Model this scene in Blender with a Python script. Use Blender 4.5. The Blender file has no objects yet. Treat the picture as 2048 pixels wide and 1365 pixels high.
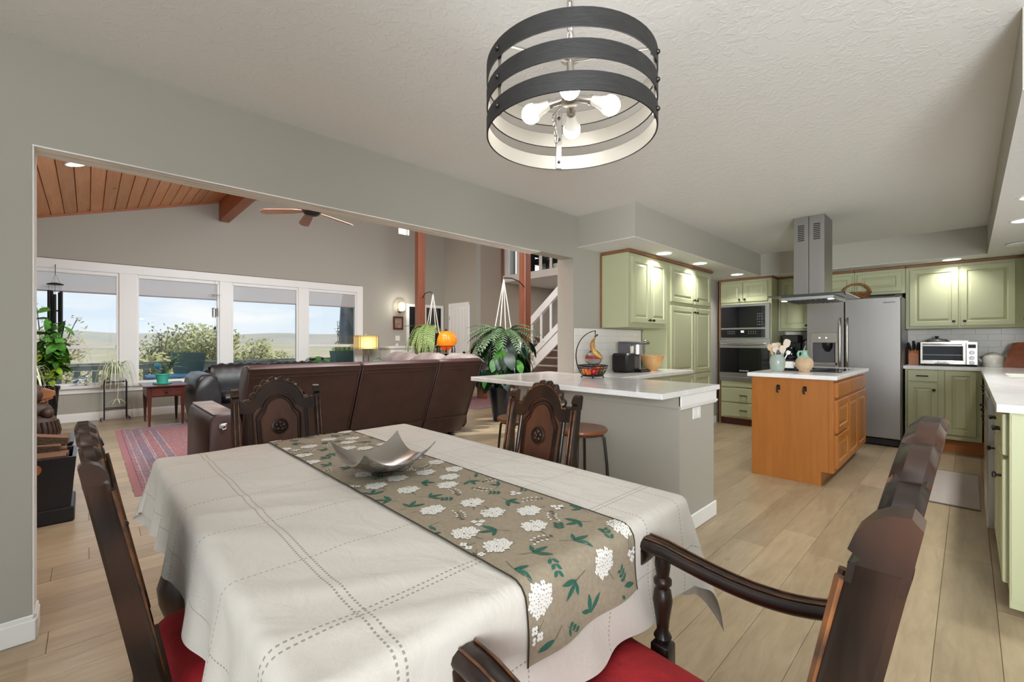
import bpy, bmesh, math, random
from math import sin, cos, pi, radians, sqrt, hypot, atan2, tan
from mathutils import Vector, Matrix, Euler
random.seed(7)
SC = bpy.context.scene
COL = SC.collection
H = 1.213

# ---------------------------------------------------------------- camera, world, lights, exposure
cd = bpy.data.cameras.new('camera'); cam = bpy.data.objects.new('camera', cd); COL.objects.link(cam)
cam.location = (0, 0, H); cam.rotation_euler = (radians(90), 0, radians(46.07 - 90))
cd.sensor_width = 36; cd.lens = 36 * 880 / 2048; cd.shift_y = 1.5 / 2048; cd.clip_start = 0.02; cd.clip_end = 2000
SC.camera = cam
SC.view_settings.view_transform = 'Standard'; SC.view_settings.look = 'None'
SC.view_settings.exposure = 0.0; SC.view_settings.gamma = 1.0; SC.view_settings.use_curve_mapping = False
try:
    SC.cycles.max_bounces = 10; SC.cycles.diffuse_bounces = 6; SC.cycles.transparent_max_bounces = 16
    SC.cycles.caustics_reflective = False; SC.cycles.caustics_refractive = False
    SC.cycles.sample_clamp_indirect = 4.0
except Exception: pass

def lin(c):
    c = c / 255.0
    return c / 12.92 if c <= 0.04045 else ((c + 0.055) / 1.055) ** 2.4
def L3(rgb): return (lin(rgb[0]), lin(rgb[1]), lin(rgb[2]), 1.0)

class NT:
    """tiny node-tree helper"""
    def __init__(s, tree): s.t = tree; s.n = tree.nodes; s.l = tree.links
    def node(s, typ, **kw):
        n = s.n.new(typ)
        for k, v in kw.items(): setattr(n, k, v)
        return n
    def put(s, sock, v):
        if hasattr(v, 'is_output') or isinstance(v, bpy.types.NodeSocket): s.l.new(v, sock)
        else: sock.default_value = v
    def math(s, op, a, b=0.0, c=None, clamp=False):
        n = s.node('ShaderNodeMath', operation=op); n.use_clamp = clamp
        s.put(n.inputs[0], a); s.put(n.inputs[1], b)
        if c is not None: s.put(n.inputs[2], c)
        return n.outputs[0]
    def mix(s, f, a, b, blend='MIX'):
        n = s.node('ShaderNodeMix', data_type='RGBA', blend_type=blend)
        s.put(n.inputs['Factor'], f)
        s.put(n.inputs[6], a); s.put(n.inputs[7], b)
        return n.outputs[2]
    def noise(s, vec, scale, detail=3, rough=0.5, dist=0.0):
        n = s.node('ShaderNodeTexNoise'); s.put(n.inputs['Scale'], scale); n.inputs['Detail'].default_value = detail
        n.inputs['Roughness'].default_value = rough; n.inputs['Distortion'].default_value = dist
        if vec is not None: s.l.new(vec, n.inputs['Vector'])
        return n.outputs['Fac']
    def voro(s, vec, scale, feature='F1'):
        n = s.node('ShaderNodeTexVoronoi', feature=feature); n.inputs['Scale'].default_value = scale
        if vec is not None: s.l.new(vec, n.inputs['Vector'])
        return n
    def ramp(s, f, stops, interp='LINEAR'):
        n = s.node('ShaderNodeValToRGB'); n.color_ramp.interpolation = interp; s.l.new(f, n.inputs[0])
        e = n.color_ramp.elements
        while len(e) < len(stops): e.new(0.5)
        for i, (p, c) in enumerate(stops):
            e[i].position = p; e[i].color = c if len(c) == 4 else (*c, 1)
        return n.outputs[0]
    def coord(s, which='Object', scale=(1, 1, 1), rot=(0, 0, 0), loc=(0, 0, 0)):
        n = s.node('ShaderNodeTexCoord'); m = s.node('ShaderNodeMapping')
        m.inputs['Scale'].default_value = scale; m.inputs['Rotation'].default_value = rot; m.inputs['Location'].default_value = loc
        s.l.new(n.outputs[which], m.inputs['Vector']); return m.outputs[0]
    def worldpos(s, scale=(1, 1, 1)):
        n = s.node('ShaderNodeNewGeometry'); m = s.node('ShaderNodeMapping'); m.inputs['Scale'].default_value = scale
        s.l.new(n.outputs['Position'], m.inputs['Vector']); return m.outputs[0]

# sky: blue gradient with soft cloud banks, the same all the way round
W = bpy.data.worlds.new('sky'); SC.world = W; W.use_nodes = True
nt = NT(W.node_tree); nt.n.clear()
tc = nt.node('ShaderNodeTexCoord'); sep = nt.node('ShaderNodeSeparateXYZ'); nt.l.new(tc.outputs['Generated'], sep.inputs[0])
grad = nt.ramp(sep.outputs[2], [(0.0, (0.80, 0.86, 0.92)), (0.08, (0.66, 0.80, 0.93)), (0.25, (0.52, 0.73, 0.94)), (1.0, (0.30, 0.54, 0.90))])
mp = nt.node('ShaderNodeMapping'); mp.inputs['Scale'].default_value = (2.2, 2.2, 9.0); mp.inputs['Location'].default_value = (3.1, 0.4, 0.0)
nt.l.new(tc.outputs['Generated'], mp.inputs['Vector'])
cl = nt.noise(mp.outputs[0], 1.7, 6, 0.55)
cl = nt.ramp(cl, [(0.46, (0, 0, 0)), (0.66, (1, 1, 1))])
colr = nt.mix(cl, grad, (0.93, 0.94, 0.95, 1))
bg = nt.node('ShaderNodeBackground'); nt.l.new(colr, bg.inputs[0]); bg.inputs[1].default_value = 1.15
wo = nt.node('ShaderNodeOutputWorld'); nt.l.new(bg.outputs[0], wo.inputs[0])

def light(name, kind, loc, energy, color=(1, 1, 1), rot=(0, 0, 0), size=0.2, size_y=None, spot=None, blend=0.5, spread=None):
    d = bpy.data.lights.new(name, kind); d.energy = energy; d.color = color
    if kind == 'AREA':
        d.size = size
        if size_y: d.shape = 'RECTANGLE'; d.size_y = size_y
        if spread: d.spread = spread
    elif kind == 'SPOT': d.spot_size = spot or radians(120); d.spot_blend = blend; d.shadow_soft_size = size
    elif kind == 'POINT': d.shadow_soft_size = size
    elif kind == 'SUN': d.angle = size
    o = bpy.data.objects.new(name, d); COL.objects.link(o); o.location = loc; o.rotation_euler = rot
    return o
# hazy sun from the kitchen side, kept off the rooms by roof and walls
light('sun', 'SUN', (20, -10, 20), 4.2, (1, 0.96, 0.9), (radians(48), 0, radians(60)), 0.02)
# added fill lights, no such lamps here: behind camera, by stair, in living room
NEUT = (0.955, 0.985, 1.0)
light('fill_behind_camera', 'AREA', (-1.8, -2.0, 1.65), 80, NEUT, (radians(90), 0, radians(46 - 90)), 2.4)
light('fill_dining_ceiling', 'AREA', (-1.1, 0.2, 1.75), 34, NEUT, (radians(180), 0, 0), 1.4)
light('fill_kitchen', 'AREA', (-1.2, -1.35, 1.45), 48, NEUT, (radians(94), 0, radians(20 - 90)), 1.0, spread=radians(80))
light('fill_stair', 'AREA', (8.3, 6.6, 2.66), 14, NEUT, (0, 0, 0), 0.3)  # unseen fill added to brighten the wall behind the stair
light('fill_living_overhead', 'AREA', (2.6, 5.4, 3.55), 70, NEUT, (0, 0, 0), 2.6)
light('fill_living_windows', 'AREA', (2.2, 3.0, 3.1), 195, (0.90, 0.965, 1.0), (radians(80), 0, 0), 2.6, 1.0)

# ---------------------------------------------------------------- materials
MATS = {}
def newmat(name):
    m = bpy.data.materials.new(name); m.use_nodes = True
    t = NT(m.node_tree); t.n.clear()
    b = t.node('ShaderNodeBsdfPrincipled'); o = t.node('ShaderNodeOutputMaterial'); t.l.new(b.outputs[0], o.inputs[0])
    MATS[name] = m
    return m, t, b, o
def bump(t, b, h, strength=0.3, dist=0.01):
    n = t.node('ShaderNodeBump'); n.inputs['Strength'].default_value = strength; n.inputs['Distance'].default_value = dist
    t.l.new(h, n.inputs['Height']); t.l.new(n.outputs[0], b.inputs['Normal'])
def plain(name, rgb, rough=0.5, metal=0.0, var=None, bmp=None, coat=0.0, emit=None, sheen=0.0, scale=(1, 1, 1), spec=None, rvar=None):
    """var=(rgb2, scale, detail): noise mixes towards rgb2; bmp=(scale, strength, dist)"""
    m, t, b, o = newmat(name)
    b.inputs['Roughness'].default_value = rough; b.inputs['Metallic'].default_value = metal
    if spec is not None: b.inputs['Specular IOR Level'].default_value = spec
    if coat: b.inputs['Coat Weight'].default_value = coat; b.inputs['Coat Roughness'].default_value = 0.15
    if sheen: b.inputs['Sheen Weight'].default_value = sheen
    v = t.coord('Object', scale)
    if var:
        f = t.noise(v, var[1], var[2] if len(var) > 2 else 3); f = t.ramp(f, [(0.3, (0, 0, 0)), (0.7, (1, 1, 1))])
        c = t.mix(f, L3(rgb), L3(var[0])); t.l.new(c, b.inputs['Base Color'])
    else: b.inputs['Base Color'].default_value = L3(rgb)
    if bmp: bump(t, b, t.noise(v, bmp[0], 4), bmp[1], bmp[2] if len(bmp) > 2 else 0.005)
    if rvar: t.put(b.inputs['Roughness'], t.math('MULTIPLY_ADD', t.noise(v, rvar[0], 3), rvar[1], rough))
    if emit:
        b.inputs['Emission Color'].default_value = L3(emit[0]); b.inputs['Emission Strength'].default_value = emit[1]
    return m
def wood(name, c1, c2, axis='X', rough=0.4, grain=40.0, stretch=18.0, coat=0.0, knots=False, tint=False, bmp=0.15, spec=None):
    """grain stretched along one object axis"""
    m, t, b, o = newmat(name)
    sc = [grain, grain, grain]; sc['XYZ'.index(axis)] = grain / stretch
    v = t.coord('Object', tuple(sc))
    vv = t.coord('Object', tuple(x * 0.12 for x in sc))
    f1 = t.noise(v, 1.0, 4, 0.6, 0.6); f2 = t.noise(vv, 1.0, 3, 0.5, 1.5)
    f = t.math('ADD', t.math('MULTIPLY', f1, 0.55), t.math('MULTIPLY', f2, 0.55))
    f = t.ramp(f, [(0.35, (0, 0, 0)), (0.75, (1, 1, 1))])
    c = t.mix(f, L3(c1), L3(c2))
    if knots:
        vo = t.voro(t.coord('Object', tuple((3.2 if 'XYZ'[i] != axis else 1.7) for i in range(3))), 1.0)
        k = t.ramp(vo.outputs['Distance'], [(0.03, (1, 1, 1)), (0.09, (0, 0, 0))])
        c = t.mix(t.math('MULTIPLY', k, 0.75), c, (*[x * 0.25 for x in L3(c1)[:3]], 1))
    if tint:
        a = t.node('ShaderNodeAttribute', attribute_name='tint'); g = a.outputs['Fac']
        g3 = t.math('MULTIPLY_ADD', g, 0.24, 0.86)
        cb = t.node('ShaderNodeCombineColor'); t.l.new(g3, cb.inputs[0]); t.l.new(g3, cb.inputs[1]); t.l.new(g3, cb.inputs[2])
        c = t.mix(1.0, c, cb.outputs[0], 'MULTIPLY')
    t.l.new(c, b.inputs['Base Color']); b.inputs['Roughness'].default_value = rough
    if spec is not None: b.inputs['Specular IOR Level'].default_value = spec
    if coat: b.inputs['Coat Weight'].default_value = coat; b.inputs['Coat Roughness'].default_value = 0.2
    if bmp: bump(t, b, f1, bmp, 0.003)
    return m

M = MATS
# knock-down plaster ceiling
m, t, b, o = newmat('ceiling_plaster'); v = t.worldpos()
b.inputs['Base Color'].default_value = L3((230, 230, 229)); b.inputs['Roughness'].default_value = 0.9
vn = t.noise(v, 22.0, 3, 0.55, 0.8); hh = t.ramp(vn, [(0.50, (0, 0, 0)), (0.58, (1, 1, 1))]); bump(t, b, hh, 0.2, 0.003)
plain('wall_paint', (172, 169, 159), 0.75, bmp=(180, 0.06, 0.002))
plain('wall_paint_brown', (160, 148, 134), 0.75, bmp=(180, 0.06, 0.002))
plain('white_trim', (240, 240, 238), 0.4)
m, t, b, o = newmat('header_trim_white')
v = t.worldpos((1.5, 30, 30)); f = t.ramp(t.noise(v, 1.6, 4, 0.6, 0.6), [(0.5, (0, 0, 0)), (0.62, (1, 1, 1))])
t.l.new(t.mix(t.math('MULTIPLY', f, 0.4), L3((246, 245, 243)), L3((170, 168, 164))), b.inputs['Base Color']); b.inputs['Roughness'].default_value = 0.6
wood('floor_oak', (146, 129, 102), (176, 158, 130), 'X', 0.3, 30, 6, knots=True, tint=True, bmp=0.5, spec=0.45)
wood('ceiling_pine', (214, 146, 96), (238, 182, 132), 'Y', 0.5, 22, 14, knots=True, tint=True)
wood('beam_fir', (150, 84, 54), (186, 112, 74), 'Y', 0.5, 24, 14)
wood('post_fir', (112, 62, 42), (142, 84, 58), 'Z', 0.38, 22, 16, knots=True, coat=0.2)
plain('cabinet_green', (180, 183, 148), 0.42, bmp=(60, 0.03))
plain('cabinet_green_side', (165, 170, 126), 0.45)
wood('cabinet_trim_wood', (120, 80, 48), (148, 102, 66), 'X', 0.5, 30, 12)
wood('cherry_orange', (150, 90, 34), (172, 108, 46), 'Z', 0.4, 22, 12, coat=0.15)
wood('cherry_dark', (70, 28, 18), (104, 46, 28), 'Z', 0.35, 30, 14, coat=0.25)
wood('toe_wood', (160, 96, 44), (186, 120, 64), 'Y', 0.45, 25, 12)
m, t, b, o = newmat('quartz_white'); v = t.worldpos((1, 1, 1))
f = t.ramp(t.noise(v, 5.0, 6, 0.6, 1.2), [(0.45, (0, 0, 0)), (0.75, (1, 1, 1))])
t.l.new(t.mix(t.math('MULTIPLY', f, 0.5), L3((238, 238, 238)), L3((205, 205, 206))), b.inputs['Base Color']); b.inputs['Roughness'].default_value = 0.14
m, t, b, o = newmat('stainless'); v = t.coord('Object', (2, 2, 220))
b.inputs['Metallic'].default_value = 1.0; b.inputs['Base Color'].default_value = L3((176, 176, 178))
f = t.noise(v, 1.0, 2); t.put(b.inputs['Roughness'], t.math('MULTIPLY_ADD', f, 0.16, 0.24)); b.inputs['Anisotropic'].default_value = 0.4
m, t, b, o = newmat('stainless_vertical'); v = t.coord('Object', (220, 220, 2))
b.inputs['Metallic'].default_value = 1.0; b.inputs['Base Color'].default_value = L3((156, 154, 152))
f = t.noise(v, 1.0, 2); t.put(b.inputs['Roughness'], t.math('MULTIPLY_ADD', f, 0.16, 0.28))
plain('chrome', (205, 205, 205), 0.12, 1.0)
plain('brushed_nickel', (190, 186, 180), 0.3, 1.0)
plain('dark_steel', (70, 68, 66), 0.4, 0.9)
plain('black_glass', (8, 10, 16), 0.06, 0.0, spec=0.6)
plain('black_plastic', (18, 18, 20), 0.35)
plain('gray_plastic', (92, 92, 96), 0.35)
plain('black_iron', (28, 25, 23), 0.5, 0.5)
plain('knob_black', (34, 30, 22), 0.45, 0.4)
plain('white_plastic', (235, 234, 230), 0.35)
plain('white_glaze', (232, 230, 222), 0.15, coat=0.3)
plain('screen_light', (220, 235, 240), 0.5, emit=((230, 245, 250), 1.2))
plain('lamp_glow', (255, 255, 250), 0.5, emit=((255, 250, 240), 9.0))
plain('can_glow', (255, 255, 255), 0.5, emit=((255, 252, 245), 5.0))
# dark carved chair wood: worn warm edges through a noise mask
m, t, b, o = newmat('chair_walnut'); v = t.coord('Object', (60, 60, 8)); v2 = t.coord('Object', (5, 5, 5))
f = t.ramp(t.noise(v, 1, 4, 0.6, 0.4), [(0.35, (0, 0, 0)), (0.75, (1, 1, 1))]); g = t.ramp(t.noise(v2, 1, 2), [(0.4, (0, 0, 0)), (0.7, (1, 1, 1))])
c = t.mix(f, L3((20, 13, 10)), L3((36, 23, 16))); c = t.mix(t.math('MULTIPLY', g, 0.6), c, L3((78, 48, 32)))
t.l.new(c, b.inputs['Base Color']); b.inputs['Roughness'].default_value = 0.36; b.inputs['Specular IOR Level'].default_value = 0.4; b.inputs['Coat Weight'].default_value = 0.08; b.inputs['Coat Roughness'].default_value = 0.2
wood('chair_splat', (62, 35, 23), (98, 58, 38), 'Z', 0.32, 26, 9, coat=0.3)
plain('chair_edge_worn', (122, 76, 42), 0.4, var=((54, 34, 24), 30, 3))
m, t, b, o = newmat('red_velvet'); v = t.coord('Object', (1, 1, 1))
f = t.ramp(t.noise(v, 14, 4, 0.6, 0.8), [(0.3, (0, 0, 0)), (0.75, (1, 1, 1))])
t.l.new(t.mix(f, L3((138, 14, 24)), L3((176, 24, 36))), b.inputs['Base Color']); b.inputs['Roughness'].default_value = 0.75; b.inputs['Sheen Weight'].default_value = 0.35
b.inputs['Sheen Tint'].default_value = L3((220, 80, 80)); bump(t, b, t.noise(v, 38, 4, .6, .6), 0.35, 0.008)
plain('leather_brown', (70, 45, 43), 0.42, var=((58, 36, 35), 6, 4), bmp=(90, 0.18, 0.004))
plain('leather_taupe', (146, 136, 132), 0.45, var=((116, 104, 100), 5, 3), bmp=(80, 0.15, 0.004))
plain('leather_black', (30, 29, 31), 0.36, var=((42, 40, 42), 6, 3), bmp=(90, 0.15, 0.004))
plain('lamp_band_wood', (40, 39, 39), 0.6, var=((26, 25, 25), 24, 5), bmp=(50, 0.2, 0.004), scale=(1, 1, 8))
plain('lamp_band_inner', (150, 145, 136), 0.6)
plain('leaf_green', (84, 146, 54), 0.4, var=((48, 104, 34), 14, 2))
plain('leaf_yellowgreen', (170, 200, 60), 0.45, var=((120, 164, 44), 12, 2))
plain('leaf_dark', (32, 58, 38), 0.35, var=((20, 40, 26), 10, 2))
plain('leaf_fern', (172, 190, 124), 0.5, var=((122, 150, 80), 8, 2))
plain('leaf_fern_dark', (104, 128, 92), 0.5, var=((56, 84, 52), 8, 2))
plain('leaf_pale', (232, 236, 216), 0.5, var=((190, 204, 160), 20, 2))
plain('stem_brown', (96, 74, 50), 0.7)
plain('soil', (50, 38, 30), 0.95, bmp=(60, 0.5))
plain('navy_glaze', (30, 36, 50), 0.22, coat=0.3)
plain('teal_plastic', (72, 176, 156), 0.35)
plain('rope_white', (222, 216, 204), 0.85)
# ---------------------------------------------------------------- geometry helpers
def wloc(o):
    v = Vector((0, 0, 0))
    while o is not None: v += o.location; o = o.parent
    return v
class MB:
    """collects shapes and links them as ONE mesh object"""
    def __init__(s): s.v = []; s.f = []; s.tint = []
    def add(s, vs, fs):
        k = len(s.v); s.v += [tuple(p) for p in vs]; s.f += [tuple(i + k for i in f) for f in fs]; return s
    def box(s, x0, x1, y0, y1, z0, z1, b=0.0):
        if x0 > x1: x0, x1 = x1, x0
        if y0 > y1: y0, y1 = y1, y0
        if z0 > z1: z0, z1 = z1, z0
        if b <= 0:
            return s.add([(x0, y0, z0), (x1, y0, z0), (x1, y1, z0), (x0, y1, z0), (x0, y0, z1), (x1, y0, z1), (x1, y1, z1), (x0, y1, z1)],
                         [(0, 3, 2, 1), (4, 5, 6, 7), (0, 1, 5, 4), (1, 2, 6, 5), (2, 3, 7, 6), (3, 0, 4, 7)])
        b = min(b, (x1 - x0) * .49, (y1 - y0) * .49, (z1 - z0) * .49)
        vs = []; idx = {}
        X = (x0, x1); Y = (y0, y1); Z = (z0, z1); sg = (1, -1)
        for i in (0, 1):
            for j in (0, 1):
                for k in (0, 1):
                    for ax in range(3):
                        p = [X[i], Y[j], Z[k]]
                        for a, q in enumerate((i, j, k)):
                            if a != ax: p[a] += b * sg[q]
                        idx[(i, j, k, ax)] = len(vs); vs.append(tuple(p))
        fs = []
        for ax in range(3):
            a2, a3 = [(1, 2), (2, 0), (0, 1)][ax]
            for side in (0, 1):
                q = []
                for (p2, p3) in ((0, 0), (1, 0), (1, 1), (0, 1)):
                    c = [0, 0, 0]; c[ax] = side; c[a2] = p2; c[a3] = p3; q.append(idx[(*c, ax)])
                fs.append(tuple(q if side else q[::-1]))
        for ax in range(3):  # edges along ax
            a2, a3 = [(1, 2), (2, 0), (0, 1)][ax]
            for p2 in (0, 1):
                for p3 in (0, 1):
                    c0 = [0, 0, 0]; c1 = [0, 0, 0]; c1[ax] = 1
                    for c in (c0, c1): c[a2] = p2; c[a3] = p3
                    fs.append((idx[(*c0, a2)], idx[(*c1, a2)], idx[(*c1, a3)], idx[(*c0, a3)]))
        for i in (0, 1):
            for j in (0, 1):
                for k in (0, 1): fs.append((idx[(i, j, k, 0)], idx[(i, j, k, 1)], idx[(i, j, k, 2)]))
        return s.add(vs, fs)
    def ring(s, rings, closed=True, cap0=True, cap1=True):
        """loft through rings of equal point count"""
        n = len(rings[0]); k = len(s.v)
        for r in rings: s.v += [tuple(p) for p in r]
        m = n if closed else n - 1
        for a in range(len(rings) - 1):
            for i in range(m):
                j = (i + 1) % n
                s.f.append((k + a * n + i, k + a * n + j, k + (a + 1) * n + j, k + (a + 1) * n + i))
        if cap0: s.f.append(tuple(k + i for i in range(n - 1, -1, -1)))
        if cap1: s.f.append(tuple(k + (len(rings) - 1) * n + i for i in range(n)))
        return s
    def lathe(s, prof, c=(0, 0, 0), n=20, axis='Z', cap0=True, cap1=True, a0=0.0, sx=1.0, sy=1.0):
        rings = []
        for r, z in prof:
            R = []
            for i in range(n):
                a = a0 + 2 * pi * i / n; x, y = r * cos(a) * sx, r * sin(a) * sy
                p = {'Z': (x, y, z), 'X': (z, x, y), 'Y': (y, z, x)}[axis]
                R.append((p[0] + c[0], p[1] + c[1], p[2] + c[2]))
            rings.append(R)
        return s.ring(rings, True, cap0, cap1)
    def tube(s, pts, r, n=8, cap=True, closed=False, sx=1.0):
        pts = [Vector(p) for p in pts]; N = len(pts)
        rr = r if isinstance(r, (list, tuple)) else [r] * N
        rings = []; up = None
        for i, p in enumerate(pts):
            if closed: d = pts[(i + 1) % N] - pts[i - 1]
            else: d = pts[min(i + 1, N - 1)] - pts[max(i - 1, 0)]
            if d.length < 1e-9: d = Vector((0, 0, 1))
            d.normalize()
            if up is None: up = Vector((0, 0, 1)) if abs(d.z) < 0.9 else Vector((1, 0, 0))
            u = (up - d * up.dot(d))
            if u.length < 1e-6: u = Vector((1, 0, 0)) - d * d.x
            u.normalize(); w = d.cross(u); up = u
            rings.append([p + (u * cos(2 * pi * k / n) + w * sin(2 * pi * k / n) * sx) * rr[i] for k in range(n)])
        if closed: rings.append(rings[0])
        return s.ring(rings, True, cap and not closed, cap and not closed)
    def prism(s, poly, a0, a1, axis='Y'):
        """poly of 2-D points; axis Y: (x,z), axis X: (y,z), axis Z: (x,y)"""
        f = {'Y': lambda p, a: (p[0], a, p[1]), 'X': lambda p, a: (a, p[0], p[1]), 'Z': lambda p, a: (p[0], p[1], a)}[axis]
        r0 = [f(p, a0) for p in poly]; r1 = [f(p, a1) for p in poly]
        return s.ring([r0, r1])
    def sphere(s, c, r, nu=12, nv=8, sc=(1, 1, 1)):
        prof = [(max(1e-4, sin(pi * i / nv)), -cos(pi * i / nv)) for i in range(nv + 1)]
        rings = [[(c[0] + q * cos(2 * pi * k / nu) * r * sc[0], c[1] + q * sin(2 * pi * k / nu) * r * sc[1], c[2] + z * r * sc[2]) for k in range(nu)] for q, z in prof]
        return s.ring(rings)
    def grid(s, fn, nu, nv):
        k = len(s.v)
        for j in range(nv + 1):
            for i in range(nu + 1): s.v.append(tuple(fn(i / nu, j / nv)))
        for j in range(nv):
            for i in range(nu):
                a = k + j * (nu + 1) + i; s.f.append((a, a + 1, a + nu + 2, a + nu + 1))
        return s
    def xf(s, fn, start=0):
        s.v = s.v[:start] + [tuple(fn(Vector(p))) for p in s.v[start:]]; return s
    def build(s, name, mat, parent=None, world=False, smooth=None, loc=None):
        me = bpy.data.meshes.new(name)
        vs = s.v
        if world and parent is not None:
            off = wloc(parent); vs = [(p[0] - off.x, p[1] - off.y, p[2] - off.z) for p in vs]
        me.from_pydata(vs, [], s.f); me.materials.append(M[mat] if isinstance(mat, str) else mat)
        if smooth:
            me.shade_smooth()
            if smooth < 180: me.set_sharp_from_angle(angle=radians(smooth))
        me.validate(); me.update()
        if s.tint:
            a = me.attributes.new('tint', 'FLOAT', 'POINT'); a.data.foreach_set('value', s.tint)
        o = bpy.data.objects.new(name, me); COL.objects.link(o)
        if parent is not None: o.parent = parent
        if loc: o.location = loc
        return o
def fixnormals(o):
    bm = bmesh.new(); bm.from_mesh(o.data); bmesh.ops.recalc_face_normals(bm, faces=bm.faces); bm.to_mesh(o.data); bm.free(); return o
def tag(o, label=None, cat=None, group=None, kind=None):
    if label: o['label'] = label
    if cat: o['category'] = cat
    if group: o['group'] = group
    if kind: o['kind'] = kind
    return o
def thing(name, label, cat, loc=(0, 0, 0), rotz=0.0, group=None):
    o = bpy.data.objects.new(name, None); COL.objects.link(o); o.location = loc; o.rotation_euler = (0, 0, rotz); o.empty_display_size = 0.05
    return tag(o, label, cat, group)
def dup(o, parent=None):
    c = o.copy(); COL.objects.link(c); c.parent = parent
    for ch in list(o.children): dup(ch, c)
    return c
def struct(name, mb, mat, smooth=None, parent=None, label=None):
    o = mb.build(name, mat, parent, smooth=smooth)
    if parent is None: o['kind'] = 'structure'
    if label: o['label'] = label
    return o
def place(src, name, parent, loc, rot=(0, 0, 0), scale=(1, 1, 1)):
    """another object on the same mesh"""
    o = bpy.data.objects.new(name, src if isinstance(src, bpy.types.Mesh) else src.data); COL.objects.link(o); o.parent = parent
    o.location = loc; o.rotation_euler = rot; o.scale = scale; return o
def arc(cx, cy, r, a0, a1, n):
    return [(cx + r * cos(a0 + (a1 - a0) * i / n), cy + r * sin(a0 + (a1 - a0) * i / n)) for i in range(n + 1)]
def bez(p0, p1, p2, p3, n):
    out = []
    for i in range(n + 1):
        t = i / n; a = (1 - t) ** 3; b = 3 * t * (1 - t) ** 2; c = 3 * t * t * (1 - t); d = t ** 3
        out.append(tuple(a * p0[k] + b * p1[k] + c * p2[k] + d * p3[k] for k in range(len(p0))))
    return out

# ---------------------------------------------------------------- room shell
YW0, YW1 = 2.644, 2.78      # wall with the wide opening
ZC = 2.433                  # flat ceiling
ZS = 2.131                  # soffits
XB = 7.41                   # kitchen back wall
YR = -0.76                  # right wall
XL, YB = -2.6, -3.4         # dining room's far corners behind the camera
YF = 9.35                   # window wall of the living room
# sub floor, then planks
sub = MB().box(XL - .1, 11.0, YB - .1, YF + .1, -0.06, -0.014)
floor = struct('floor', sub, 'toe_wood')
def camproj(x, y, z):
    c, s = cos(radians(46.07)), sin(radians(46.07)); fw = x * c + y * s; r = x * s - y * c
    if fw < 0.05: return None
    return 1024 + 880 * r / fw, 684 - 880 * (z - H) / fw, fw
PW = 0.184; planks = []
row = 0; y = YB
rnd = random.Random(3)
while y < YF:
    x = XL - rnd.random() * 1.2
    while x < 11.0:
        L = rnd.uniform(1.1, 1.9); x1 = min(x + L, 11.0); y1 = min(y + PW, YF)
        if x1 - x > .05: planks.append((max(x, XL), x1, y, y1))
        x += L
    y += PW
def plank_rank(p):
    # pixels of the plank inside the frame
    n = 0; 
    for i in range(8):
        for j in range(3):
            q = camproj(p[0] + (p[1] - p[0]) * (i + .5) / 8, p[2] + (p[3] - p[2]) * (j + .5) / 3, 0)
            if q and 0 <= q[0] <= 2048 and q[1] <= 1365: n += 1.0 / (q[2] ** 3)
    return n * (p[1] - p[0])
planks.sort(key=plank_rank, reverse=True)
rest = MB()
for i, (x0, x1, y0, y1) in enumerate(planks):
    g = 0.0006; tv = rnd.random()
    mb = MB() if i < 290 else rest
    k = len(mb.v); mb.box(x0 + g, x1 - g, y0 + g, y1 - g, -0.013, 0.0 - (0.0005 * rnd.random()), 0.0013)
    mb.tint += [tv] * (len(mb.v) - k)
    if i < 290: mb.build('floor_plank', 'floor_oak', floor)
tag(rest.build('far_floor_planks', 'floor_oak', floor), kind='stuff')

def wall(name, boxes, mat='wall_paint'):
    mb = MB()
    for b_ in boxes: mb.box(*b_)
    return struct(name, mb, mat)
OX0, OX1, OZ = -0.165, 3.366, 2.019     # the wide opening
wall('wall_header', [(XL, OX0, YW0, YW1, 0, ZC + .1), (OX0, OX1, YW0, YW1, OZ, ZC + .1), (OX1, XB + .1, YW0, YW1, 0, ZC + .1)])
# above the flat ceiling the living room side of that wall carries on up to the vault
wall('wall_header_upper', [(XL, 6.58, YW1 - .1, YW1, ZC + .1, 5.6)])
wall('wall_kitchen_back', [(XB, XB + .12, YR - .1, YW0, 0, ZC + .1)])
wall('wall_right', [(4.0, XB, YR - .12, YR, 0, ZC + .1), (2.7, 4.0, YR - .12, YR, 0, 1.05), (2.7, 4.0, YR - .12, YR, 2.1, ZC + .1), (2.5, 2.7, YR - .12, YR, 0, ZC + .1), (2.5, 2.62, YB, YR - .12, 0, ZC + .1)])
# dining room behind the camera: two unseen glazed doors, added to let daylight in
wall('wall_behind', [(XL - .12, XL, YB, -2.6, 0, ZC + .1), (XL - .12, XL, 1.6, YW0, 0, ZC + .1), (XL - .12, XL, -2.6, 1.6, 2.1, ZC + .1)])
wall('wall_near', [(XL - .12, -2.0, YB - .12, YB, 0, ZC + .1), (1.9, 2.62, YB - .12, YB, 0, ZC + .1), (-2.0, 1.9, YB - .12, YB, 2.1, ZC + .1)])
struct('ceiling', MB().box(XL - .12, XB + .12, YB - .12, YW1 - .1, ZC, ZC + .1), 'ceiling_plaster')
# soffits: painted fronts, white undersides
sf = MB(); sf.box(3.435, XB, 2.019, YW0, ZS + .004, ZC); sf.box(6.777, XB, -.136, 2.019, ZS + .004, ZC); sf.box(2.45, XB, YR, -.136, ZS + .004, ZC)
struct('ceiling_soffit', sf, 'wall_paint')
su = MB(); su.box(3.435, XB, 2.019, YW0, ZS, ZS + .004); su.box(6.777, XB, -.136, 2.019, ZS, ZS + .004); su.box(2.45, XB, YR, -.136, ZS, ZS + .004)
struct('ceiling_soffit_underside', su, 'ceiling_plaster')
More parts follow.
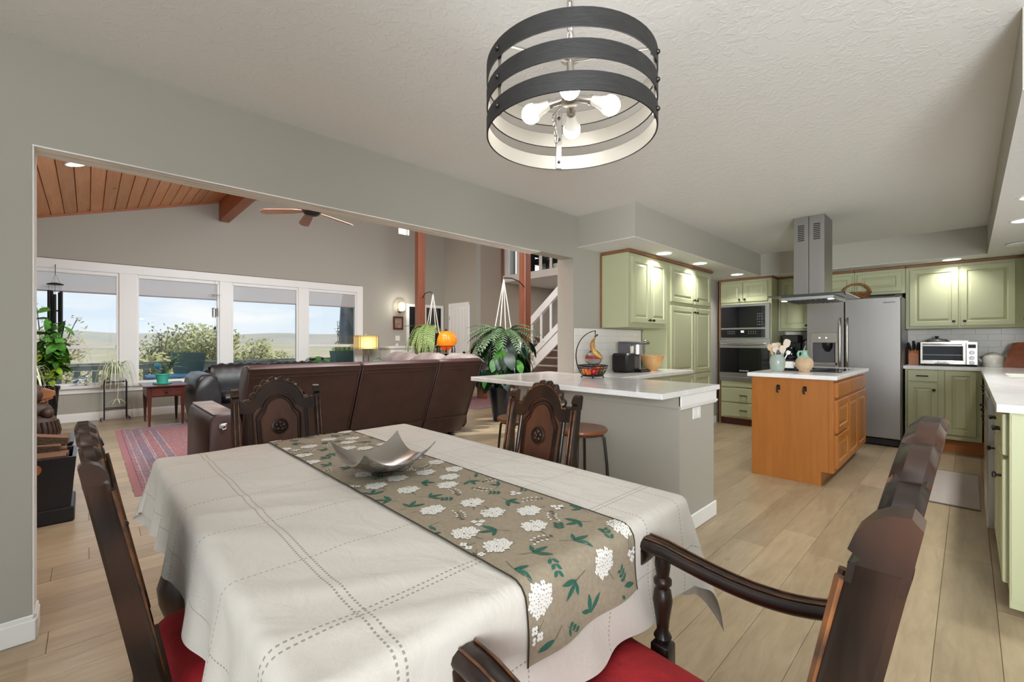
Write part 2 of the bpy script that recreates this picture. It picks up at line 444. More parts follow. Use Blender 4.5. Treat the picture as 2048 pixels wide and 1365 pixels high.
# white painted board lining the head of the opening, and its jamb edge
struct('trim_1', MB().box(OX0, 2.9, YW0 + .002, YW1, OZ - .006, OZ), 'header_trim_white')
struct('trim_2', MB().box(OX0, OX0 + .006, YW0 + .004, YW1, 0.1, OZ - .006), 'white_trim')
def baseboard(name, x0, x1, y0, y1, h=0.105):
    mb = MB(); 
    mb.box(x0, x1, y0, y1, 0, h - .02, .003)
    cx, cy = min(.004, (x1 - x0) * .2), min(.004, (y1 - y0) * .2)
    mb.box(x0 + cx, x1 - cx, y0 + cy, y1 - cy, h - .024, h, .006)
    return struct(name, mb, 'white_trim', smooth=30)
baseboard('baseboard_dining', XL, OX0 + .012, YW0 - .014, YW0)
baseboard('baseboard_jamb', OX0, OX0 + .016, YW0, YW1)
baseboard('baseboard_kitchen_left', 5.83, 6.80, YW0 - .014, YW0)
baseboard('baseboard_window', XL, 6.58, YF - .016, YF, 0.13)

plain('loft_pane_glow', (240, 245, 250), .6, emit=((235, 245, 255), 1.1))  # pane given a glow that stands in for daylight behind the blind
# ---------------------------------------------------------------- living room shell
def zceil(x): return 3.2 + .313 * x
wins = [(-.98, .353), (.564, 1.70), (1.887, 3.037), (3.22, 4.254)]
WZ0, WZ1 = 0.545, 2.30
wb = [(XL, -1.18, YF, YF + .14, 0, 2.45), (-1.18, 4.393, YF, YF + .14, 0, WZ0 - .0)]
wb += [(4.30, 6.70, YF, YF + .14, 0, 2.45), (-1.18, 4.393, YF + .02, YF + .14, WZ1 + .02, 2.45)]
for a, b_ in [(-1.18, wins[0][0]), (wins[0][1], wins[1][0]), (wins[1][1], wins[2][0]), (wins[2][1], wins[3][0]), (wins[3][1], 4.30)]:
    wb.append((a, b_, YF + .02, YF + .14, WZ0, WZ1 + .02))
wall('wall_window', wb)
# gable above the windows follows the vault, with a small bright window let in high up
HX0, HX1, HZ0, HZ1 = 5.28, 5.60, 3.76, 3.95
gm = MB()
for (xa, xb) in ((XL, HX0), (HX1, 6.70)):
    gm.prism([(xa, 2.45), (xb, 2.45), (xb, zceil(xb)), (xa, zceil(xa))], YF, YF + .14)
gm.prism([(HX0, 2.45), (HX1, 2.45), (HX1, HZ0), (HX0, HZ0)], YF, YF + .14); gm.prism([(HX0, HZ1), (HX1, HZ1), (HX1, zceil(HX1)), (HX0, zceil(HX0))], YF, YF + .14)
struct('wall_window_gable', gm, 'wall_paint')
wall('wall_living_left', [(XL - .12, XL, YW1, YF + .14, 0, 2.6)])
wall('wall_living_right', [(6.58, 6.70, 8.03, 9.18 - 1.0 + .12, 0, 5.4), (6.58, 6.70, 9.13, YF, 0, 5.4), (6.58, 6.70, 8.30, 9.13, 2.12, 5.4)])
wall('wall_stair_side', [(6.70, 7.42, 8.03, 8.15, 0, 5.6), (7.42, 9.30, 8.03, 8.15, 0, 2.68)], 'wall_paint_brown')
wall('wall_loft_side', [(7.4, 10.0, 10.2, 10.3, 2.68, 5.6)])
wall('wall_under_loft', [(9.3, 9.42, 3.0, 9.6, 0, 2.68)], 'wall_paint')
struct('window_8', MB().box(9.885, 9.899, 9.0, 10.1, 3.3, 4.6), 'loft_pane_glow')
wall('wall_stair_near', [(OX1 + .0, 9.3, YW1, YW1 + .06, 0, 2.2)], 'wall_paint')
wall('wall_loft_back', [(9.9, 10.0, 3.0, 10.2, 2.68, 5.6)], 'wall_paint')
struct('ceiling_under_loft', MB().box(7.50, 10.0, 2.8, 8.03, 2.68, 2.84), 'ceiling_plaster')
struct('ceiling_loft', MB().box(6.58, 10.0, YW1 - .1, 9.5, 5.5, 5.6), 'ceiling_plaster')
# vault of pine boards
vault = struct('ceiling_vault', MB().prism([(XL - .2, zceil(XL - .2) + .02), (6.9, zceil(6.9) + .02), (6.9, zceil(6.9) + .10), (XL - .2, zceil(XL - .2) + .10)], YW1 - .2, YF + .3), 'beam_fir')
x = XL
while x < 6.7:
    x1 = min(x + .138, 6.8); mb = MB(); tv = rnd.random(); g = .0035
    mb.prism([(x, zceil(x) + .02), (x + g, zceil(x + g) + .004), (x + 2 * g, zceil(x)), (x1 - 2 * g, zceil(x1)), (x1 - g, zceil(x1 - g) + .004), (x1, zceil(x1) + .02)], YW1, YF)
    mb.tint = [tv] * len(mb.v); mb.build('ceiling_board', 'ceiling_pine', vault); x = x1
cm = MB(); cm.prism([(XL, zceil(XL) - .03), (6.58, zceil(6.58) - .03), (6.58, zceil(6.58)), (XL, zceil(XL))], YF - .02, YF)
struct('trim_3', cm, 'beam_fir')
bm_ = MB().box(1.694, 1.853, YW1, YF, 3.38, zceil(1.77) + .03, .006)
struct('beam', bm_, 'beam_fir')

# picture windows: casing, sash, pane, roller shade
def window(n, x0, x1, meeting=None):
    fr = MB()
    w = struct('window_%d' % n, fr.box(x0, x0 + .03, YF + .005, YF + .075, WZ0, WZ1).box(x1 - .03, x1, YF + .005, YF + .075, WZ0, WZ1)
               .box(x0 + .03, x1 - .03, YF + .005, YF + .075, WZ1 - .03, WZ1).box(x0 + .03, x1 - .03, YF + .005, YF + .075, WZ0, WZ0 + .035), 'white_trim')
    s_ = MB()
    if meeting:
        s_.box(x0 + .03, x1 - .03, YF + .03, YF + .07, meeting - .03, meeting + .03, .006)
        s_.build('meeting_rail', 'white_trim', w)
    MB().box(x0 + .03, x1 - .03, YF + .050, YF + .053, WZ0 + .035, WZ1 - .03).build('glass_pane', 'window_glass', w)
    return w
m, t, b, o = newmat('window_glass'); t.n.remove(b)
tr = t.node('ShaderNodeBsdfTransparent'); gl = t.node('ShaderNodeBsdfGlossy'); gl.inputs['Roughness'].default_value = 0.02
tr.inputs[0].default_value = (0.97, 0.98, 0.98, 1)
fz = t.node('ShaderNodeFresnel'); fz.inputs[0].default_value = 1.45; mx = t.node('ShaderNodeMixShader')
t.l.new(fz.outputs[0], mx.inputs[0]); t.l.new(tr.outputs[0], mx.inputs[1]); t.l.new(gl.outputs[0], mx.inputs[2]); t.l.new(mx.outputs[0], o.inputs[0])
m, t, b, o = newmat('solar_shade'); t.n.remove(b)
tr = t.node('ShaderNodeBsdfTransparent'); df = t.node('ShaderNodeBsdfDiffuse'); tl = t.node('ShaderNodeBsdfTranslucent')
df.inputs[0].default_value = L3((238, 232, 230)); tl.inputs[0].default_value = L3((238, 232, 230))
m1 = t.node('ShaderNodeMixShader'); m1.inputs[0].default_value = .55; t.l.new(df.outputs[0], m1.inputs[1]); t.l.new(tl.outputs[0], m1.inputs[2])
m2 = t.node('ShaderNodeMixShader'); m2.inputs[0].default_value = .40; t.l.new(m1.outputs[0], m2.inputs[1]); t.l.new(tr.outputs[0], m2.inputs[2]); t.l.new(m2.outputs[0], o.inputs[0])
plain('shade_bar', (150, 142, 138), 0.5)
for i, (a, b_) in enumerate(wins):
    window(i + 1, a, b_, 1.13 if i in (0, 3) else None)
    s_ = thing('roller_shade', ['pale roller shade drawn a little down behind the black wind chime', 'pale roller shade at the head of the second window from the left', 'pale roller shade on the window behind the brown sofa backs', 'pale roller shade on the narrow window beside the yellow lamp'][i], 'roller shade', ((a + b_) / 2, YF + .02, WZ1 - .04), 0, 'roller shades on the picture windows')
    w_ = (b_ - a) / 2 - .015
    MB().box(-w_, w_, -.022, .02, -.02, .035, .008).build('cassette', 'white_trim', s_)
    MB().box(-w_ + .01, w_ - .01, -.001, .001, -.29, -.02).build('fabric', 'solar_shade', s_)
    MB().box(-w_ + .01, w_ - .01, -.009, .009, -.305, -.285, .003).build('bottom_bar', 'shade_bar', s_)
# white casing boards
cs = MB()
cs.box(-1.18, 4.393, YF - .022, YF, 2.30, 2.437, .004)
struct('trim_4', cs, 'white_trim')
n_ = 5
for a, b_ in [(-1.18, wins[0][0]), (wins[0][1], wins[1][0]), (wins[1][1], wins[2][0]), (wins[2][1], wins[3][0]), (wins[3][1], 4.393)]:
    struct('trim_%d' % n_, MB().box(a, b_, YF - .020, YF + .02, WZ0, 2.30, .004), 'white_trim'); n_ += 1
struct('trim_10', MB().box(-1.18, 4.40, YF - .06, YF + .03, WZ0 - .045, WZ0, .006), 'white_trim')
struct('trim_11', MB().box(-1.18, 4.393, YF - .018, YF, WZ0 - .12, WZ0 - .045, .003), 'white_trim')
# high little window
plain('high_pane_glow', (245, 250, 240), .6, emit=((248, 255, 240), 1.6))  # glow put into the pane for blown-out daylight
hw = struct('window_5', MB().box(HX0 - .0, HX0 + .02, YF + .02, YF + .08, HZ0, HZ1).box(HX1 - .02, HX1, YF + .02, YF + .08, HZ0, HZ1).box(HX0, HX1, YF + .02, YF + .08, HZ0, HZ0 + .02).box(HX0, HX1, YF + .02, YF + .08, HZ1 - .02, HZ1).box(HX0 + .235, HX0 + .255, YF + .02, YF + .08, HZ0, HZ1), 'white_trim')
MB().box(HX0 + .02, HX1 - .02, YF + .05, YF + .053, HZ0 + .02, HZ1 - .02).build('glass_pane', 'high_pane_glow', hw)
# pair of dark windows behind the wooden post
plain('dark_pane', (22, 24, 28), 0.1, spec=0.6)
dw = struct('window_6', MB().box(5.49, 5.56, YF - .03, YF, 1.0, 2.13, .004).box(6.48, 6.55, YF - .03, YF, 1.0, 2.13, .004).box(5.56, 6.48, YF - .03, YF, 2.06, 2.13, .004).box(5.56, 6.48, YF - .03, YF, 1.0, 1.06, .004).box(5.98, 6.04, YF - .025, YF, 1.06, 2.06, .004), 'white_trim')
MB().box(5.56, 5.98, YF - .012, YF - .002, 1.06, 2.06).build('glass_pane', 'dark_pane', dw); MB().box(6.04, 6.48, YF - .012, YF - .002, 1.06, 2.06).build('glass_pane', 'dark_pane', dw)
# white plank door in the right-hand wall
dr = struct('door_1', MB().box(6.585, 6.60, 8.39, 9.05, 0.01, 2.05), 'white_trim')
for k in range(5):
    y0 = 8.385 + k * .134; MB().box(6.572, 6.588, y0 + .0015, y0 + .1325, .012, 2.05, .004).build('door_board', 'white_trim', dr)
cz = MB().box(6.555, 6.58, 8.31, 8.382, 0, 2.17, .004).box(6.555, 6.58, 9.058, 9.12, 0, 2.17, .004).box(6.555, 6.58, 8.382, 9.058, 2.055, 2.17, .004)
cz.build('door_casing', 'white_trim', dr)
MB().sphere((6.53, 8.45, .95), .032).tube([(6.57, 8.45, .95), (6.54, 8.45, .95)], .012, 8).build('door_knob', 'black_iron', dr, smooth=40)
for z_ in (.4, 1.75): MB().box(6.552, 6.556, 9.062, 9.075, z_, z_ + .1).build('hinge', 'black_iron', dr)
# unseen glazed doors added behind the camera as daylight openings
def patio(n, horizontal, a0, a1, p):
    fr = MB(); k = 3
    def bx(u0, u1, z0, z1, e=.04): fr.box(u0, u1, p - e, p + e, z0, z1) if horizontal else fr.box(p - e, p + e, u0, u1, z0, z1)
    bx(a0, a1, 0, .08); bx(a0, a1, 2.02, 2.1)
    for i in range(k + 1):
        u = a0 + (a1 - a0) * i / k; bx(max(a0, u - .04), min(a1, u + .04), .08, 2.02)
    w = struct('door_%d' % n, fr, 'white_trim')
    g = MB(); g.box(a0, a1, p - .003, p + .003, .08, 2.02) if horizontal else g.box(p - .003, p + .003, a0, a1, .08, 2.02)
    g.build('glass_pane', 'window_glass', w)
patio(2, False, -2.6, 1.6, XL - .06); patio(3, True, -2.0, 1.9, YB - .06)
kw = struct('window_7', MB().box(2.7, 2.76, YR - .09, YR - .03, 1.05, 2.1).box(3.94, 4.0, YR - .09, YR - .03, 1.05, 2.1).box(2.76, 3.94, YR - .09, YR - .03, 1.05, 1.1).box(2.76, 3.94, YR - .09, YR - .03, 2.05, 2.1), 'white_trim')
MB().box(2.76, 3.94, YR - .063, YR - .06, 1.1, 2.05).build('glass_pane', 'window_glass', kw)

# stair, loft edge, posts
st = thing('staircase', 'white staircase with slanted rails and carpeted steps behind the big post', 'staircase', (6.3, 5.6, 0))
def sline(y): return 0.74 + (5.98 - y) * 1.905   # lower stringer centre line, rises towards the kitchen
def slat(z_off, wd, x0, x1, ya, yb, nm, mat='white_trim'):
    MB().prism([(ya, sline(ya) + z_off), (yb, sline(yb) + z_off), (yb, sline(yb) + z_off + wd), (ya, sline(ya) + z_off + wd)], x0, x1, 'X').build(nm, mat, st, world=True)
SL = .79
def sline(y, z0): return z0 + (5.985 - y) * SL
def board(nm, z0, z1, x0, x1, ya=6.02, yb=3.4):
    MB().prism([(ya, sline(ya, z0)), (yb, sline(yb, z0)), (yb, sline(yb, z1)), (ya, sline(ya, z1))], x0, x1, 'X').build(nm, 'white_trim', st, world=True)
board('stringer', .64, .86, 6.29, 6.33); board('bottom_rail', .885, 1.02, 6.28, 6.34); board('handrail', 1.535, 1.70, 6.27, 6.35)
for i, y in enumerate((5.98, 5.735, 5.49, 5.225, 4.96, 4.70, 4.44)):
    w_ = .045 if i == 3 else .022
    MB().box(6.295, 6.325, y - w_, y + w_, sline(y, 1.02) - (0.2 if i == 3 else .03), sline(y, 1.54) + .02, .003).build('baluster', 'white_trim', st, world=True)
plain('carpet_brown', (112, 92, 78), 0.95, bmp=(300, 0.5, .004)); plain('carpet_lit', (186, 176, 166), 0.95, bmp=(300, 0.4, .004))  # paler carpet on the treads: light on the step tops put into colour
for k in range(8):
    x0 = 6.62 + .27 * k; z = .17 * (k + 1)
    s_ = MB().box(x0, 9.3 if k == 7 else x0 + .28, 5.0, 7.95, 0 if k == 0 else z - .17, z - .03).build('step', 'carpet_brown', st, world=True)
    MB().box(x0 - .02, 9.3 if k == 7 else x0 + .28, 5.0, 7.95, z - .032, z, .008).build('tread', 'carpet_lit', s_, world=True)
# loft edge with its rail
lf = thing('loft_railing', 'white loft railing above the staircase with square balusters', 'railing', (7.42, 6.5, 2.68))
MB().box(7.40, 7.50, 3.2, 8.03, 2.68, 2.845, .004).build('fascia_board', 'white_trim', lf, world=True)
MB().box(7.42, 7.49, 3.2, 8.03, 3.70, 3.76, .004).build('handrail', 'white_trim', lf, world=True)
for y0, y1 in [(7.97, 7.83), (7.56, 7.50), (6.83, 6.77), (6.51, 6.465), (6.263, 6.22), (7.18, 7.13), (5.95, 5.91), (5.65, 5.61)]:
    MB().box(7.435, 7.48, y0, y1, 2.845, 3.72, .003).build('baluster', 'white_trim', lf, world=True)
struct('trim_12', MB().box(7.36, 7.43, 8.0, 8.06, 2.68, 4.4, .004), 'post_fir')
# things glimpsed between the balusters
t_ = thing('loft_cabinet', 'dark tall cabinet glimpsed behind the loft railing', 'cabinet', (8.1, 7.9, 2.84)); MB().box(7.95, 8.35, 7.80, 8.05, 2.842, 4.3, .01).build('body', 'leather_black', t_, world=True); MB().box(7.942, 7.952, 7.82, 8.03, 2.95, 4.25, .004).build('cabinet_door', 'black_glass', t_, world=True)
t_ = thing('shutter_blind', 'white slatted blind in the loft behind the railing', 'blind', (9.85, 9.7, 3.5))
for k in range(14): MB().box(9.82, 9.87, 9.2, 9.98, 3.5 + k * .06, 3.545 + k * .06, .004).build('blind_slat', 'white_plastic', t_, world=True)
MB().box(9.81, 9.88, 9.18, 10.0, 4.34, 4.42).build('head_rail', 'white_plastic', t_, world=True)
t_ = thing('office_chair', 'dark padded armchair glimpsed upstairs behind the loft railing', 'chair', (8.6, 7.6, 2.84))
MB().box(8.3, 8.85, 7.3, 7.85, 3.2, 3.36, .05).build('seat', 'leather_black', t_, world=True, smooth=40); MB().box(8.75, 8.9, 7.3, 7.85, 3.36, 3.95, .05).build('backrest', 'leather_black', t_, world=True, smooth=40)
for y in (7.28, 7.87): MB().box(8.3, 8.8, y - .04, y + .04, 3.42, 3.5, .03).build('armrest', 'leather_black', t_, world=True, smooth=40)
MB().lathe([(.3, 2.842), (.3, 2.87), (.04, 2.9), (.04, 3.2)], (8.57, 7.58, 0), 16).build('base', 'black_plastic', t_, world=True, smooth=40)
t_ = thing('loft_plant', 'small leafy plant in a pale pot upstairs behind the balusters', 'plant', (8.0, 6.7, 2.84))
MB().lathe([(.09, 2.842), (.13, 3.05), (.12, 3.05), (.11, 3.0)], (8.0, 6.72, 0), 16).build('pot', 'white_glaze', t_, world=True, smooth=40)
mb = MB(); r2 = random.Random(5)
for k in range(40):
    a = r2.random() * 2 * pi; e = r2.uniform(.2, 1.3); L = r2.uniform(.15, .4); p0 = Vector((8.0, 6.72, 3.03)); p1 = p0 + Vector((cos(a) * cos(e), sin(a) * cos(e), sin(e))) * L; sd = Vector((-sin(a), cos(a), 0)) * .03
    mb.add([p0, (p0 + p1) / 2 + sd, p1, (p0 + p1) / 2 - sd], [(0, 1, 2, 3)])
tag(mb.build('leaves', 'leaf_dark', t_, world=True), kind='stuff')
# posts
for nm, lab, x0, y0, zt in [('wooden_post', 'reddish wooden post beside the big hanging philodendron', 5.11, 5.0, zceil(5.1) - .04), ('wooden_post', 'reddish wooden post rising behind the pale hanging fern', 4.37, 7.0, zceil(4.4) - .04)]:
    o = MB().box(x0, x0 + .14, y0, y0 + .14, 0, zt, .006).build(nm, 'post_fir'); tag(o, lab, 'post', 'wooden posts')

# ---------------------------------------------------------------- kitchen cabinets
RAIL = .052
def panel_front(mb, O, u, n, w, h, flat=False, rail=RAIL):
    """raised-panel front. O: bottom corner on the carcass plane; u along the width; n outwards"""
    O, u, n = Vector(O), Vector(u), Vector(n); z = Vector((0, 0, 1))
    rl = min(rail, w * .22, h * .3)
    R = [(0, 0), (0, .016), (.004, .020)]
    if not flat: R += [(rl, .020), (rl + .006, .010), (rl + .012, .009), (rl + .034, .018), (rl + .036, .018)]
    rings = []
    for i, d in R:
        rings.append([O + u * i + z * i + n * d, O + u * (w - i) + z * i + n * d, O + u * (w - i) + z * (h - i) + n * d, O + u * i + z * (h - i) + n * d])
    mb.ring(rings, True, True, True); return mb
def knob(parent, p, n):
    p, n = Vector(p), Vector(n); side = Vector((-n.y, n.x, 0)); z = Vector((0, 0, 1)); mb = MB()
    mb.tube([p, p + n * .018], .006, 8)
    c = p + n * .024
    k = len(mb.v); mb.box(-.013, .013, -.007, .007, -.013, .013, .004); mb.xf(lambda q: c + side * q.x + n * q.y + z * q.z, k)
    return mb.build('knob', 'knob_black', parent, world=True, smooth=40)
def pull(parent, p, n, L=.10):
    p, n = Vector(p), Vector(n); u = Vector((-n.y, n.x, 0)); mb = MB()
    for s_ in (-1, 1): mb.tube([p + u * s_ * L * .38, p + u * s_ * L * .38 + n * .022], .005, 8)
    mb.tube([p - u * L * .5 + n * .022, p + u * L * .5 + n * .022], .0065, 8)
    return mb.build('pull', 'knob_black', parent, world=True, smooth=40)
def door(parent, O, u, n, w, h, mat='cabinet_green', nm='door', flat=False, kn=None, pl=False):
    o = fixnormals(panel_front(MB(), O, u, n, w, h, flat).build(nm, mat, parent, world=True))
    O, u, n = Vector(O), Vector(u), Vector(n)
    if kn: knob(o, O + u * kn[0] + Vector((0, 0, kn[1])) + n * .02, n)
    if pl: pull(o, O + u * w / 2 + Vector((0, 0, h / 2)) + n * .02, n)
    return o
# left wall upper cabinet (faces -Y)
NY = (0, -1, 0); UX = (1, 0, 0)
cb = thing('upper_cabinet', 'green two-door wall cabinet above the single-serve coffee maker', 'cabinet', (4.2, 2.48, 1.36), 0, 'green wall cabinets')
MB().box(3.82, 4.62, 2.325, YW0 - .002, 1.357, 2.10, .003).build('carcass', 'cabinet_green', cb, world=True)
door(cb, (3.875, 2.325, 1.405), UX, NY, .345, .66, kn=(.312, .03)); door(cb, (4.232, 2.325, 1.405), UX, NY, .345, .66, kn=(.032, .03))
MB().box(3.806, 3.82, YW0 - .018, YW0 - .002, 1.357, 2.10).build('side_strip', 'cabinet_trim_wood', cb, world=True)
MB().box(3.808, 4.63, 2.300, YW0 - .002, 2.10, 2.128, .004).build('top_moulding', 'cabinet_trim_wood', cb, world=True)
# pantry
cb = thing('pantry_cabinet', 'tall green pantry cabinet with four raised-panel doors beside the coffee maker', 'cabinet', (5.22, 2.48, 0))
MB().box(4.625, 5.83, 2.325, YW0 - .016, 0.10, 2.10, .003).box(4.64, 5.82, 2.39, YW0 - .016, 0, .10).build('carcass', 'cabinet_green', cb, world=True)
for (xa, xb, kx) in ((4.70, 5.285, .555), (5.305, 5.775, .03)):
    door(cb, (xa, 2.325, 1.665), UX, NY, xb - xa, .41, kn=(kx, .045))
    d_ = fixnormals(panel_front(MB(), (xa, 2.325, .835), UX, NY, xb - xa, .785).build('door', 'cabinet_green', cb, world=True)); knob(d_, (xa + kx, 2.305, 1.565), NY)
    door(cb, (xa, 2.325, .14), UX, NY, xb - xa, .68)
MB().box(4.63, 5.84, 2.300, YW0 - .016, 2.10, 2.128, .004).build('top_moulding', 'cabinet_trim_wood', cb, world=True)
# left base cabinet and its worktop behind the peninsula
cb = thing('base_cabinet', 'green base cabinet under the worktop with the coffee maker, mostly behind the peninsula', 'cabinet', (4.0, 2.3, 0))
MB().box(3.20, 4.615, 2.06, YW0 - .002, .10, .878, .003).box(3.22, 4.60, 2.12, YW0 - .002, 0, .1).build('carcass', 'cabinet_green', cb, world=True)
for k in range(3): door(cb, (3.24 + k * .455, 2.06, .14), UX, NY, .44, .55, kn=(.4, .5)); door(cb, (3.24 + k * .455, 2.06, .71), UX, NY, .44, .15, flat=True, pl=True, nm='drawer')
o = MB().box(3.19, 4.618, 2.02, YW0 - .001, .880, .914, .004).build('worktop', 'quartz_white', smooth=30); tag(o, 'white quartz worktop below the green wall cabinet, holding the coffee maker', 'worktop')
# peninsula: painted half wall, apron, top
pn = thing('peninsula', 'grey painted breakfast peninsula base with a white trim and baseboard', 'counter', (2.9, 2.0, 0))
MB().box(2.63, 3.156, 1.24, YW0 - .004, 0, .878).build('base_wall', 'wall_paint', pn, world=True)
MB().box(2.618, 2.63, 1.228, 2.64, .796, .880, .002).build('apron', 'wall_paint', pn, world=True)
ap = MB().box(2.618, 3.185, 1.222, 1.24, .812, .880, .003); ap.prism([(1.24, .788), (1.228, .792), (1.222, .812), (1.24, .812)], 2.63, 3.175, 'X'); ap.box(3.156, 3.185, 1.222, 2.0, .80, .880, .003)
ap.build('end_trim', 'white_trim', pn, world=True)
MB().box(2.616, 2.63, 1.226, 2.64, 0, .10, .006).build('baseboard', 'white_trim', pn, world=True)
MB().box(2.616, 3.172, 1.224, 1.24, 0, .104, .006).build('baseboard', 'white_trim', pn, world=True)
ot = MB().box(2.81, 2.925, 1.232, 1.24, .71, .785, .003).build('outlet', 'white_plastic', pn, world=True)
for k in (-1, 1): MB().box(2.8675 + k * .026 - .015, 2.8675 + k * .026 + .015, 1.2295, 1.2325, .728, .768, .002).build('socket', 'white_trim', ot, world=True)
MB().box(3.156, 3.18, 1.26, 2.02, .12, .79, .002).build('back_panel', 'cabinet_green', pn, world=True)
o = MB().prism([(2.352, 1.21), (3.19, 1.21), (3.19, YW0 - .003), (3.362, YW0 - .003), (3.362, 2.95), (2.352, 2.95)][:6], .880, .914, 'Z').build('peninsula_counter', 'quartz_white'); fixnormals(o)
md = o.modifiers.new('bevel', 'BEVEL'); md.width = .003; md.segments = 1
tag(o, 'white quartz breakfast bar top with the fruit basket on it', 'worktop')
# backsplashes with tiles
def splash(nm, horizontal, a0, a1, p, z0, z1, tw, th, d):
    mb = MB(); bk = struct(nm, mb.box(a0, a1, p, p + d, z0, z1) if horizontal else mb.box(p, p + d, a0, a1, z0, z1), 'grout')
    r = 0; z = z0
    while z < z1 - .01:
        zt = min(z + th, z1); a = a0 - (tw / 2 if r % 2 else 0)
        while a < a1 - .005:
            b0, b1 = max(a, a0), min(a + tw, a1)
            if b1 - b0 > .01:
                e = .0009; m_ = MB()
                if horizontal: m_.box(b0 + e, b1 - e, p + (0 if d > 0 else 0), p - .005 * (1 if d > 0 else -1), z + e, zt - e, .001)
                else: m_.box(p, p - .005, b0 + e, b1 - e, z + e, zt - e, .001)
                m_.build('tile', 'tile_white', bk)
            a += tw
        z += th; r += 1
plain('grout', (206, 200, 194), 0.9); plain('tile_white', (240, 236, 230), 0.22)
splash('wall_tile_left', True, 3.375, 4.62, YW0 - .003, .915, 1.345, .2, .0717, .002)
splash('wall_tile_back', False, -.755, .53, XB - .003, .939, 1.372, .2, .0722, .002)
splash('wall_tile_far', False, 1.45, 1.87, XB - .003, .939, 1.36, .2, .0722, .002)

# back wall: oven tower (faces -X)
NX = (-1, 0, 0); UY = (0, 1, 0)
XF = 6.80
ot_ = thing('oven_tower', 'tall green oven cabinet in the far left corner of the kitchen', 'cabinet', (7.1, 2.23, 0))
MB().box(XF, XB - .002, 1.888, 2.565, .10, 2.10, .003).box(XF + .07, XB - .002, 1.90, 2.56, 0, .10).build('carcass', 'cabinet_green', ot_, world=True)
MB().box(XF - .006, XB - .002, 2.566, 2.592, 0.0, 2.10, .002).build('side_strip', 'cabinet_trim_wood', ot_, world=True)
MB().box(XF - .02, XB - .002, 1.88, 2.592, 2.10, 2.128, .004).build('top_moulding', 'cabinet_trim_wood', ot_, world=True)
MB().box(XF + .062, XF + .07, 1.90, 2.56, 0, .10).build('toe_board', 'cherry_dark', ot_, world=True)
def fy(nm_parent, y0, y1, z0, z1, **k): return door(nm_parent, (k.pop('x', XF), y1, z0), (0, -1, 0), NX, y1 - y0, z1 - z0, **k)
fy(ot_, 2.262, 2.560, 1.785, 2.062, kn=(.265, .035)); fy(ot_, 1.935, 2.254, 1.785, 2.062, kn=(.03, .035))
fy(ot_, 1.93, 2.555, .555, .655, flat=True, nm='drawer'); fy(ot_, 1.93, 2.555, .335, .535, flat=True, nm='drawer', pl=True); fy(ot_, 1.93, 2.555, .125, .315, flat=True, nm='drawer', pl=True)
ov = thing('built_in_oven', 'stainless built-in microwave and oven unit with black glass doors', 'oven', (6.79, 2.23, .68))
x0 = XF - .026
MB().box(x0, XF - .001, 1.905, 2.56, 1.255, 1.755, .004).build('microwave_frame', 'stainless', ov, world=True)
g = MB().box(x0 - .008, x0, 1.962, 2.552, 1.415, 1.718, .003).build('microwave_door', 'black_glass', ov, world=True)
kp = MB()
for i in range(5):
    for j in range(3): kp.box(x0 - .0095, x0 - .0078, 1.995 + j * .028, 2.007 + j * .028, 1.45 + i * .038, 1.462 + i * .038)
kp.build('keypad', 'gray_plastic', g, world=True)
c_ = MB().box(x0 - .008, x0, 1.962, 2.552, 1.272, 1.392, .003).build('control_panel', 'black_glass', ov, world=True)
MB().box(x0 - .0095, x0 - .0078, 2.235, 2.275, 1.345, 1.372).build('display', 'screen_light', c_, world=True)
kp = MB()
for i in range(2):
    for j in range(5):
        kp.box(x0 - .0095, x0 - .0078, 2.36 + j * .022, 2.372 + j * .022, 1.325 + i * .028, 1.337 + i * .028)
        if j < 4: kp.box(x0 - .0095, x0 - .0078, 2.075 + j * .03, 2.087 + j * .03, 1.325 + i * .028, 1.337 + i * .028)
tag(kp.build('buttons', 'gray_plastic', c_, world=True), kind='stuff')
MB().box(x0, XF - .001, 1.895, 2.575, .69, 1.245, .004).build('oven_frame', 'stainless', ov, world=True)
MB().box(x0 - .008, x0, 1.905, 2.57, .765, 1.125, .003).build('oven_door_glass', 'black_glass', ov, world=True)
hd = MB(); hd.tube([(x0 - .05, 1.94 + (2.54 - 1.94) * i / 12, 1.185 - .012 * sin(pi * i / 12)) for i in range(13)], .015, 10)
for y in (1.95, 2.53): hd.tube([(x0, y, 1.185), (x0 - .05, y, 1.185)], .012, 8)
hd.build('handle', 'chrome', ov, world=True, smooth=40)
MB().box(x0 - .004, x0, 1.91, 2.57, .64, .70, .003).build('vent_trim', 'stainless', ov, world=True)
def text(nm, body, parent, loc, rot, size, mat, extrude=.0006):
    c = bpy.data.curves.new(nm, 'FONT'); c.body = body; c.size = size; c.extrude = extrude; c.align_x = 'CENTER'; c.align_y = 'CENTER'
    c.materials.append(M[mat]); o = bpy.data.objects.new(nm, c); me = bpy.data.meshes.new_from_object(o); bpy.data.objects.remove(o); o = bpy.data.objects.new(nm, me); COL.objects.link(o)
    o.parent = parent; o.location = Vector(loc) - wloc(parent); o.rotation_euler = rot; return o
text('maker_lettering', 'FRIGIDAIRE', ov, (x0 - .0085, 2.235, .795), (radians(90), 0, radians(-90)), .024, 'white_plastic')
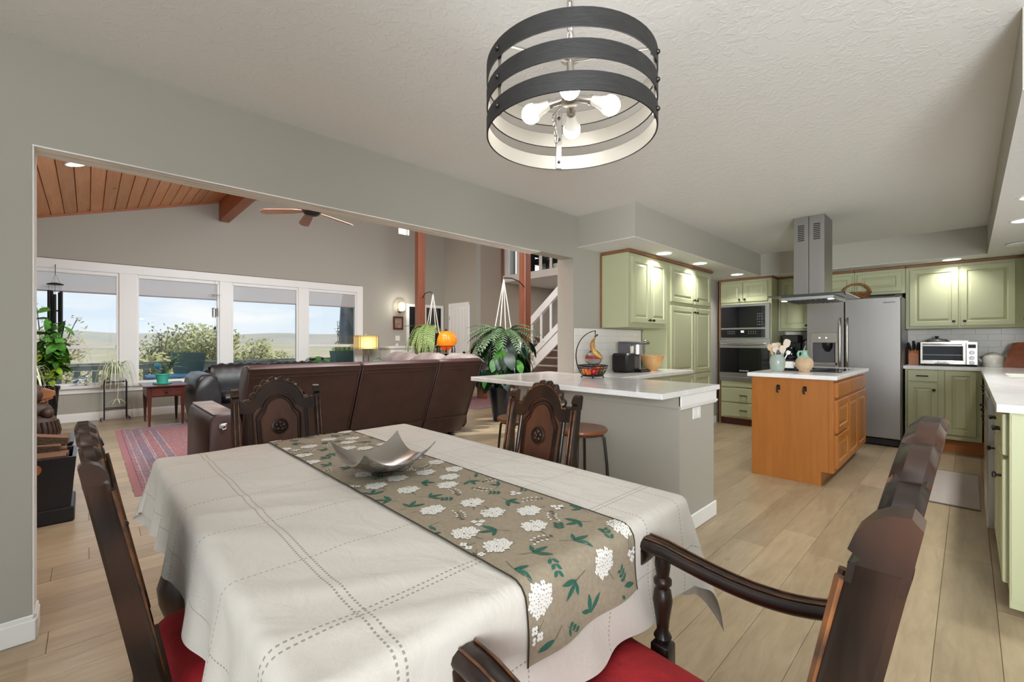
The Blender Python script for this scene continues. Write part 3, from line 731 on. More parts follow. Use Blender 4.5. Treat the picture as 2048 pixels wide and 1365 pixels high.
# small wall cabinet right of the oven, over-fridge cabinet, right pair
XU = 7.09
def upper(lab, y0, y1, z0, z1, splits, kns, zt=2.10):
    c = thing('upper_cabinet', lab, 'cabinet', ((XU + XB) / 2, (y0 + y1) / 2, z0), 0, 'green wall cabinets')
    MB().box(XU, XB - .002, y0, y1, z0, zt, .003).build('carcass', 'cabinet_green', c, world=True)
    for (a, b_), k in zip(splits, kns): fy(c, a, b_, z0 + .03, zt - .035, x=XU, kn=k)
    MB().box(XU - .02, XB - .002, y0, y1, zt, 2.128, .004).build('top_moulding', 'cabinet_trim_wood', c, world=True)
upper('narrow green wall cabinet between the oven and the refrigerator', 1.455, 1.884, 1.365, 2.10, [(1.50, 1.85)], [(.31, .04)])
upper('short green wall cabinet above the left side of the refrigerator', 1.02, 1.452, 1.80, 2.10, [(1.04, 1.40)], [None])
upper('short green wall cabinet above the right side of the refrigerator', .53, 1.017, 1.80, 2.10, [(.56, .99)], [None])
upper('wide green wall cabinet above the toaster oven', -.42, .527, 1.365, 2.10, [(.082, .492), (-.345, .066)], [(.375, .05), (.035, .05)])
c = thing('upper_cabinet', 'green corner wall cabinet at the right edge of the picture', 'cabinet', (6.8, -.6, 1.365), 0, 'green wall cabinets')
MB().box(6.2, 7.08, YR + .002, -.43, 1.365, 2.10, .003).build('carcass', 'cabinet_green', c, world=True)
for k in range(2): door(c, (6.22 + k * .43 + .41, -.43, 1.395), (-1, 0, 0), (0, 1, 0), .40, .67, kn=((.05, .05) if k == 0 else (.36, .05)))
MB().box(6.2, 7.06, YR + .002, -.41, 2.10, 2.128, .004).build('top_moulding', 'cabinet_trim_wood', c, world=True)
# base cabinets: back wall right of the fridge
ZT = .938
cb = thing('base_cabinet', 'green base cabinet under the toaster oven, right of the refrigerator', 'cabinet', (7.1, .2, 0))
MB().box(XF, XB - .002, -.10, .511, .14, ZT - .036, .003).build('carcass', 'cabinet_green', cb, world=True)
MB().box(XF + .06, XB - .002, -.74, .50, 0, .14).build('toe_board', 'toe_wood', cb, world=True)
fy(cb, .237, .490, .765, .892, flat=True, nm='drawer', pl=True); fy(cb, .237, .490, .175, .745, kn=(.222, .50)); fy(cb, -.058, .182, .195, .892)
# right run
rb = thing('base_cabinet', 'green base cabinets along the right wall ending in a grooved panel at the picture edge', 'cabinet', (4.8, -.45, 0))
YFr = -.125
MB().box(2.96, 3.85, YR + .002, YFr, .10, ZT - .036, .003).box(4.47, XF - .005, YR + .002, YFr, .10, ZT - .036, .003).box(3.0, 3.85, YR + .002, YFr - .07, 0, .1).build('carcass', 'cabinet_green', rb, world=True)
ep = MB().box(2.945, 2.96, YR + .002, YFr, .03, ZT - .036, .002)
ep.build('end_panel', 'cabinet_green', rb, world=True)
for y in (-.165, -.26, -.36, -.46, -.56, -.66): MB().box(2.9425, 2.9455, y - .045, y + .035, .06, ZT - .05, .001).build('end_board', 'cabinet_green', rb, world=True)
PY_ = (0, 1, 0)
def fr(x0, x1, z0, z1, **k): return door(rb, (x1, YFr, z0), (-1, 0, 0), PY_, x1 - x0, z1 - z0, **k)
for a, b_ in ((2.985, 3.40), (3.42, 3.83)):
    fr(a, b_, .70, .885, flat=True, nm='drawer', pl=True); fr(a, b_, .125, .68, kn=(.05 if a > 3.1 else .36, .47))
for a, b_ in ((4.50, 4.95), (4.97, 5.42), (5.44, 5.9), (5.92, 6.35)):
    fr(a, b_, .70, .885, flat=True, nm='drawer', pl=True); fr(a, b_, .125, .68, kn=(.05, .47))
MB().box(3.0, XF + .06, YFr - .08, YFr - .07, 0, .10).build('toe_board', 'toe_wood', rb, world=True)
dwm = thing('dishwasher', 'stainless dishwasher under the right-hand worktop', 'dishwasher', (4.16, -.3, 0))
MB().box(3.856, 4.464, YR + .05, -.13, .02, ZT - .04, .003).build('tub', 'gray_plastic', dwm, world=True); MB().box(3.86, 4.46, -.13, -.075, .10, ZT - .05, .006).build('dishwasher_door', 'stainless', dwm, world=True); MB().box(3.9, 4.42, -.16, -.14, 0.0, .10).build('kick_plate', 'black_plastic', dwm, world=True)
MB().box(3.95, 4.37, -.0755, -.073, .80, .85, .001).build('pocket_handle', 'gray_plastic', dwm, world=True)
# L-shaped worktop with a sink cut-out
mb = MB(); zt0 = ZT - .034
sx0, sx1, sy0, sy1 = 5.05, 5.75, -.62, -.22
mb.box(6.765, XB - .004, -.085, .525, zt0, ZT); 
for bx in [(2.88, sx0, YR + .002, -.085), (sx0, sx1, YR + .002, sy0), (sx0, sx1, sy1, -.085), (sx1, XB - .004, YR + .002, -.085)]: mb.box(*bx, zt0, ZT)
o = mb.build('worktop', 'quartz_white'); bmx = bmesh.new(); bmx.from_mesh(o.data); bmesh.ops.remove_doubles(bmx, verts=bmx.verts, dist=1e-4); bmx.to_mesh(o.data); bmx.free()
tag(o, 'white L-shaped quartz worktop with the toaster oven and undermount sink', 'worktop')
sk = MB(); e = .004
sk.box(sx0 - .02, sx1 + .02, sy0 - .02, sy1 + .02, ZT - .24, ZT - .23)
for bx in [(sx0 - .02, sx0 - e, sy0 - .02, sy1 + .02), (sx1 + e, sx1 + .02, sy0 - .02, sy1 + .02), (sx0, sx1, sy0 - .02, sy0 - e), (sx0, sx1, sy1 + e, sy1 + .02)]: sk.box(*bx, ZT - .23, zt0 - .001)
s_ = thing('sink', 'stainless undermount sink in the right-hand worktop', 'sink', (5.4, -.42, ZT - .24)); sk.build('basin', 'stainless', s_, world=True); MB().lathe([(.04, ZT - .23), (.04, ZT - .226)], (5.4, -.42, 0), 16).build('drain', 'chrome', s_, world=True)
o = MB().box(XF - .05, XB - .01, 1.455, 1.884, .03, zt0 - .002, .003).build('base_cabinet', 'cabinet_green'); tag(o, 'green base cabinet hidden behind the island, left of the refrigerator', 'cabinet')
o = MB().box(XF - .06, XB - .004, 1.455, 1.884, zt0, ZT, .003).build('worktop', 'quartz_white'); tag(o, 'short worktop between the oven tower and the refrigerator', 'worktop')

# refrigerator
fg = thing('refrigerator', 'stainless side-by-side refrigerator with an ice dispenser', 'refrigerator', (7.0, .98, 0))
MB().box(6.70, XB - .02, .53, 1.435, .04, 1.735, .006).build('body', 'gray_plastic', fg, world=True)
MB().box(6.66, 6.72, .54, 1.43, .012, .085, .006).build('kick_grille', 'black_plastic', fg, world=True)
ld = MB(); dx0, dx1, dz0, dz1 = 1.125, 1.385, .935, 1.32
for bx in [(1.0545, dx0, .095, 1.73), (dx1, 1.434, .095, 1.73), (dx0, dx1, .095, dz0), (dx0, dx1, dz1, 1.73)]: ld.box(6.62, 6.69, bx[0], bx[1], bx[2], bx[3])
ld = ld.build('freezer_door', 'stainless_vertical', fg, world=True); bmx = bmesh.new(); bmx.from_mesh(ld.data); bmesh.ops.remove_doubles(bmx, verts=bmx.verts, dist=1e-4); bmx.to_mesh(ld.data); bmx.free()
rd = MB().box(6.62, 6.69, .53, 1.0475, .095, 1.73, .008).build('fridge_door', 'stainless_vertical', fg, world=True)
ds = MB().box(6.612, 6.625, dx0 - .008, dx1 + .008, 1.20, dz1 + .008, .003)
ds.box(6.612, 6.625, dx0 - .008, dx0 + .012, dz0 - .008, 1.2).box(6.612, 6.625, dx1 - .012, dx1 + .008, dz0 - .008, 1.2).box(6.612, 6.66, dx0 - .008, dx1 + .008, dz0 - .01, dz0 + .02, .003)
ds = ds.build('dispenser_frame', 'brushed_nickel', ld, world=True)
MB().box(6.683, 6.689, dx0, dx1, dz0, dz1).build('dispenser_recess', 'gray_plastic', ld, world=True)
MB().lathe([(.02, 1.09), (.05, 1.14), (.055, 1.2)], (6.645, 1.22, 0), 14).build('ice_chute', 'black_plastic', ld, world=True, smooth=50)
lt = MB()
for y in (1.23, 1.30): lt.lathe([(.009, 6.609), (.009, 6.613)], (0, y, 1.262), 10, 'X')
lt.v = [(p[0], p[1], p[2]) for p in lt.v]; lt.build('indicator_lights', 'screen_light', ld, world=True)
for y, pr in ((1.085, ld), (1.015, rd)):
    hb = MB(); hb.tube([(6.62, y, 1.50), (6.575, y, 1.47), (6.568, y, 1.40), (6.568, y, .98), (6.575, y, .93), (6.62, y, .90)], [.010, .013, .014, .014, .013, .010], 10); hb.build('handle', 'brushed_nickel', pr, world=True, smooth=60)
MB().box(6.617, 6.6205, .58, .69, 1.658, 1.672, .001).build('maker_plate', 'chrome', rd, world=True)
text('maker_lettering', 'FRIGIDAIRE', rd, (6.6165, .635, 1.665), (radians(90), 0, radians(-90)), .015, 'dark_steel')
for y in (.56, 1.40): MB().box(6.66, 6.74, y - .03, y + .03, 1.735, 1.755, .004).build('hinge_cover', 'gray_plastic', fg, world=True)

# island
il = thing('kitchen_island', 'orange wooden kitchen island with drawers and a plain end panel', 'island', (5.2, 1.08, 0))
Yi0, Yi1, Xi0, Xi1 = .775, 1.39, 4.43, 6.0
MB().prism([(Yi0, .12), (Yi0 + .085, .12), (Yi0 + .085, 0), (Yi1, 0), (Yi1, .893), (Yi0, .893)], Xi0, Xi0 + .02, 'X').box(Xi0 + .02, Xi1, Yi0, Yi1, .12, .893).box(Xi0 + .02, Xi1, Yi0 + .085, Yi1, 0, .12).build('carcass', 'cherry_orange', il, world=True)
MB().box(Xi0 - .006, Xi0, Yi1 - .055, Yi1 + .004, 0, .893, .002).build('corner_stile', 'cherry_orange', il, world=True)
MB().box(Xi0 - .004, Xi0, Yi0 - .001, Yi0 + .035, .12, .893, .002).build('corner_stile', 'cherry_orange', il, world=True)
def fi(x0, x1, z0, z1, **k): return door(il, (x0, Yi0, z0), UX, NY, x1 - x0, z1 - z0, mat='cherry_orange', **k)
fi(4.50, 4.98, .745, .865, nm='drawer', flat=True); fi(5.0, 5.93, .745, .865, nm='drawer', flat=True)
fi(4.50, 4.98, .445, .72, nm='drawer'); fi(4.50, 4.98, .15, .425, nm='drawer')
fi(5.0, 5.45, .15, .72); fi(5.47, 5.93, .15, .72)
for y in (1.177, .976):
    hk = MB().box(Xi0 - .006, Xi0, y - .014, y + .014, .785, .83, .005); hk.tube([(Xi0 - .004, y, .815), (Xi0 - .03, y, .812), (Xi0 - .034, y, .79), (Xi0 - .03, y, .772), (Xi0 - .014, y, .765)], .006, 8); hk.build('hook', 'black_iron', il, world=True, smooth=40)
o = MB().box(Xi0 - .035, Xi1 + .04, Yi0 - .03, Yi1 + .035, .895, .93, .004).build('island_top', 'quartz_white'); tag(o, 'white quartz top of the wooden island', 'worktop')
ck = thing('cooktop', 'black glass cooktop set on the island top', 'cooktop', (5.25, 1.06, .93)); MB().box(4.93, 5.55, .80, 1.32, .930, .938, .003).build('glass_plate', 'black_glass', ck, world=True)
for (x, y, r) in ((5.1, .93, .09), (5.1, 1.18, .075), (5.38, .93, .075), (5.38, 1.18, .1)): MB().lathe([(r, .9381), (r, .9386), (r - .004, .9386), (r - .004, .9381)], (x, y, 0), 24).build('burner_ring', 'gray_plastic', ck, world=True)
# range hood
hd = thing('range_hood', 'stainless island range hood with a glass canopy hanging from the ceiling', 'range hood', (5.2, 1.08, 1.62))
for y0, y1 in ((.95, 1.076), (1.079, 1.205)):
    f_ = MB().box(5.04, 5.38, y0, y1, 1.67, ZC, .002).build('chimney_cover', 'stainless_vertical', hd, world=True)
    vs = MB()
    for k in range(9): vs.box(5.037, 5.0405, y0 + .035, y0 + .09, 2.20 + k * .018, 2.209 + k * .018)
    vs.build('vent_slots', 'black_plastic', f_, world=True)
m, t, b, o = newmat('hood_glass'); b.inputs['Base Color'].default_value = L3((190, 205, 200)); b.inputs['Transmission Weight'].default_value = .9; b.inputs['Roughness'].default_value = .04; b.inputs['IOR'].default_value = 1.2
MB().box(4.86, 5.62, .76, 1.385, 1.652, 1.664, .004).build('glass_canopy', 'hood_glass', hd, world=True)
MB().box(4.95, 5.50, .86, 1.30, 1.615, 1.652, .006).build('filter_housing', 'stainless', hd, world=True)
fl = MB()
for k in range(9): fl.box(5.0, 5.45, .90 + k * .042, .925 + k * .042, 1.609, 1.6155, .002)
fl.build('grease_filter', 'dark_steel', hd, world=True)
for y in (.89, 1.27): MB().lathe([(.024, 1.610), (.024, 1.6155)], (4.975, y, 0), 14).build('hood_lamp', 'can_glow', hd, world=True)
# ---------------------------------------------------------------- dining table, cloth, runner, bowl
TX0, TX1, TY0, TY1, TZ = .205, 1.262, .60, 2.17, .755
tb = thing('dining_table', 'dark carved dining table mostly hidden under the linen cloth', 'table', ((TX0 + TX1) / 2, (TY0 + TY1) / 2, 0))
MB().box(TX0 + .01, TX1 - .01, TY0 + .01, TY1 - .01, TZ - .035, TZ, .008).build('tabletop', 'chair_walnut', tb, world=True)
MB().box(TX0 + .12, TX1 - .12, TY0 + .12, TY1 - .12, TZ - .12, TZ - .035).build('apron', 'chair_walnut', tb, world=True)
for x in (TX0 + .05, TX1 - .13):
    for y in (TY0 + .16, TY1 - .14):
        MB().lathe([(.022, 0), (.034, .02), (.026, .05), (.02, .09), (.028, .13), (.05, .19), (.072, .26), (.078, .32), (.06, .38), (.032, .42), (.04, .44), (.03, .46), (.024, .55), (.03, .62), (.045, .635)], (x, y, 0), 18).build('leg', 'chair_walnut', tb, world=True, smooth=60)
MB().box(TX0 + .04, TX1 - .11, TY0 + .13, TY0 + .19, .08, .12, .01).box(TX0 + .04, TX1 - .11, TY1 - .17, TY1 - .11, .08, .12, .01).box((TX0 + TX1) / 2 - .04, (TX0 + TX1) / 2 + .02, TY0 + .16, TY1 - .14, .08, .12, .01).build('stretcher', 'chair_walnut', tb, world=True)

OVL, OVR, OVN, OVF = .21, .35, .27, .21    # how far the cloth hangs past each edge
ZT0 = TZ + .002
def wr(x, y): return .5 * (sin(7.1 * x + 3.3 * y + .6) * sin(4.3 * y - 2.1 * x) + .5 * sin(13 * x - 9 * y + 1.2))
def drape(px, py, lift=0.0):
    cx, cy = min(max(px, TX0), TX1), min(max(py, TY0), TY1)
    dx, dy = px - cx, py - cy; d = hypot(dx, dy)
    zt = ZT0 + .0012 + .0022 * max(0, wr(px * 1.4, py * 1.4)) + (.0045 * max(0, sin(21 * px + 30 * py + 2 * sin(9 * py))) * max(0, min(1, (.62 - px) / .2)))
    if d < 1e-9: return Vector((px, py, zt + lift))
    nx, ny = dx / d, dy / d; r = .028; al = r * pi / 2
    if d < al:
        a = d / r; out = r * sin(a); dr = r * (1 - cos(a)); hh = 0
    else:
        hh = d - al; out = r; dr = r + hh * .985
    corner = (abs(nx * ny) * 2) ** .5           # 0 on straight runs, 1 at 45 degrees
    s_ = px * 1.0 + py * 1.0
    fold = .5 + .5 * sin(s_ * 19 + 2.1 * sin(s_ * 5.3))
    if px < TX0: fold = .5 + .5 * sin(py * 26 + 1.8 * sin(py * 7) + .8)
    th = atan2(abs(dy), abs(dx))
    fl = hh * ((.08 if px > TX1 else .03) + (.16 if px < TX0 else .09) * fold) * (1 - corner) + hh * corner * ((.10 + .26 * (.5 - .5 * cos(th * 8)) + .10 * sin(th * 13)) if px < TX0 and py > TY1 else .30)
    out += fl
    k = min(1, d / al)
    return Vector((cx + nx * (out + lift * k), cy + ny * (out + lift * k), zt - dr + lift * (1 - k)))
mb = MB(); NU, NV = 120, 150
X0c, X1c, Y0c, Y1c = TX0 - OVL, TX1 + OVR, TY0 - OVN, TY1 + OVF
mb.grid(lambda u, v: drape(X0c + u * (X1c - X0c), Y0c + v * (Y1c - Y0c)), NU, NV)
cloth = mb.build('tablecloth', 'chair_walnut', smooth=180); tag(cloth, 'off-white linen tablecloth with hemstitched squares draped over the dining table', 'tablecloth')
uvl = cloth.data.uv_layers.new(name='UVMap'); co = []
pos = [(X0c + (i / NU) * (X1c - X0c), Y0c + (j / NV) * (Y1c - Y0c)) for j in range(NV + 1) for i in range(NU + 1)]
for lp in cloth.data.loops: co += list(pos[lp.vertex_index])
uvl.data.foreach_set('uv', co)
m, t, b, o = newmat('linen_cloth'); uvn = t.node('ShaderNodeUVMap', uv_map='UVMap'); sx = t.node('ShaderNodeSeparateXYZ'); t.l.new(uvn.outputs[0], sx.inputs[0])
U_, V_ = sx.outputs[0], sx.outputs[1]
def stitch(coordn, other, at, wd, pitch=.0105):
    dd = t.math('ABSOLUTE', t.math('SUBTRACT', coordn, at)); inl = t.math('LESS_THAN', dd, wd)
    ds = t.math('LESS_THAN', t.math('FRACT', t.math('MULTIPLY', other, 1 / pitch)), .55); return t.math('MULTIPLY', inl, ds)
def ladder(coordn, other, at): return t.math('MAXIMUM', stitch(coordn, other, at - .0075, .0022), stitch(coordn, other, at + .0075, .0022))
acc = None
def addm(x):
    global acc
    acc = x if acc is None else t.math('MAXIMUM', acc, x)
for at in (.33, 1.395): addm(ladder(U_, V_, at))
for at in (.07, .59, .85, 1.03, 1.21, 1.50): addm(stitch(U_, V_, at, .0016))
for at in (.705, 2.27): addm(ladder(V_, U_, at))
for at in (.445, .965, 1.227, 1.49, 1.75, 2.01): addm(stitch(V_, U_, at, .0016))
vv = t.coord('UV', (1, 1, 1)); wv = t.noise(t.coord('UV', (900, 90, 1)), 1, 2); wv2 = t.noise(t.coord('UV', (90, 900, 1)), 1, 2)
wvs = t.math('ADD', wv, wv2)
c = t.mix(t.math('MULTIPLY', wvs, .35), L3((220, 215, 207)), L3((194, 187, 177)))
c = t.mix(t.math('MULTIPLY', acc, .75), c, L3((128, 116, 104)))
t.l.new(c, b.inputs['Base Color']); b.inputs['Roughness'].default_value = .85; b.inputs['Sheen Weight'].default_value = .15
cr = t.noise(t.coord('UV', (11, 7, 1)), 1, 3, .5, 1.0)
bump(t, b, t.math('ADD', t.math('MULTIPLY', cr, 1.0), t.math('MULTIPLY', wvs, .05)), .36, .016)
cloth.data.materials[0] = m
# runner
RX0, RX1, RY0, RY1 = .58, .962, TY0 - .165, TY1 + .14
def rpos(px, py, lift=.0014):
    q = drape(px, py, lift + .0035); return q
mb = MB(); mb.grid(lambda u, v: rpos(RX0 + u * (RX1 - RX0), RY0 + v * (RY1 - RY0)), 30, 130)
plain('runner_taupe', (158, 146, 126), .85, var=((146, 134, 115), 120, 2), bmp=(700, .25, .002)); plain('print_white', (232, 230, 224), .85); plain('print_teal', (42, 96, 80), .85); plain('print_gray', (86, 84, 72), .85); plain('runner_edge', (44, 42, 38), .8)
run = mb.build('table_runner', 'runner_taupe', smooth=180); tag(run, 'taupe table runner printed with white hydrangeas and green leaves', 'table runner')
e_ = MB()
for xe in (RX0, RX1 - .004): e_.grid(lambda u, v, xe=xe: rpos(xe + u * .004, RY0 + v * (RY1 - RY0), .0030), 1, 130)
e_.build('edge_binding', 'runner_edge', run)
PW_, PT, PG = MB(), MB(), MB(); rn = random.Random(11); taken = []
def inside(x, y, m_=.004): return RX0 + m_ < x < RX1 - m_ and RY0 + m_ < y < RY1 - m_
def flat(mbx, pts, lift):
    pts = [p for p in pts]
    if not all(inside(*p, .003) for p in pts): return
    mbx.add([rpos(p[0], p[1], lift) for p in pts], [tuple(range(len(pts)))])
def leaf2(mbx, x, y, a, L, w, lift=.0030):
    pts = []
    for i in range(7): tt = i / 6; pts.append((L * tt, w * sin(pi * tt) * .5))
    for i in range(5, 0, -1): tt = i / 6; pts.append((L * tt, -w * sin(pi * tt) * .5))
    flat(mbx, [(x + p[0] * cos(a) - p[1] * sin(a), y + p[0] * sin(a) + p[1] * cos(a)) for p in pts], lift)
def strip2(mbx, pts, w, lift=.0028):
    for (xa, ya), (xb, yb) in zip(pts, pts[1:]):
        d = hypot(xb - xa, yb - ya) or 1e-6; nx, ny = -(yb - ya) / d * w / 2, (xb - xa) / d * w / 2
        flat(mbx, [(xa + nx, ya + ny), (xb + nx, yb + ny), (xb - nx, yb - ny), (xa - nx, ya - ny)], lift)
FLN = [0]
def floret(x, y, r, a0):
    FLN[0] += 1
    for k in range(4):
        a = a0 + k * pi / 2; c_ = (x + cos(a) * r * .55, y + sin(a) * r * .55)
        flat(PW_, [(c_[0] + cos(a + q * pi / 3) * r * .48, c_[1] + sin(a + q * pi / 3) * r * .48) for q in range(6)], .0030 + .00003 * ((FLN[0] * 7 + k) % 31))
    flat(PG, [(x + cos(q * 2 * pi / 4) * r * .16, y + sin(q * 2 * pi / 4) * r * .16) for q in range(4)], .0044)
def hydrangea(x, y, a):
    strip2(PG, [(x - cos(a) * .055 * s_, y - sin(a) * .055 * s_) for s_ in (0, .6, 1.0)], .0018)
    for k in range(30):
        rr = .029 * sqrt((k + .5) / 30); th = k * 2.4; floret(x + rr * cos(th) * 1.15, y + rr * sin(th) * .95, .0072, rn.random() * 2)
def bigleaf(x, y, a):
    for da, L in ((-.42, .047), (.42, .047), (-.15 + pi * .02, .0)):
        if L: leaf2(PT, x, y, a + da, L, .0125)
    leaf2(PT, x + cos(a) * .004, y + sin(a) * .004, a + 1.5, .034, .010); strip2(PG, [(x, y), (x - cos(a) * .03, y - sin(a) * .03)], .0014)
def smallleaf(x, y, a):
    strip2(PT, [(x - cos(a) * .018, y - sin(a) * .018), (x + cos(a) * .016, y + sin(a) * .016)], .0012)
    for s_ in (-.012, .0, .012):
        for sd in (1, -1): leaf2(PT, x + cos(a) * s_, y + sin(a) * s_, a + sd * .95, .0165, .008)
def sprig(x, y, a):
    pts = [(x + cos(a + .5 * s_) * .052 * (s_ - .5), y + sin(a + .5 * s_) * .052 * (s_ - .5)) for s_ in (0, .25, .5, .75, 1)]
    strip2(PG, pts, .0014)
    for i, p in enumerate(pts[1:]):
        for sd in (1, -1):
            q = (p[0] + cos(a + sd * 1.1) * .012, p[1] + sin(a + sd * 1.1) * .012); strip2(PG, [p, q], .0012)
            flat(PW_, [(q[0] + cos(k * pi / 3) * .0038, q[1] + sin(k * pi / 3) * .0038) for k in range(6)], .0032)
    for i in range(2): leaf2(PG, pts[i][0], pts[i][1], a + (1.2 if i else -1.2), .014, .006)
def blossom(x, y, a):
    for k in range(3): floret(x + cos(a + k * 2.1) * .011, y + sin(a + k * 2.1) * .011, .0095, a)
    leaf2(PG, x, y, a + 3.6, .02, .007); strip2(PG, [(x, y), (x - cos(a) * .032, y - sin(a) * .032)], .0013)
kinds = [(hydrangea, .046, 40), (bigleaf, .044, 34), (sprig, .034, 40), (smallleaf, .028, 46), (blossom, .026, 50)]
for fn, rad, cnt in kinds:
    for _ in range(cnt * 12):
        if cnt <= 0: break
        x, y = rn.uniform(RX0, RX1), rn.uniform(RY0, RY1)
        if all(hypot(x - q[0], y - q[1]) > (rad + q[2]) * .80 for q in taken):
            fn(x, y, rn.random() * 2 * pi); taken.append((x, y, rad)); cnt -= 1
tag(PW_.build('white_flower_print', 'print_white', run), 'white hydrangea and blossom print', kind='stuff'); tag(PT.build('green_leaf_print', 'print_teal', run), 'green leaf print', kind='stuff'); tag(PG.build('stem_print', 'print_gray', run), kind='stuff')
# silver dish with four raised corners
bx_, by_ = .722, 1.385; bw = thing('silver_bowl', 'square silver dish with four raised corners on the floral runner', 'bowl', (bx_, by_, TZ + .012))
def dishz(u, v):
    r2_ = (u * u + v * v); return .012 + .040 * r2_ + .018 * (u * u * v * v) ** 1.2
def dish(u, v, off):
    k = 1 - .10 * (1 - abs(u)) * abs(v) * 0; px = u * .128 * (1 - .05 * (1 - v * v)); py = v * .128 * (1 - .05 * (1 - u * u))
    return Vector((px, py, dishz(u, v) + off))
mb = MB(); n = 24
mb.grid(lambda u, v: dish(2 * u - 1, 2 * v - 1, 0), n, n)
plain('silver_inside', (196, 194, 190), .22, 1.0, bmp=(5, .15, .02)); plain('silver_hammered', (176, 172, 166), .2, 1.0, bmp=(70, .55, .006))
ou = MB(); ou.grid(lambda u, v: dish(2 * u - 1, 2 * v - 1, -.005), n, n)
k0 = len(ou.v); ed = [(i / n, 0) for i in range(n)] + [(1, i / n) for i in range(n)] + [(1 - i / n, 1) for i in range(n)] + [(0, 1 - i / n) for i in range(n)]
ou.ring([[dish(2 * u - 1, 2 * v - 1, -.005) for u, v in ed], [dish(2 * u - 1, 2 * v - 1, 0) for u, v in ed]], True, False, False)
ou.lathe([(.035, -.004), (.04, 0.0), (.042, .009)], (0, 0, 0), 20)
# leave the very middle open to the foot so the dish stands on it
mb.build('inner_surface', 'silver_inside', bw, smooth=180); ou.build('outer_shell', 'silver_hammered', bw, smooth=60)

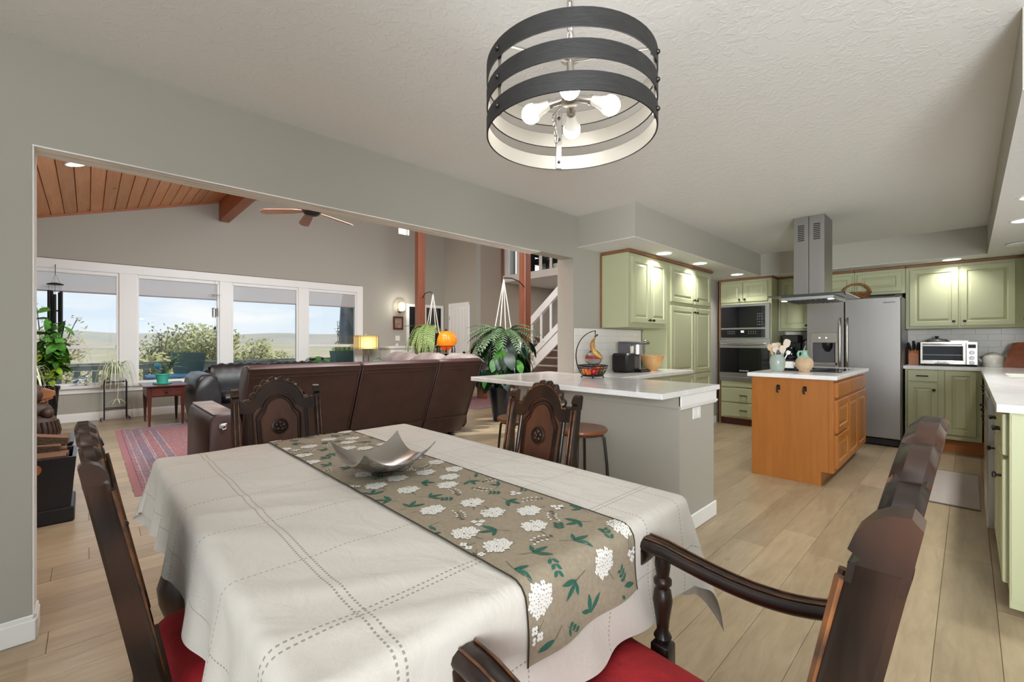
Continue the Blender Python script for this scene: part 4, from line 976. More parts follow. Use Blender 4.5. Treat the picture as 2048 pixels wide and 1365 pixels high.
# ---------------------------------------------------------------- dining chairs (local: front is +Y, back posts at y = -.2)
def rake(p):
    z = p.z
    return Vector((p.x, p.y - max(0, z - .42) * .195 - max(0, .3 - z) * .12, z))
def make_chair(name, label, group, sw=.44, pw=.375, zp=.985, zc=1.035, arms=False, yf=.225):
    t_ = thing(name, label, 'chair', (0, 0, 0), 0, group)
    yb = -.20; hs = sw / 2; k = pw / 2 / .1875
    for s_ in (-1, 1):
        # rear leg and back post in one piece, with a scrolled tip
        mb = MB(); rings = []
        for z, w_, d_ in ((0, .034, .036), (.2, .036, .038), (.40, .040, .044), (.46, .040, .046), (.7, .034, .040), (zp - .06, .031, .037), (zp - .045, .031, .038)):
            xc = s_ * (pw / 2 + (.018 * (1 - min(1, z / .9)) if z < .9 else 0))
            rings.append([Vector((xc + a * w_ / 2, yb + c_ * d_ / 2, z)) for a, c_ in ((-1, -.7), (-.7, -1), (.7, -1), (1, -.7), (1, .7), (.7, 1), (-.7, 1), (-1, .7))])
        mb.ring(rings); xc = s_ * pw / 2
        mb.prism([(yb - .0185, zp - .06), (yb + .0185, zp - .06), (yb + .0185, zp - .046), (yb + .011, zp - .040), (yb + .021, zp - .034), (yb + .019, zp - .020), (yb + .012, zp - .008), (yb + .002, zp - .001), (yb - .010, zp), (yb - .018, zp - .008)], xc - .0150, xc + .0150, 'X')
        mb.xf(rake); lg = fixnormals(mb.build('back_post', 'chair_walnut', t_, smooth=40))
        fl = MB()
        for dx in (-.0085, .0085): fl.tube([rake(Vector((xc + dx, yb + .0215, z))) for z in (.5, .6, .7, .8, zp - .06)], .0042, 6)
        fl.build('flute_bead', 'chair_edge_worn', lg, smooth=60)
    # crest rail: shoulders and arch
    R = .112 * k; zc0 = zc - R - .028
    out = [(-pw / 2 + .012, zp - .052), (-.155 * k, zp - .060), (-.142 * k, zp - .052)] + [(R * 1.12 * cos(a), zc0 + (R + .02) * sin(a)) for a in [pi - .28 - (pi - .56) * i / 22 for i in range(23)]] + [(.142 * k, zp - .052), (.155 * k, zp - .060), (pw / 2 - .012, zp - .052)]
    inn = [(pw / 2 - .012, zp - .115), (.12 * k, zp - .118), (.105 * k, zp - .105)] + [(R * .70 * cos(a), zc0 - .012 + R * .68 * sin(a)) for a in [.15 + (pi - .3) * i / 16 for i in range(17)]] + [(-.105 * k, zp - .105), (-.12 * k, zp - .118), (-pw / 2 + .012, zp - .115)]
    mb = MB(); mb.prism(out + inn, yb - .012, yb + .014); mb.xf(rake); cr = fixnormals(mb.build('crest_rail', 'chair_walnut', t_, smooth=40))
    # gadroon lobes along the arch and a bead under them
    g = MB()
    for i in range(8):
        a = pi - .40 - (pi - .80) * i / 7; c_ = Vector((R * 1.12 * cos(a), yb + .0, zc0 + (R + .020) * sin(a))); st_ = len(g.v)
        a_l, b_l = .0225 * k, .0175; ang = a - pi / 2
        lens = [(a_l * (-1 + 2 * q / 8), b_l * (1 - (-1 + 2 * q / 8) ** 2) - .006) for q in range(9)] + [(a_l * .8, -.016), (-a_l * .8, -.016)]
        g.ring([[(p[0] * sc_, yy, (p[1] + .006) * sz_ - .006) for p in lens] for yy, sc_, sz_ in ((-.016, .80, .30), (-.0085, 1, 1), (.0085, 1, 1), (.018, .80, .30))])
        g.xf(lambda q, c_=c_, ang=ang: Vector((q.x * cos(ang) - q.z * sin(ang), q.y, q.x * sin(ang) + q.z * cos(ang))) + c_, st_)
    g.xf(rake); fixnormals(g.build('gadroon_lobes', 'chair_walnut', cr, smooth=35))
    bd = MB(); bd.tube([rake(Vector((p[0], yb + .0145, p[1] - .008))) for p in out[2:-2]], .0042, 6); bd.build('crest_bead', 'chair_edge_worn', cr, smooth=60)
    # splat panel with moulded frame
    zs0 = .50
    pan = [(-.098 * k, zs0), (.098 * k, zs0), (.112 * k, zp - .13), (.100 * k, zp - .112)] + [(R * .72 * cos(a), zc0 - .012 + R * .70 * sin(a)) for a in [.15 + (pi - .3) * i / 16 for i in range(17)]] + [(-.100 * k, zp - .112), (-.112 * k, zp - .13)]
    mb = MB(); mb.prism(pan, yb - .006, yb + .006); mb.xf(rake); sp = fixnormals(mb.build('splat', 'chair_splat', t_, smooth=40))
    q_ = [(p[0] * .90, zs0 + (p[1] - zs0) * .965) for p in pan]
    fr_ = MB(); fr_.tube([rake(Vector((p[0], yb + .008, p[1]))) for p in q_[1:] + q_[:1]], .0068, 6); fr_.tube([rake(Vector((p[0] * .86, yb + .0075, zs0 + (p[1] - zs0) * .97))) for p in q_[1:] + q_[:1]], .0035, 6)
    fr_.build('splat_moulding', 'chair_walnut', sp, smooth=60)
    ro = MB(); zr = zs0 + .295
    ro.lathe([(.038, yb + .005), (.039, yb + .015), (.033, yb + .018), (.030, yb + .010), (.018, yb + .011)], (0, 0, zr), 20, 'Y')
    for i in range(5): a = i * 2 * pi / 5 + .4; ro.sphere((.0165 * cos(a), yb + .014, zr + .0165 * sin(a)), .0115, 8, 6, (1, .8, 1))
    ro.sphere((0, yb + .021, zr), .0085, 8, 6); ro.xf(rake); fixnormals(ro.build('rosette', 'chair_walnut', sp, smooth=60))
    # side slats between splat and posts, lower rail
    mb = MB()
    for s_ in (-1, 1): mb.box(s_ * .128 * k - .008, s_ * .128 * k + .008, yb - .008, yb + .008, .49, zp - .112, .003)
    mb.box(-pw / 2, pw / 2, yb - .012, yb + .012, .475, .515, .004); mb.xf(rake); mb.build('back_slats', 'chair_walnut', t_)
    # seat: frame and domed red cushion
    fp = [(-hs + .035, yb - .005), (hs - .035, yb - .005), (hs, yf), (-hs, yf)]
    MB().prism(fp, .385, .445, 'Z').build('seat_frame', 'chair_walnut', t_)
    def cush(u, v):
        y = yb + .025 + v * (yf - yb - .03); w_ = (hs - .037) + (hs - .004 - hs + .037) * v; x = (2 * u - 1) * w_
        e = 1 - max(abs(2 * u - 1), abs(2 * v - 1)) ** 6
        return Vector((x, y, .447 + .052 * e ** .7 * (.75 + .25 * (1 - (2 * u - 1) ** 2) * (1 - (2 * v - 1) ** 2))))
    c_ = MB().grid(cush, 22, 22); c_.build('seat_cushion', 'red_velvet', t_, smooth=180)
    for s_ in (-1, 1):
        MB().box(s_ * (hs - .025) - .022, s_ * (hs - .025) + .022, yf - .045, yf - .002, .33, .446, .003).lathe([(.016, 0), (.024, .02), (.016, .05), (.014, .08), (.022, .16), (.026, .24), (.018, .28), (.024, .295), (.018, .31), (.02, .33)], (s_ * (hs - .025), yf - .024, 0), 14).build('front_leg', 'chair_walnut', t_, smooth=50)
    st_ = MB(); st_.box(-hs + .04, hs - .04, .0, .022, .12, .15, .004)
    for s_ in (-1, 1): st_.tube([(s_ * (pw / 2 + .012), yb - .02, .135), (s_ * (hs - .025), yf - .024, .135)], .012, 8)
    st_.build('stretcher', 'chair_walnut', t_, smooth=40)
    if arms:
        for s_ in (-1, 1):
            xb_, xf_ = s_ * pw / 2, s_ * (hs + .01)
            ya_ = .18; path = bez((xb_, yb - .03, .715), (xb_ * 1.0, yb + .09, .655), (xf_, ya_ - .17, .675), (xf_, ya_ - .03, .700), 14) + [(xf_, ya_ + .02, .702), (xf_, ya_ + .045, .690)]
            mb = MB(); rings = []; N = len(path)
            for i, p in enumerate(path):
                tt = i / (N - 1); w_ = .020 + .012 * tt ** 1.5; h_ = .019 + .004 * tt if i < N - 1 else .022
                rings.append([Vector((p[0] + w_ * cos(a), p[1], p[2] + h_ * (sin(a) * (1.0 if sin(a) < 0 else .8)))) for a in [2 * pi * q / 12 for q in range(12)]])
            mb.ring(rings); ar = fixnormals(mb.build('armrest', 'chair_walnut', t_, smooth=60))
            MB().lathe([(.0, xf_ - .030), (.028, xf_ - .029), (.030, xf_ - .02), (.030, xf_ + .02), (.028, xf_ + .029), (.0, xf_ + .030)], (0, ya_ + .042, .672), 16, 'X').build('arm_scroll', 'chair_walnut', ar, smooth=50)
            wb_ = MB()
            for dx in (-.55, .55): wb_.tube([(p[0] + dx * (.020 + .012 * (i / (N - 1)) ** 1.5), p[1], p[2] + .0155 + .003 * i / N) for i, p in enumerate(path[2:-1])], .0022, 6)
            wb_.build('worn_arm_edge', 'chair_edge_worn', ar, smooth=60)
            MB().box(xf_ - .022, xf_ + .022, ya_ - .045, ya_, .39, .47, .003).lathe([(.014, .47), (.022, .485), (.014, .50), (.017, .53), (.024, .575), (.020, .60), (.014, .605), (.022, .615), (.022, .625), (.015, .632), (.019, .66), (.017, .685)], (xf_, ya_ - .022, 0), 14).build('arm_support', 'chair_walnut', t_, smooth=50)
    return t_
G_ = 'carved dining chairs around the table'
ch = make_chair('dining_chair', 'carved dining chair at the far end of the table, against the sofa back', G_, zp=.985, zc=1.035)
for lab, x, y, rz in [(None, .69, 2.12, pi), ('carved dining chair on the right of the table, in front of the wooden stool', 1.19, 1.34, pi / 2), ('carved dining chair on the left of the table with its red seat showing', .312, 1.345, -pi / 2)]:
    o = ch if lab is None else dup(ch)
    o.location = (x, y, 0); o.rotation_euler = (0, 0, rz)
    if lab: o['label'] = lab
ac = make_chair('dining_armchair', 'carved dining armchair with a red seat at the near end of the table', G_, sw=.56, pw=.585, zp=1.085, zc=1.118, arms=True, yf=.265)
ac.location = (.735, .368, 0)

# ---------------------------------------------------------------- drum pendant over the table
px, py = 1.08, .86
pl = thing('pendant_lamp', 'drum pendant lamp of three dark hoops with four glowing bulbs', 'lamp', (px, py, 1.85))
RD = .26
for k, z0 in enumerate((1.849, 1.931, 2.010)):
    hgt = .050
    MB().lathe([(RD - .004, z0), (RD, z0), (RD, z0 + hgt), (RD - .004, z0 + hgt), (RD - .004, z0)], (px, py, 0), 64, cap0=False, cap1=False).build('hoop', 'lamp_band_wood', pl, world=True, smooth=30)
    h_ = pl.children[-1]
    MB().lathe([(RD - .0042, z0 + hgt - .001), (RD - .0046, z0 + .001)], (px, py, 0), 64, cap0=False, cap1=False).build('hoop_lining', 'lamp_band_inner', h_, world=True, smooth=180)
cf = radians(46.07)   # azimuth the camera looks along
for ph in (-58, 62, 182):
    a = cf + pi + radians(ph) * 1.0
    dx, dy = cos(a), sin(a)
    mb = MB(); st_ = 0
    mb.box(RD - .010, RD - .0055, -.010, .010, 1.851, 2.058, .001); mb.xf(lambda q: Vector((px + q.x * dx - q.y * dy, py + q.x * dy + q.y * dx, q.z)))
    sp_ = mb.build('strap', 'brushed_nickel', pl, world=True)
    bo = MB()
    for z0 in (1.874, 1.956, 2.035):
        bo.sphere((px + dx * (RD + .002), py + dy * (RD + .002), z0), .0075, 8, 6); bo.sphere((px + dx * (RD - .012), py + dy * (RD - .012), z0), .006, 8, 6)
    bo.build('bolt', 'dark_steel', sp_, world=True, smooth=60)
    rdp = MB(); rdp.tube([(px + dx * (RD - .012), py + dy * (RD - .012), 2.052), (px, py, 2.085)], .0045, 8); rdp.build('spoke', 'brushed_nickel', pl, world=True, smooth=60)
MB().lathe([(.004, 1.955), (.011, 1.96), (.011, 2.085), (.03, 2.09), (.03, 2.10), (.006, 2.11)], (px, py, 0), 14).build('stem', 'brushed_nickel', pl, world=True, smooth=40)
MB().lathe([(.012, 1.95), (.028, 1.955), (.028, 1.975), (.012, 1.98)], (px, py, 0), 16).build('socket_hub', 'brushed_nickel', pl, world=True, smooth=40)
plain('bulb_base_white', (228, 226, 220), .4)
for ph in (-8, 74, 170, 262):
    a = cf + pi + radians(ph); dx, dy = cos(a), sin(a)
    def bp(r, z): return Vector((px + dx * r, py + dy * r, z))
    s_ = MB().tube([bp(.02, 1.967), bp(.06, 1.957)], .011, 10).tube([bp(.058, 1.9575), bp(.066, 1.955)], .015, 10).build('socket_arm', 'brushed_nickel', pl, world=True, smooth=40)
    b0, b1 = bp(.066, 1.955), bp(.150, 1.918); d = (b1 - b0); 
    MB().tube([b0, b0 + d * .3, b0 + d * .5], [.013, .018, .026], 14).build('bulb_base', 'bulb_base_white', s_, world=True, smooth=60)
    MB().tube([b0 + d * q for q in (.5, .6, .72, .84, .93, .985, 1.0)], [.0262, .0288, .0292, .025, .0175, .008, .002], 14).build('bulb_globe', 'lamp_glow', s_, world=True, smooth=180)
    light('bulb_light', 'POINT', b1 + Vector((dx, dy, -.3)).normalized() * .012, .8, (1, .985, .96), size=.03)
# hanging chain and cord
cm_ = MB()
zz = 2.108; k = 0
while zz < ZC - .03:
    a = (k % 2) * pi / 2; ring_ = [(px + cos(a) * .011 * cos(q), py + sin(a) * .011 * cos(q), zz + .018 + .022 * sin(q)) for q in [2 * pi * i / 10 for i in range(10)]]
    cm_.tube(ring_, .0032, 6, closed=True); zz += .034; k += 1
tag(cm_.build('chain', 'brushed_nickel', pl, world=True, smooth=60), kind='stuff')
MB().tube([(px + .006 * sin(i * 1.3), py + .006 * cos(i * 1.1), 2.1 + i * .033) for i in range(11)], .0035, 6).build('cord', 'white_plastic', pl, world=True, smooth=60)
MB().lathe([(.062, ZC), (.062, ZC - .012), (.05, ZC - .022), (.012, ZC - .028)], (px, py, 0), 24).build('ceiling_rose', 'brushed_nickel', pl, world=True, smooth=40)
# loose end of chain hanging inside the drum
tl_ = MB(); a = cf + pi + radians(205)
for i in range(4):
    c0 = (px + cos(a) * .10 + .004 * i, py + sin(a) * .10, 1.955 - i * .022); aa = (i % 2) * pi / 2
    tl_.tube([(c0[0] + cos(aa) * .006 * cos(q), c0[1] + sin(aa) * .006 * cos(q), c0[2] + .014 * sin(q)) for q in [2 * pi * j / 10 for j in range(10)]], .002, 6, closed=True)
tl_.tube([(px + cos(a) * .10, py + sin(a) * .10, 1.967), (px, py, 1.975)], .002, 6)
tag(tl_.build('loose_chain', 'brushed_nickel', pl, world=True, smooth=60), kind='stuff')

# ---------------------------------------------------------------- recessed lights
def can(lab, x, y, z, e, r=.075, rot=None, grp='recessed lights in the kitchen soffit'):
    t_ = thing('recessed_light', lab, 'ceiling light', (x, y, z), 0, grp)
    MB().lathe([(r + .018, 0), (r + .018, -.004), (r, -.006), (r - .002, 0)], (0, 0, 0), 24, cap0=False, cap1=False).build('trim_ring', 'white_trim', t_, smooth=40)
    MB().lathe([(r - .001, -.0015), (r - .002, -.003)], (0, 0, 0), 24).build('lens', 'can_glow', t_)
    if rot: t_.rotation_euler = rot
    if e: light('can_light', 'AREA', (x, y, z - .012), e, (1, .985, .955), rot or (0, 0, 0), r * 1.6, spread=radians(130))
E_ = 9.0
can('recessed light nearest the camera in the left soffit, over the wall cabinet', 4.294, 2.19, ZS, E_ * .55)
can('recessed light in the left soffit in front of the pantry', 5.15, 2.18, ZS, E_ * .55)
can('recessed light in the left soffit in front of the oven tower', 6.355, 2.187, ZS, E_)
can('recessed light above the wide cabinet over the toaster oven', 6.92, .132, ZS, E_ * .4)
can('recessed light in the right soffit, upper of the two at the picture edge', 4.29, -.30, ZS, E_ * 1.0)
can('recessed light in the right soffit, lower of the two at the picture edge', 5.08, -.30, ZS, E_ * 1.0)
can('recessed light in the right soffit, only its rim showing at the picture edge', 3.1, -.29, ZS, E_ * 1.0)
t_ = thing('smoke_detector', 'flat round white ceiling detector at the far end of the right soffit', 'detector', (6.234, -.33, ZS)); MB().lathe([(.09, 0), (.088, -.014), (.07, -.02), (.02, -.022)], (0, 0, 0), 24).build('cover', 'white_trim', t_, smooth=40); MB().lathe([(.094, 0), (.094, -.004)], (0, 0, 0), 24).build('base_ring', 'gray_plastic', t_)
# ---------------------------------------------------------------- stools
def make_stool(name, lab, x, y, grp):
    t_ = thing(name, lab, 'stool', (x, y, 0), 0.5, grp)
    MB().lathe([(.0, .600), (.165, .602), (.176, .610), (.178, .620), (.172, .630), (.12, .627), (.0, .624)], (0, 0, 0), 32).build('seat', 'stool_wood', t_, smooth=50)
    MB().lathe([(.10, .585), (.15, .59), (.15, .601), (.10, .601)], (0, 0, 0), 24).build('seat_ring', 'dark_steel', t_, smooth=40)
    for k in range(4):
        a = k * pi / 2; c, s_ = cos(a), sin(a)
        MB().tube([(.09 * c, .09 * s_, .588), (.135 * c, .135 * s_, .586), (.155 * c, .155 * s_, .565), (.172 * c, .172 * s_, .40), (.195 * c, .195 * s_, .012)], .0095, 8).lathe([(.013, 0), (.013, .02)], (.195 * c, .195 * s_, 0), 8).build('leg', 'dark_steel', t_, smooth=60)
    MB().tube([(.18 * cos(q), .18 * sin(q), .22) for q in [2 * pi * i / 28 for i in range(28)]], .007, 8, closed=True).build('foot_ring', 'dark_steel', t_, smooth=60)
    return t_
wood('stool_wood', (112, 58, 26), (150, 84, 44), 'X', .3, 26, 10, coat=.3)
G_ = 'round wooden stools under the breakfast bar'
make_stool('bar_stool', 'round wooden stool right of the carved chair, under the breakfast bar', 2.415, 1.83, G_)
make_stool('bar_stool', 'round wooden stool seen through the back of the right-hand carved chair', 2.415, 2.42, G_)

# ---------------------------------------------------------------- peninsula: fruit basket
bx, by = 3.02, 2.17
fb = thing('fruit_basket', 'black wire fruit basket with a tall banana hook on the breakfast bar', 'basket', (bx, by, .914))
mb = MB(); rb_, rt_ = .085, .125
def circ(r, z, n=32): return [(bx + r * cos(2 * pi * i / n), by + r * sin(2 * pi * i / n), z) for i in range(n)]
MB().tube(circ(rt_, 1.015), .005, 8, closed=True).tube(circ(rt_ - .006, .995), .003, 6, closed=True).build('rim', 'black_iron', fb, world=True, smooth=60)
for k in range(22):
    a = 2 * pi * k / 22; mb.tube([(bx + rr * cos(a), by + rr * sin(a), z) for rr, z in ((.0, .930), (.05, .930), (rb_, .934), (.105, .962), (rt_, 1.013))], .0022, 5)
mb.tube(circ(rb_, .932), .004, 6, closed=True); mb.build('wire_bowl', 'black_iron', fb, world=True, smooth=60)
for a in (.6, 2.2, 3.8, 5.4): MB().tube([(bx + .08 * cos(a), by + .08 * sin(a), .934), (bx + .09 * cos(a), by + .09 * sin(a), .918)], .005, 8).sphere((bx + .09 * cos(a), by + .09 * sin(a), .919), .0052, 8, 6).build('foot', 'black_iron', fb, world=True, smooth=60)
# banana hook rises on the left (image left = -right vector)
rv = Vector((sin(radians(46.07)), -cos(radians(46.07)), 0))
C0 = Vector((bx, by, 0))
hk = MB()
for off in (-.012, .012):
    fo = Vector((cos(radians(46.07)), sin(radians(46.07)), 0)) * off
    hk.tube([C0 + fo * (1 - .9 * (i / 15)) + rv * q[0] + Vector((0, 0, q[1])) for i, q in enumerate(bez((-.115, .985), (-.175, 1.13), (-.11, 1.285), (.025, 1.305), 15))], .0035, 6)
hk.tube([C0 + rv * .025 + Vector((0, 0, 1.305)), C0 + rv * .021 + Vector((0, 0, 1.275)), C0 + rv * .027 + Vector((0, 0, 1.258)), C0 + rv * .045 + Vector((0, 0, 1.268))], .0035, 6)
hk.build('banana_hook', 'black_iron', fb, world=True, smooth=60)
plain('banana_skin', (222, 182, 84), .5, var=((150, 100, 40), 18, 3)); plain('banana_tip', (60, 46, 26), .7)
ba = thing('banana', 'spotted ripe banana hanging from the basket hook', 'banana', tuple(C0 + rv * .02 + Vector((0, 0, 1.26))))
pts = [C0 + rv * q[0] + Vector((0, 0, q[1])) for q in bez((.020, 1.245), (-.03, 1.18), (.01, 1.11), (.085, 1.075), 14)]
MB().tube(pts, [.007, .011, .016, .0185, .0195, .02, .02, .0198, .0195, .019, .018, .0165, .014, .010, .005], 7).build('peel', 'banana_skin', ba, world=True, smooth=50)
MB().tube([C0 + rv * .018 + Vector((0, 0, 1.25)), C0 + rv * .030 + Vector((0, 0, 1.264)), C0 + rv * .044 + Vector((0, 0, 1.274))], [.007, .006, .006], 7).build('stem', 'banana_tip', ba, world=True, smooth=50)
fr_ = random.Random(2)
plain('tomato_red', (196, 34, 30), .25, coat=.3); plain('peach_orange', (226, 132, 50), .45, var=((206, 70, 40), 14, 2)); plain('tangerine', (236, 130, 30), .45, bmp=(220, .2, .002)); plain('avocado_green', (52, 62, 38), .5, bmp=(160, .4, .003)); plain('lime_green', (118, 134, 60), .45)
def fruit(nm, lab, cat, dr, df, z, r, mat, sc=(1, 1, 1), leafy=False):
    p = C0 + rv * dr + Vector((cos(radians(46.07)), sin(radians(46.07)), 0)) * df + Vector((0, 0, z)); t_ = thing(nm, lab, cat, tuple(p), 0, 'fruit in the wire basket')
    b = MB(); b.lathe([(max(.001, r * sin(pi * i / 10) * (1 - .06 * cos(pi * i / 5))), -r * cos(pi * i / 10) * sc[2] * (1 if i > 1 else .96)) for i in range(11)], (0, 0, 0), 16, sx=sc[0], sy=sc[1]); b.build('skin', mat, t_, smooth=180)
    s_ = MB()
    if leafy:
        for k in range(5): a = k * 2 * pi / 5; s_.add([(0, 0, r * sc[2]), (.012 * cos(a - .3), .012 * sin(a - .3), r * sc[2] + .001), (.022 * cos(a), .022 * sin(a), r * sc[2] - .002), (.012 * cos(a + .3), .012 * sin(a + .3), r * sc[2] + .001)], [(0, 1, 2, 3)])
    s_.tube([(0, 0, r * sc[2] * .96), (.002, 0, r * sc[2] + .008)], .0025, 6); s_.build('stem', 'leaf_dark' if leafy else 'stem_brown', t_)
fruit('tomato', 'round red tomato at the front middle of the wire basket', 'tomato', .0, -.055, .972, .036, 'tomato_red', (1, 1, .85), True)
fruit('tangerine', 'orange tangerine at the left of the wire basket', 'tangerine', -.062, -.012, .968, .031, 'tangerine', (1, 1, .9))
fruit('tangerine', 'orange tangerine in the middle back of the wire basket', 'tangerine', .025, .022, .970, .033, 'tangerine', (1, 1, .9))
fruit('peach', 'small peach low at the left front of the wire basket', 'peach', -.045, -.065, .960, .023, 'peach_orange')
fruit('peach', 'yellow-orange peach resting on the green fruit at the right', 'peach', .055, -.02, .993, .025, 'peach_orange')
fruit('avocado', 'dark green avocado at the right front of the wire basket', 'avocado', .052, -.050, .957, .023, 'avocado_green', (1.15, 1, 1.0))
fruit('lime', 'olive green lime at the far right of the wire basket', 'lime', .085, .008, .966, .022, 'lime_green')
fruit('tomato', 'smaller red tomato behind the tangerine at the left of the basket', 'tomato', -.035, .045, .965, .028, 'tomato_red', (1, 1, .85), True)

# ---------------------------------------------------------------- left worktop: glass dish, coffee maker, wooden bowl
m, t, b, o = newmat('clear_glass'); b.inputs['Base Color'].default_value = (.95, .96, .96, 1); b.inputs['Transmission Weight'].default_value = .95; b.inputs['Roughness'].default_value = .03; b.inputs['IOR'].default_value = 1.3
plain('candy_red', (158, 40, 36), .5)
cx_, cy_ = 3.50, 2.50
cdh = thing('candy_dish', 'clear glass lidded dish with a red band behind the fruit basket', 'dish', (cx_, cy_, .914))
MB().lathe([(.03, .914), (.045, .918), (.012, .93), (.008, .965), (.02, .985), (.03, .99), (.055, 1.0), (.072, 1.03), (.076, 1.05), (.073, 1.05), (.068, 1.032), (.05, 1.008), (.0, 1.0)], (cx_, cy_, 0), 24).build('pedestal_bowl', 'clear_glass', cdh, world=True, smooth=50)
MB().lathe([(.0, 1.05), (.079, 1.05), (.080, 1.066), (.079, 1.078), (.0, 1.078)], (cx_, cy_, 0), 24).build('red_band', 'candy_red', cdh, world=True, smooth=40)
MB().lathe([(.076, 1.079), (.06, 1.105), (.03, 1.13), (.010, 1.142), (.007, 1.155), (.016, 1.17), (.012, 1.185), (.002, 1.20)], (cx_, cy_, 0), 24).build('lid', 'clear_glass', cdh, world=True, smooth=60)
cf_ = thing('coffee_maker', 'black and silver single-serve coffee maker on the left worktop', 'coffee maker', (3.97, 2.36, .914), 0)
MB().box(3.70, 3.86, 2.26, 2.44, .9145, 1.100, .02).build('water_tank', 'black_plastic', cf_, world=True, smooth=40)
MB().box(3.86, 4.05, 2.20, 2.46, .9145, .935, .008).build('drip_tray_base', 'black_plastic', cf_, world=True)
MB().box(3.872, 4.035, 2.215, 2.30, .935, .943, .003).build('drip_grate', 'dark_steel', cf_, world=True)
MB().box(3.86, 4.05, 2.32, 2.47, .935, 1.21, .012).build('column', 'gray_plastic', cf_, world=True)
MB().box(3.852, 3.884, 2.312, 2.322, .94, 1.17, .002).build('side_trim', 'brushed_nickel', cf_, world=True)
MB().lathe([(.0, 1.075), (.06, 1.075), (.075, 1.09), (.077, 1.185), (.0, 1.185)], (3.955, 2.30, 0), 24).build('brew_head', 'brushed_nickel', cf_, world=True, smooth=40)
MB().box(3.855, 4.055, 2.21, 2.47, 1.185, 1.215, .012).build('lid', 'gray_plastic', cf_, world=True, smooth=40)
MB().tube([(3.87, 2.215, 1.205), (3.955, 2.195, 1.225), (4.04, 2.215, 1.205)], .008, 8).build('lid_handle', 'chrome', cf_, world=True, smooth=60)
wbw = thing('wooden_bowl', 'light wooden bowl standing beside the coffee maker', 'bowl', (4.20, 2.27, .914))
wood('maple_bowl', (196, 146, 92), (222, 178, 122), 'X', .45, 20, 8)
MB().lathe([(.045, .9142), (.05, .9142), (.05, .925), (.075, .96), (.105, 1.02), (.118, 1.072), (.112, 1.072), (.098, 1.02), (.068, .965), (.0, .945)], (4.20, 2.27, 0), 32).build('bowl_wall', 'maple_bowl', wbw, world=True, smooth=50)

# ---------------------------------------------------------------- island top
ckx, cky = 4.72, 1.262
cr_ = thing('utensil_crock', 'pale teal stoneware crock full of kitchen utensils on the island', 'crock', (ckx, cky, .93))
plain('teal_stoneware', (134, 160, 154), .35, var=((176, 172, 158), 9, 3), coat=.2); plain('teal_jug', (138, 182, 160), .3, coat=.25); plain('speckled_clay', (198, 174, 144), .6, var=((180, 152, 122), 26, 2)); plain('utensil_wood', (206, 178, 142), .6); plain('utensil_beige', (216, 204, 190), .5)
MB().lathe([(.040, .9302), (.046, .932), (.056, .955), (.064, .99), (.066, 1.02), (.062, 1.05), (.052, 1.072), (.050, 1.080), (.056, 1.092), (.051, 1.092), (.046, 1.078), (.056, 1.05), (.056, .98), (.0, .945)], (ckx, cky, 0), 28).build('pot', 'teal_stoneware', cr_, world=True, smooth=60)
ur = random.Random(4)
def utensil(nm, lab, a, lean, L, mat, head):
    t_ = thing(nm, lab, 'utensil', (ckx, cky, .95), 0, 'utensils in the crock')
    dirv = rv * cos(a) * sin(lean) + Vector((cos(radians(46)), sin(radians(46)), 0)) * sin(a) * sin(lean) + Vector((0, 0, cos(lean))); p0 = Vector((ckx, cky, .948)) - dirv * .0 + Vector((dirv.x, dirv.y, 0)) * .02; p1 = p0 + dirv * L
    h_ = MB().tube([p0, p1], .0055, 8).build('handle', mat, t_, world=True, smooth=60)
    s2 = dirv.cross(Vector((cos(radians(46)), sin(radians(46)), 0))).normalized(); nrm = dirv.cross(s2).normalized(); mb = MB()
    w, hh, th = head
    out = [(-.2, 0), (.2, 0), (.85, .25), (1, .55), (.85, .9), (.4, 1.0), (-.4, 1.0), (-.85, .9), (-1, .55), (-.85, .25)]
    mb.ring([[p1 + s2 * (q[0] * w / 2) + dirv * (q[1] * hh - .005) + nrm * o_ for q in out] for o_ in (-th / 2, th / 2)])
    fixnormals(mb.build('head', mat, t_, world=True))
utensil('wooden_spoon', 'wooden spoon leaning left in the crock', pi, .30, .19, 'utensil_wood', (.050, .065, .010))
utensil('spatula', 'flat beige spatula leaning right, tallest in the crock', .1, .34, .225, 'utensil_beige', (.066, .085, .006))
utensil('wooden_spatula', 'wooden paddle standing upright in the crock', .9, .14, .165, 'utensil_wood', (.056, .10, .007))
utensil('ladle', 'pale ladle leaning to the left front of the crock', pi + .5, .17, .17, 'utensil_beige', (.062, .055, .018))
utensil('slotted_spoon', 'pale slotted spoon in the middle of the crock', pi - .5, .10, .19, 'utensil_beige', (.056, .070, .006))
utensil('pastry_brush', 'short pale brush at the right rim of the crock', -.3, .46, .165, 'white_plastic', (.038, .04, .014))
utensil('peeler', 'dark handled tool at the front of the crock', pi + 1.2, .12, .145, 'gray_plastic', (.028, .05, .012))
utensil('whisk_spoon', 'broad pale serving spoon at the front right of the crock', -.9, .20, .165, 'utensil_beige', (.060, .075, .008))
utensil('wooden_fork', 'wooden fork at the back left of the crock', 2.3, .22, .185, 'utensil_wood', (.046, .065, .007))
jx, jy = 4.86, 1.075
jg = thing('oil_jug', 'clay jug with a teal glazed neck and a pourer on the island', 'jug', (jx, jy, .93))
MB().lathe([(.04, .9302), (.048, .934), (.042, .944), (.055, .955), (.073, .985), (.074, 1.02), (.062, 1.052), (.045, 1.066)], (jx, jy, 0), 28, cap1=False).build('body', 'speckled_clay', jg, world=True, smooth=60)
MB().lathe([(.046, 1.065), (.030, 1.082), (.024, 1.105), (.026, 1.125), (.030, 1.13), (.024, 1.132), (.0, 1.128)], (jx, jy, 0), 24, cap0=False).build('neck', 'teal_jug', jg, world=True, smooth=60)
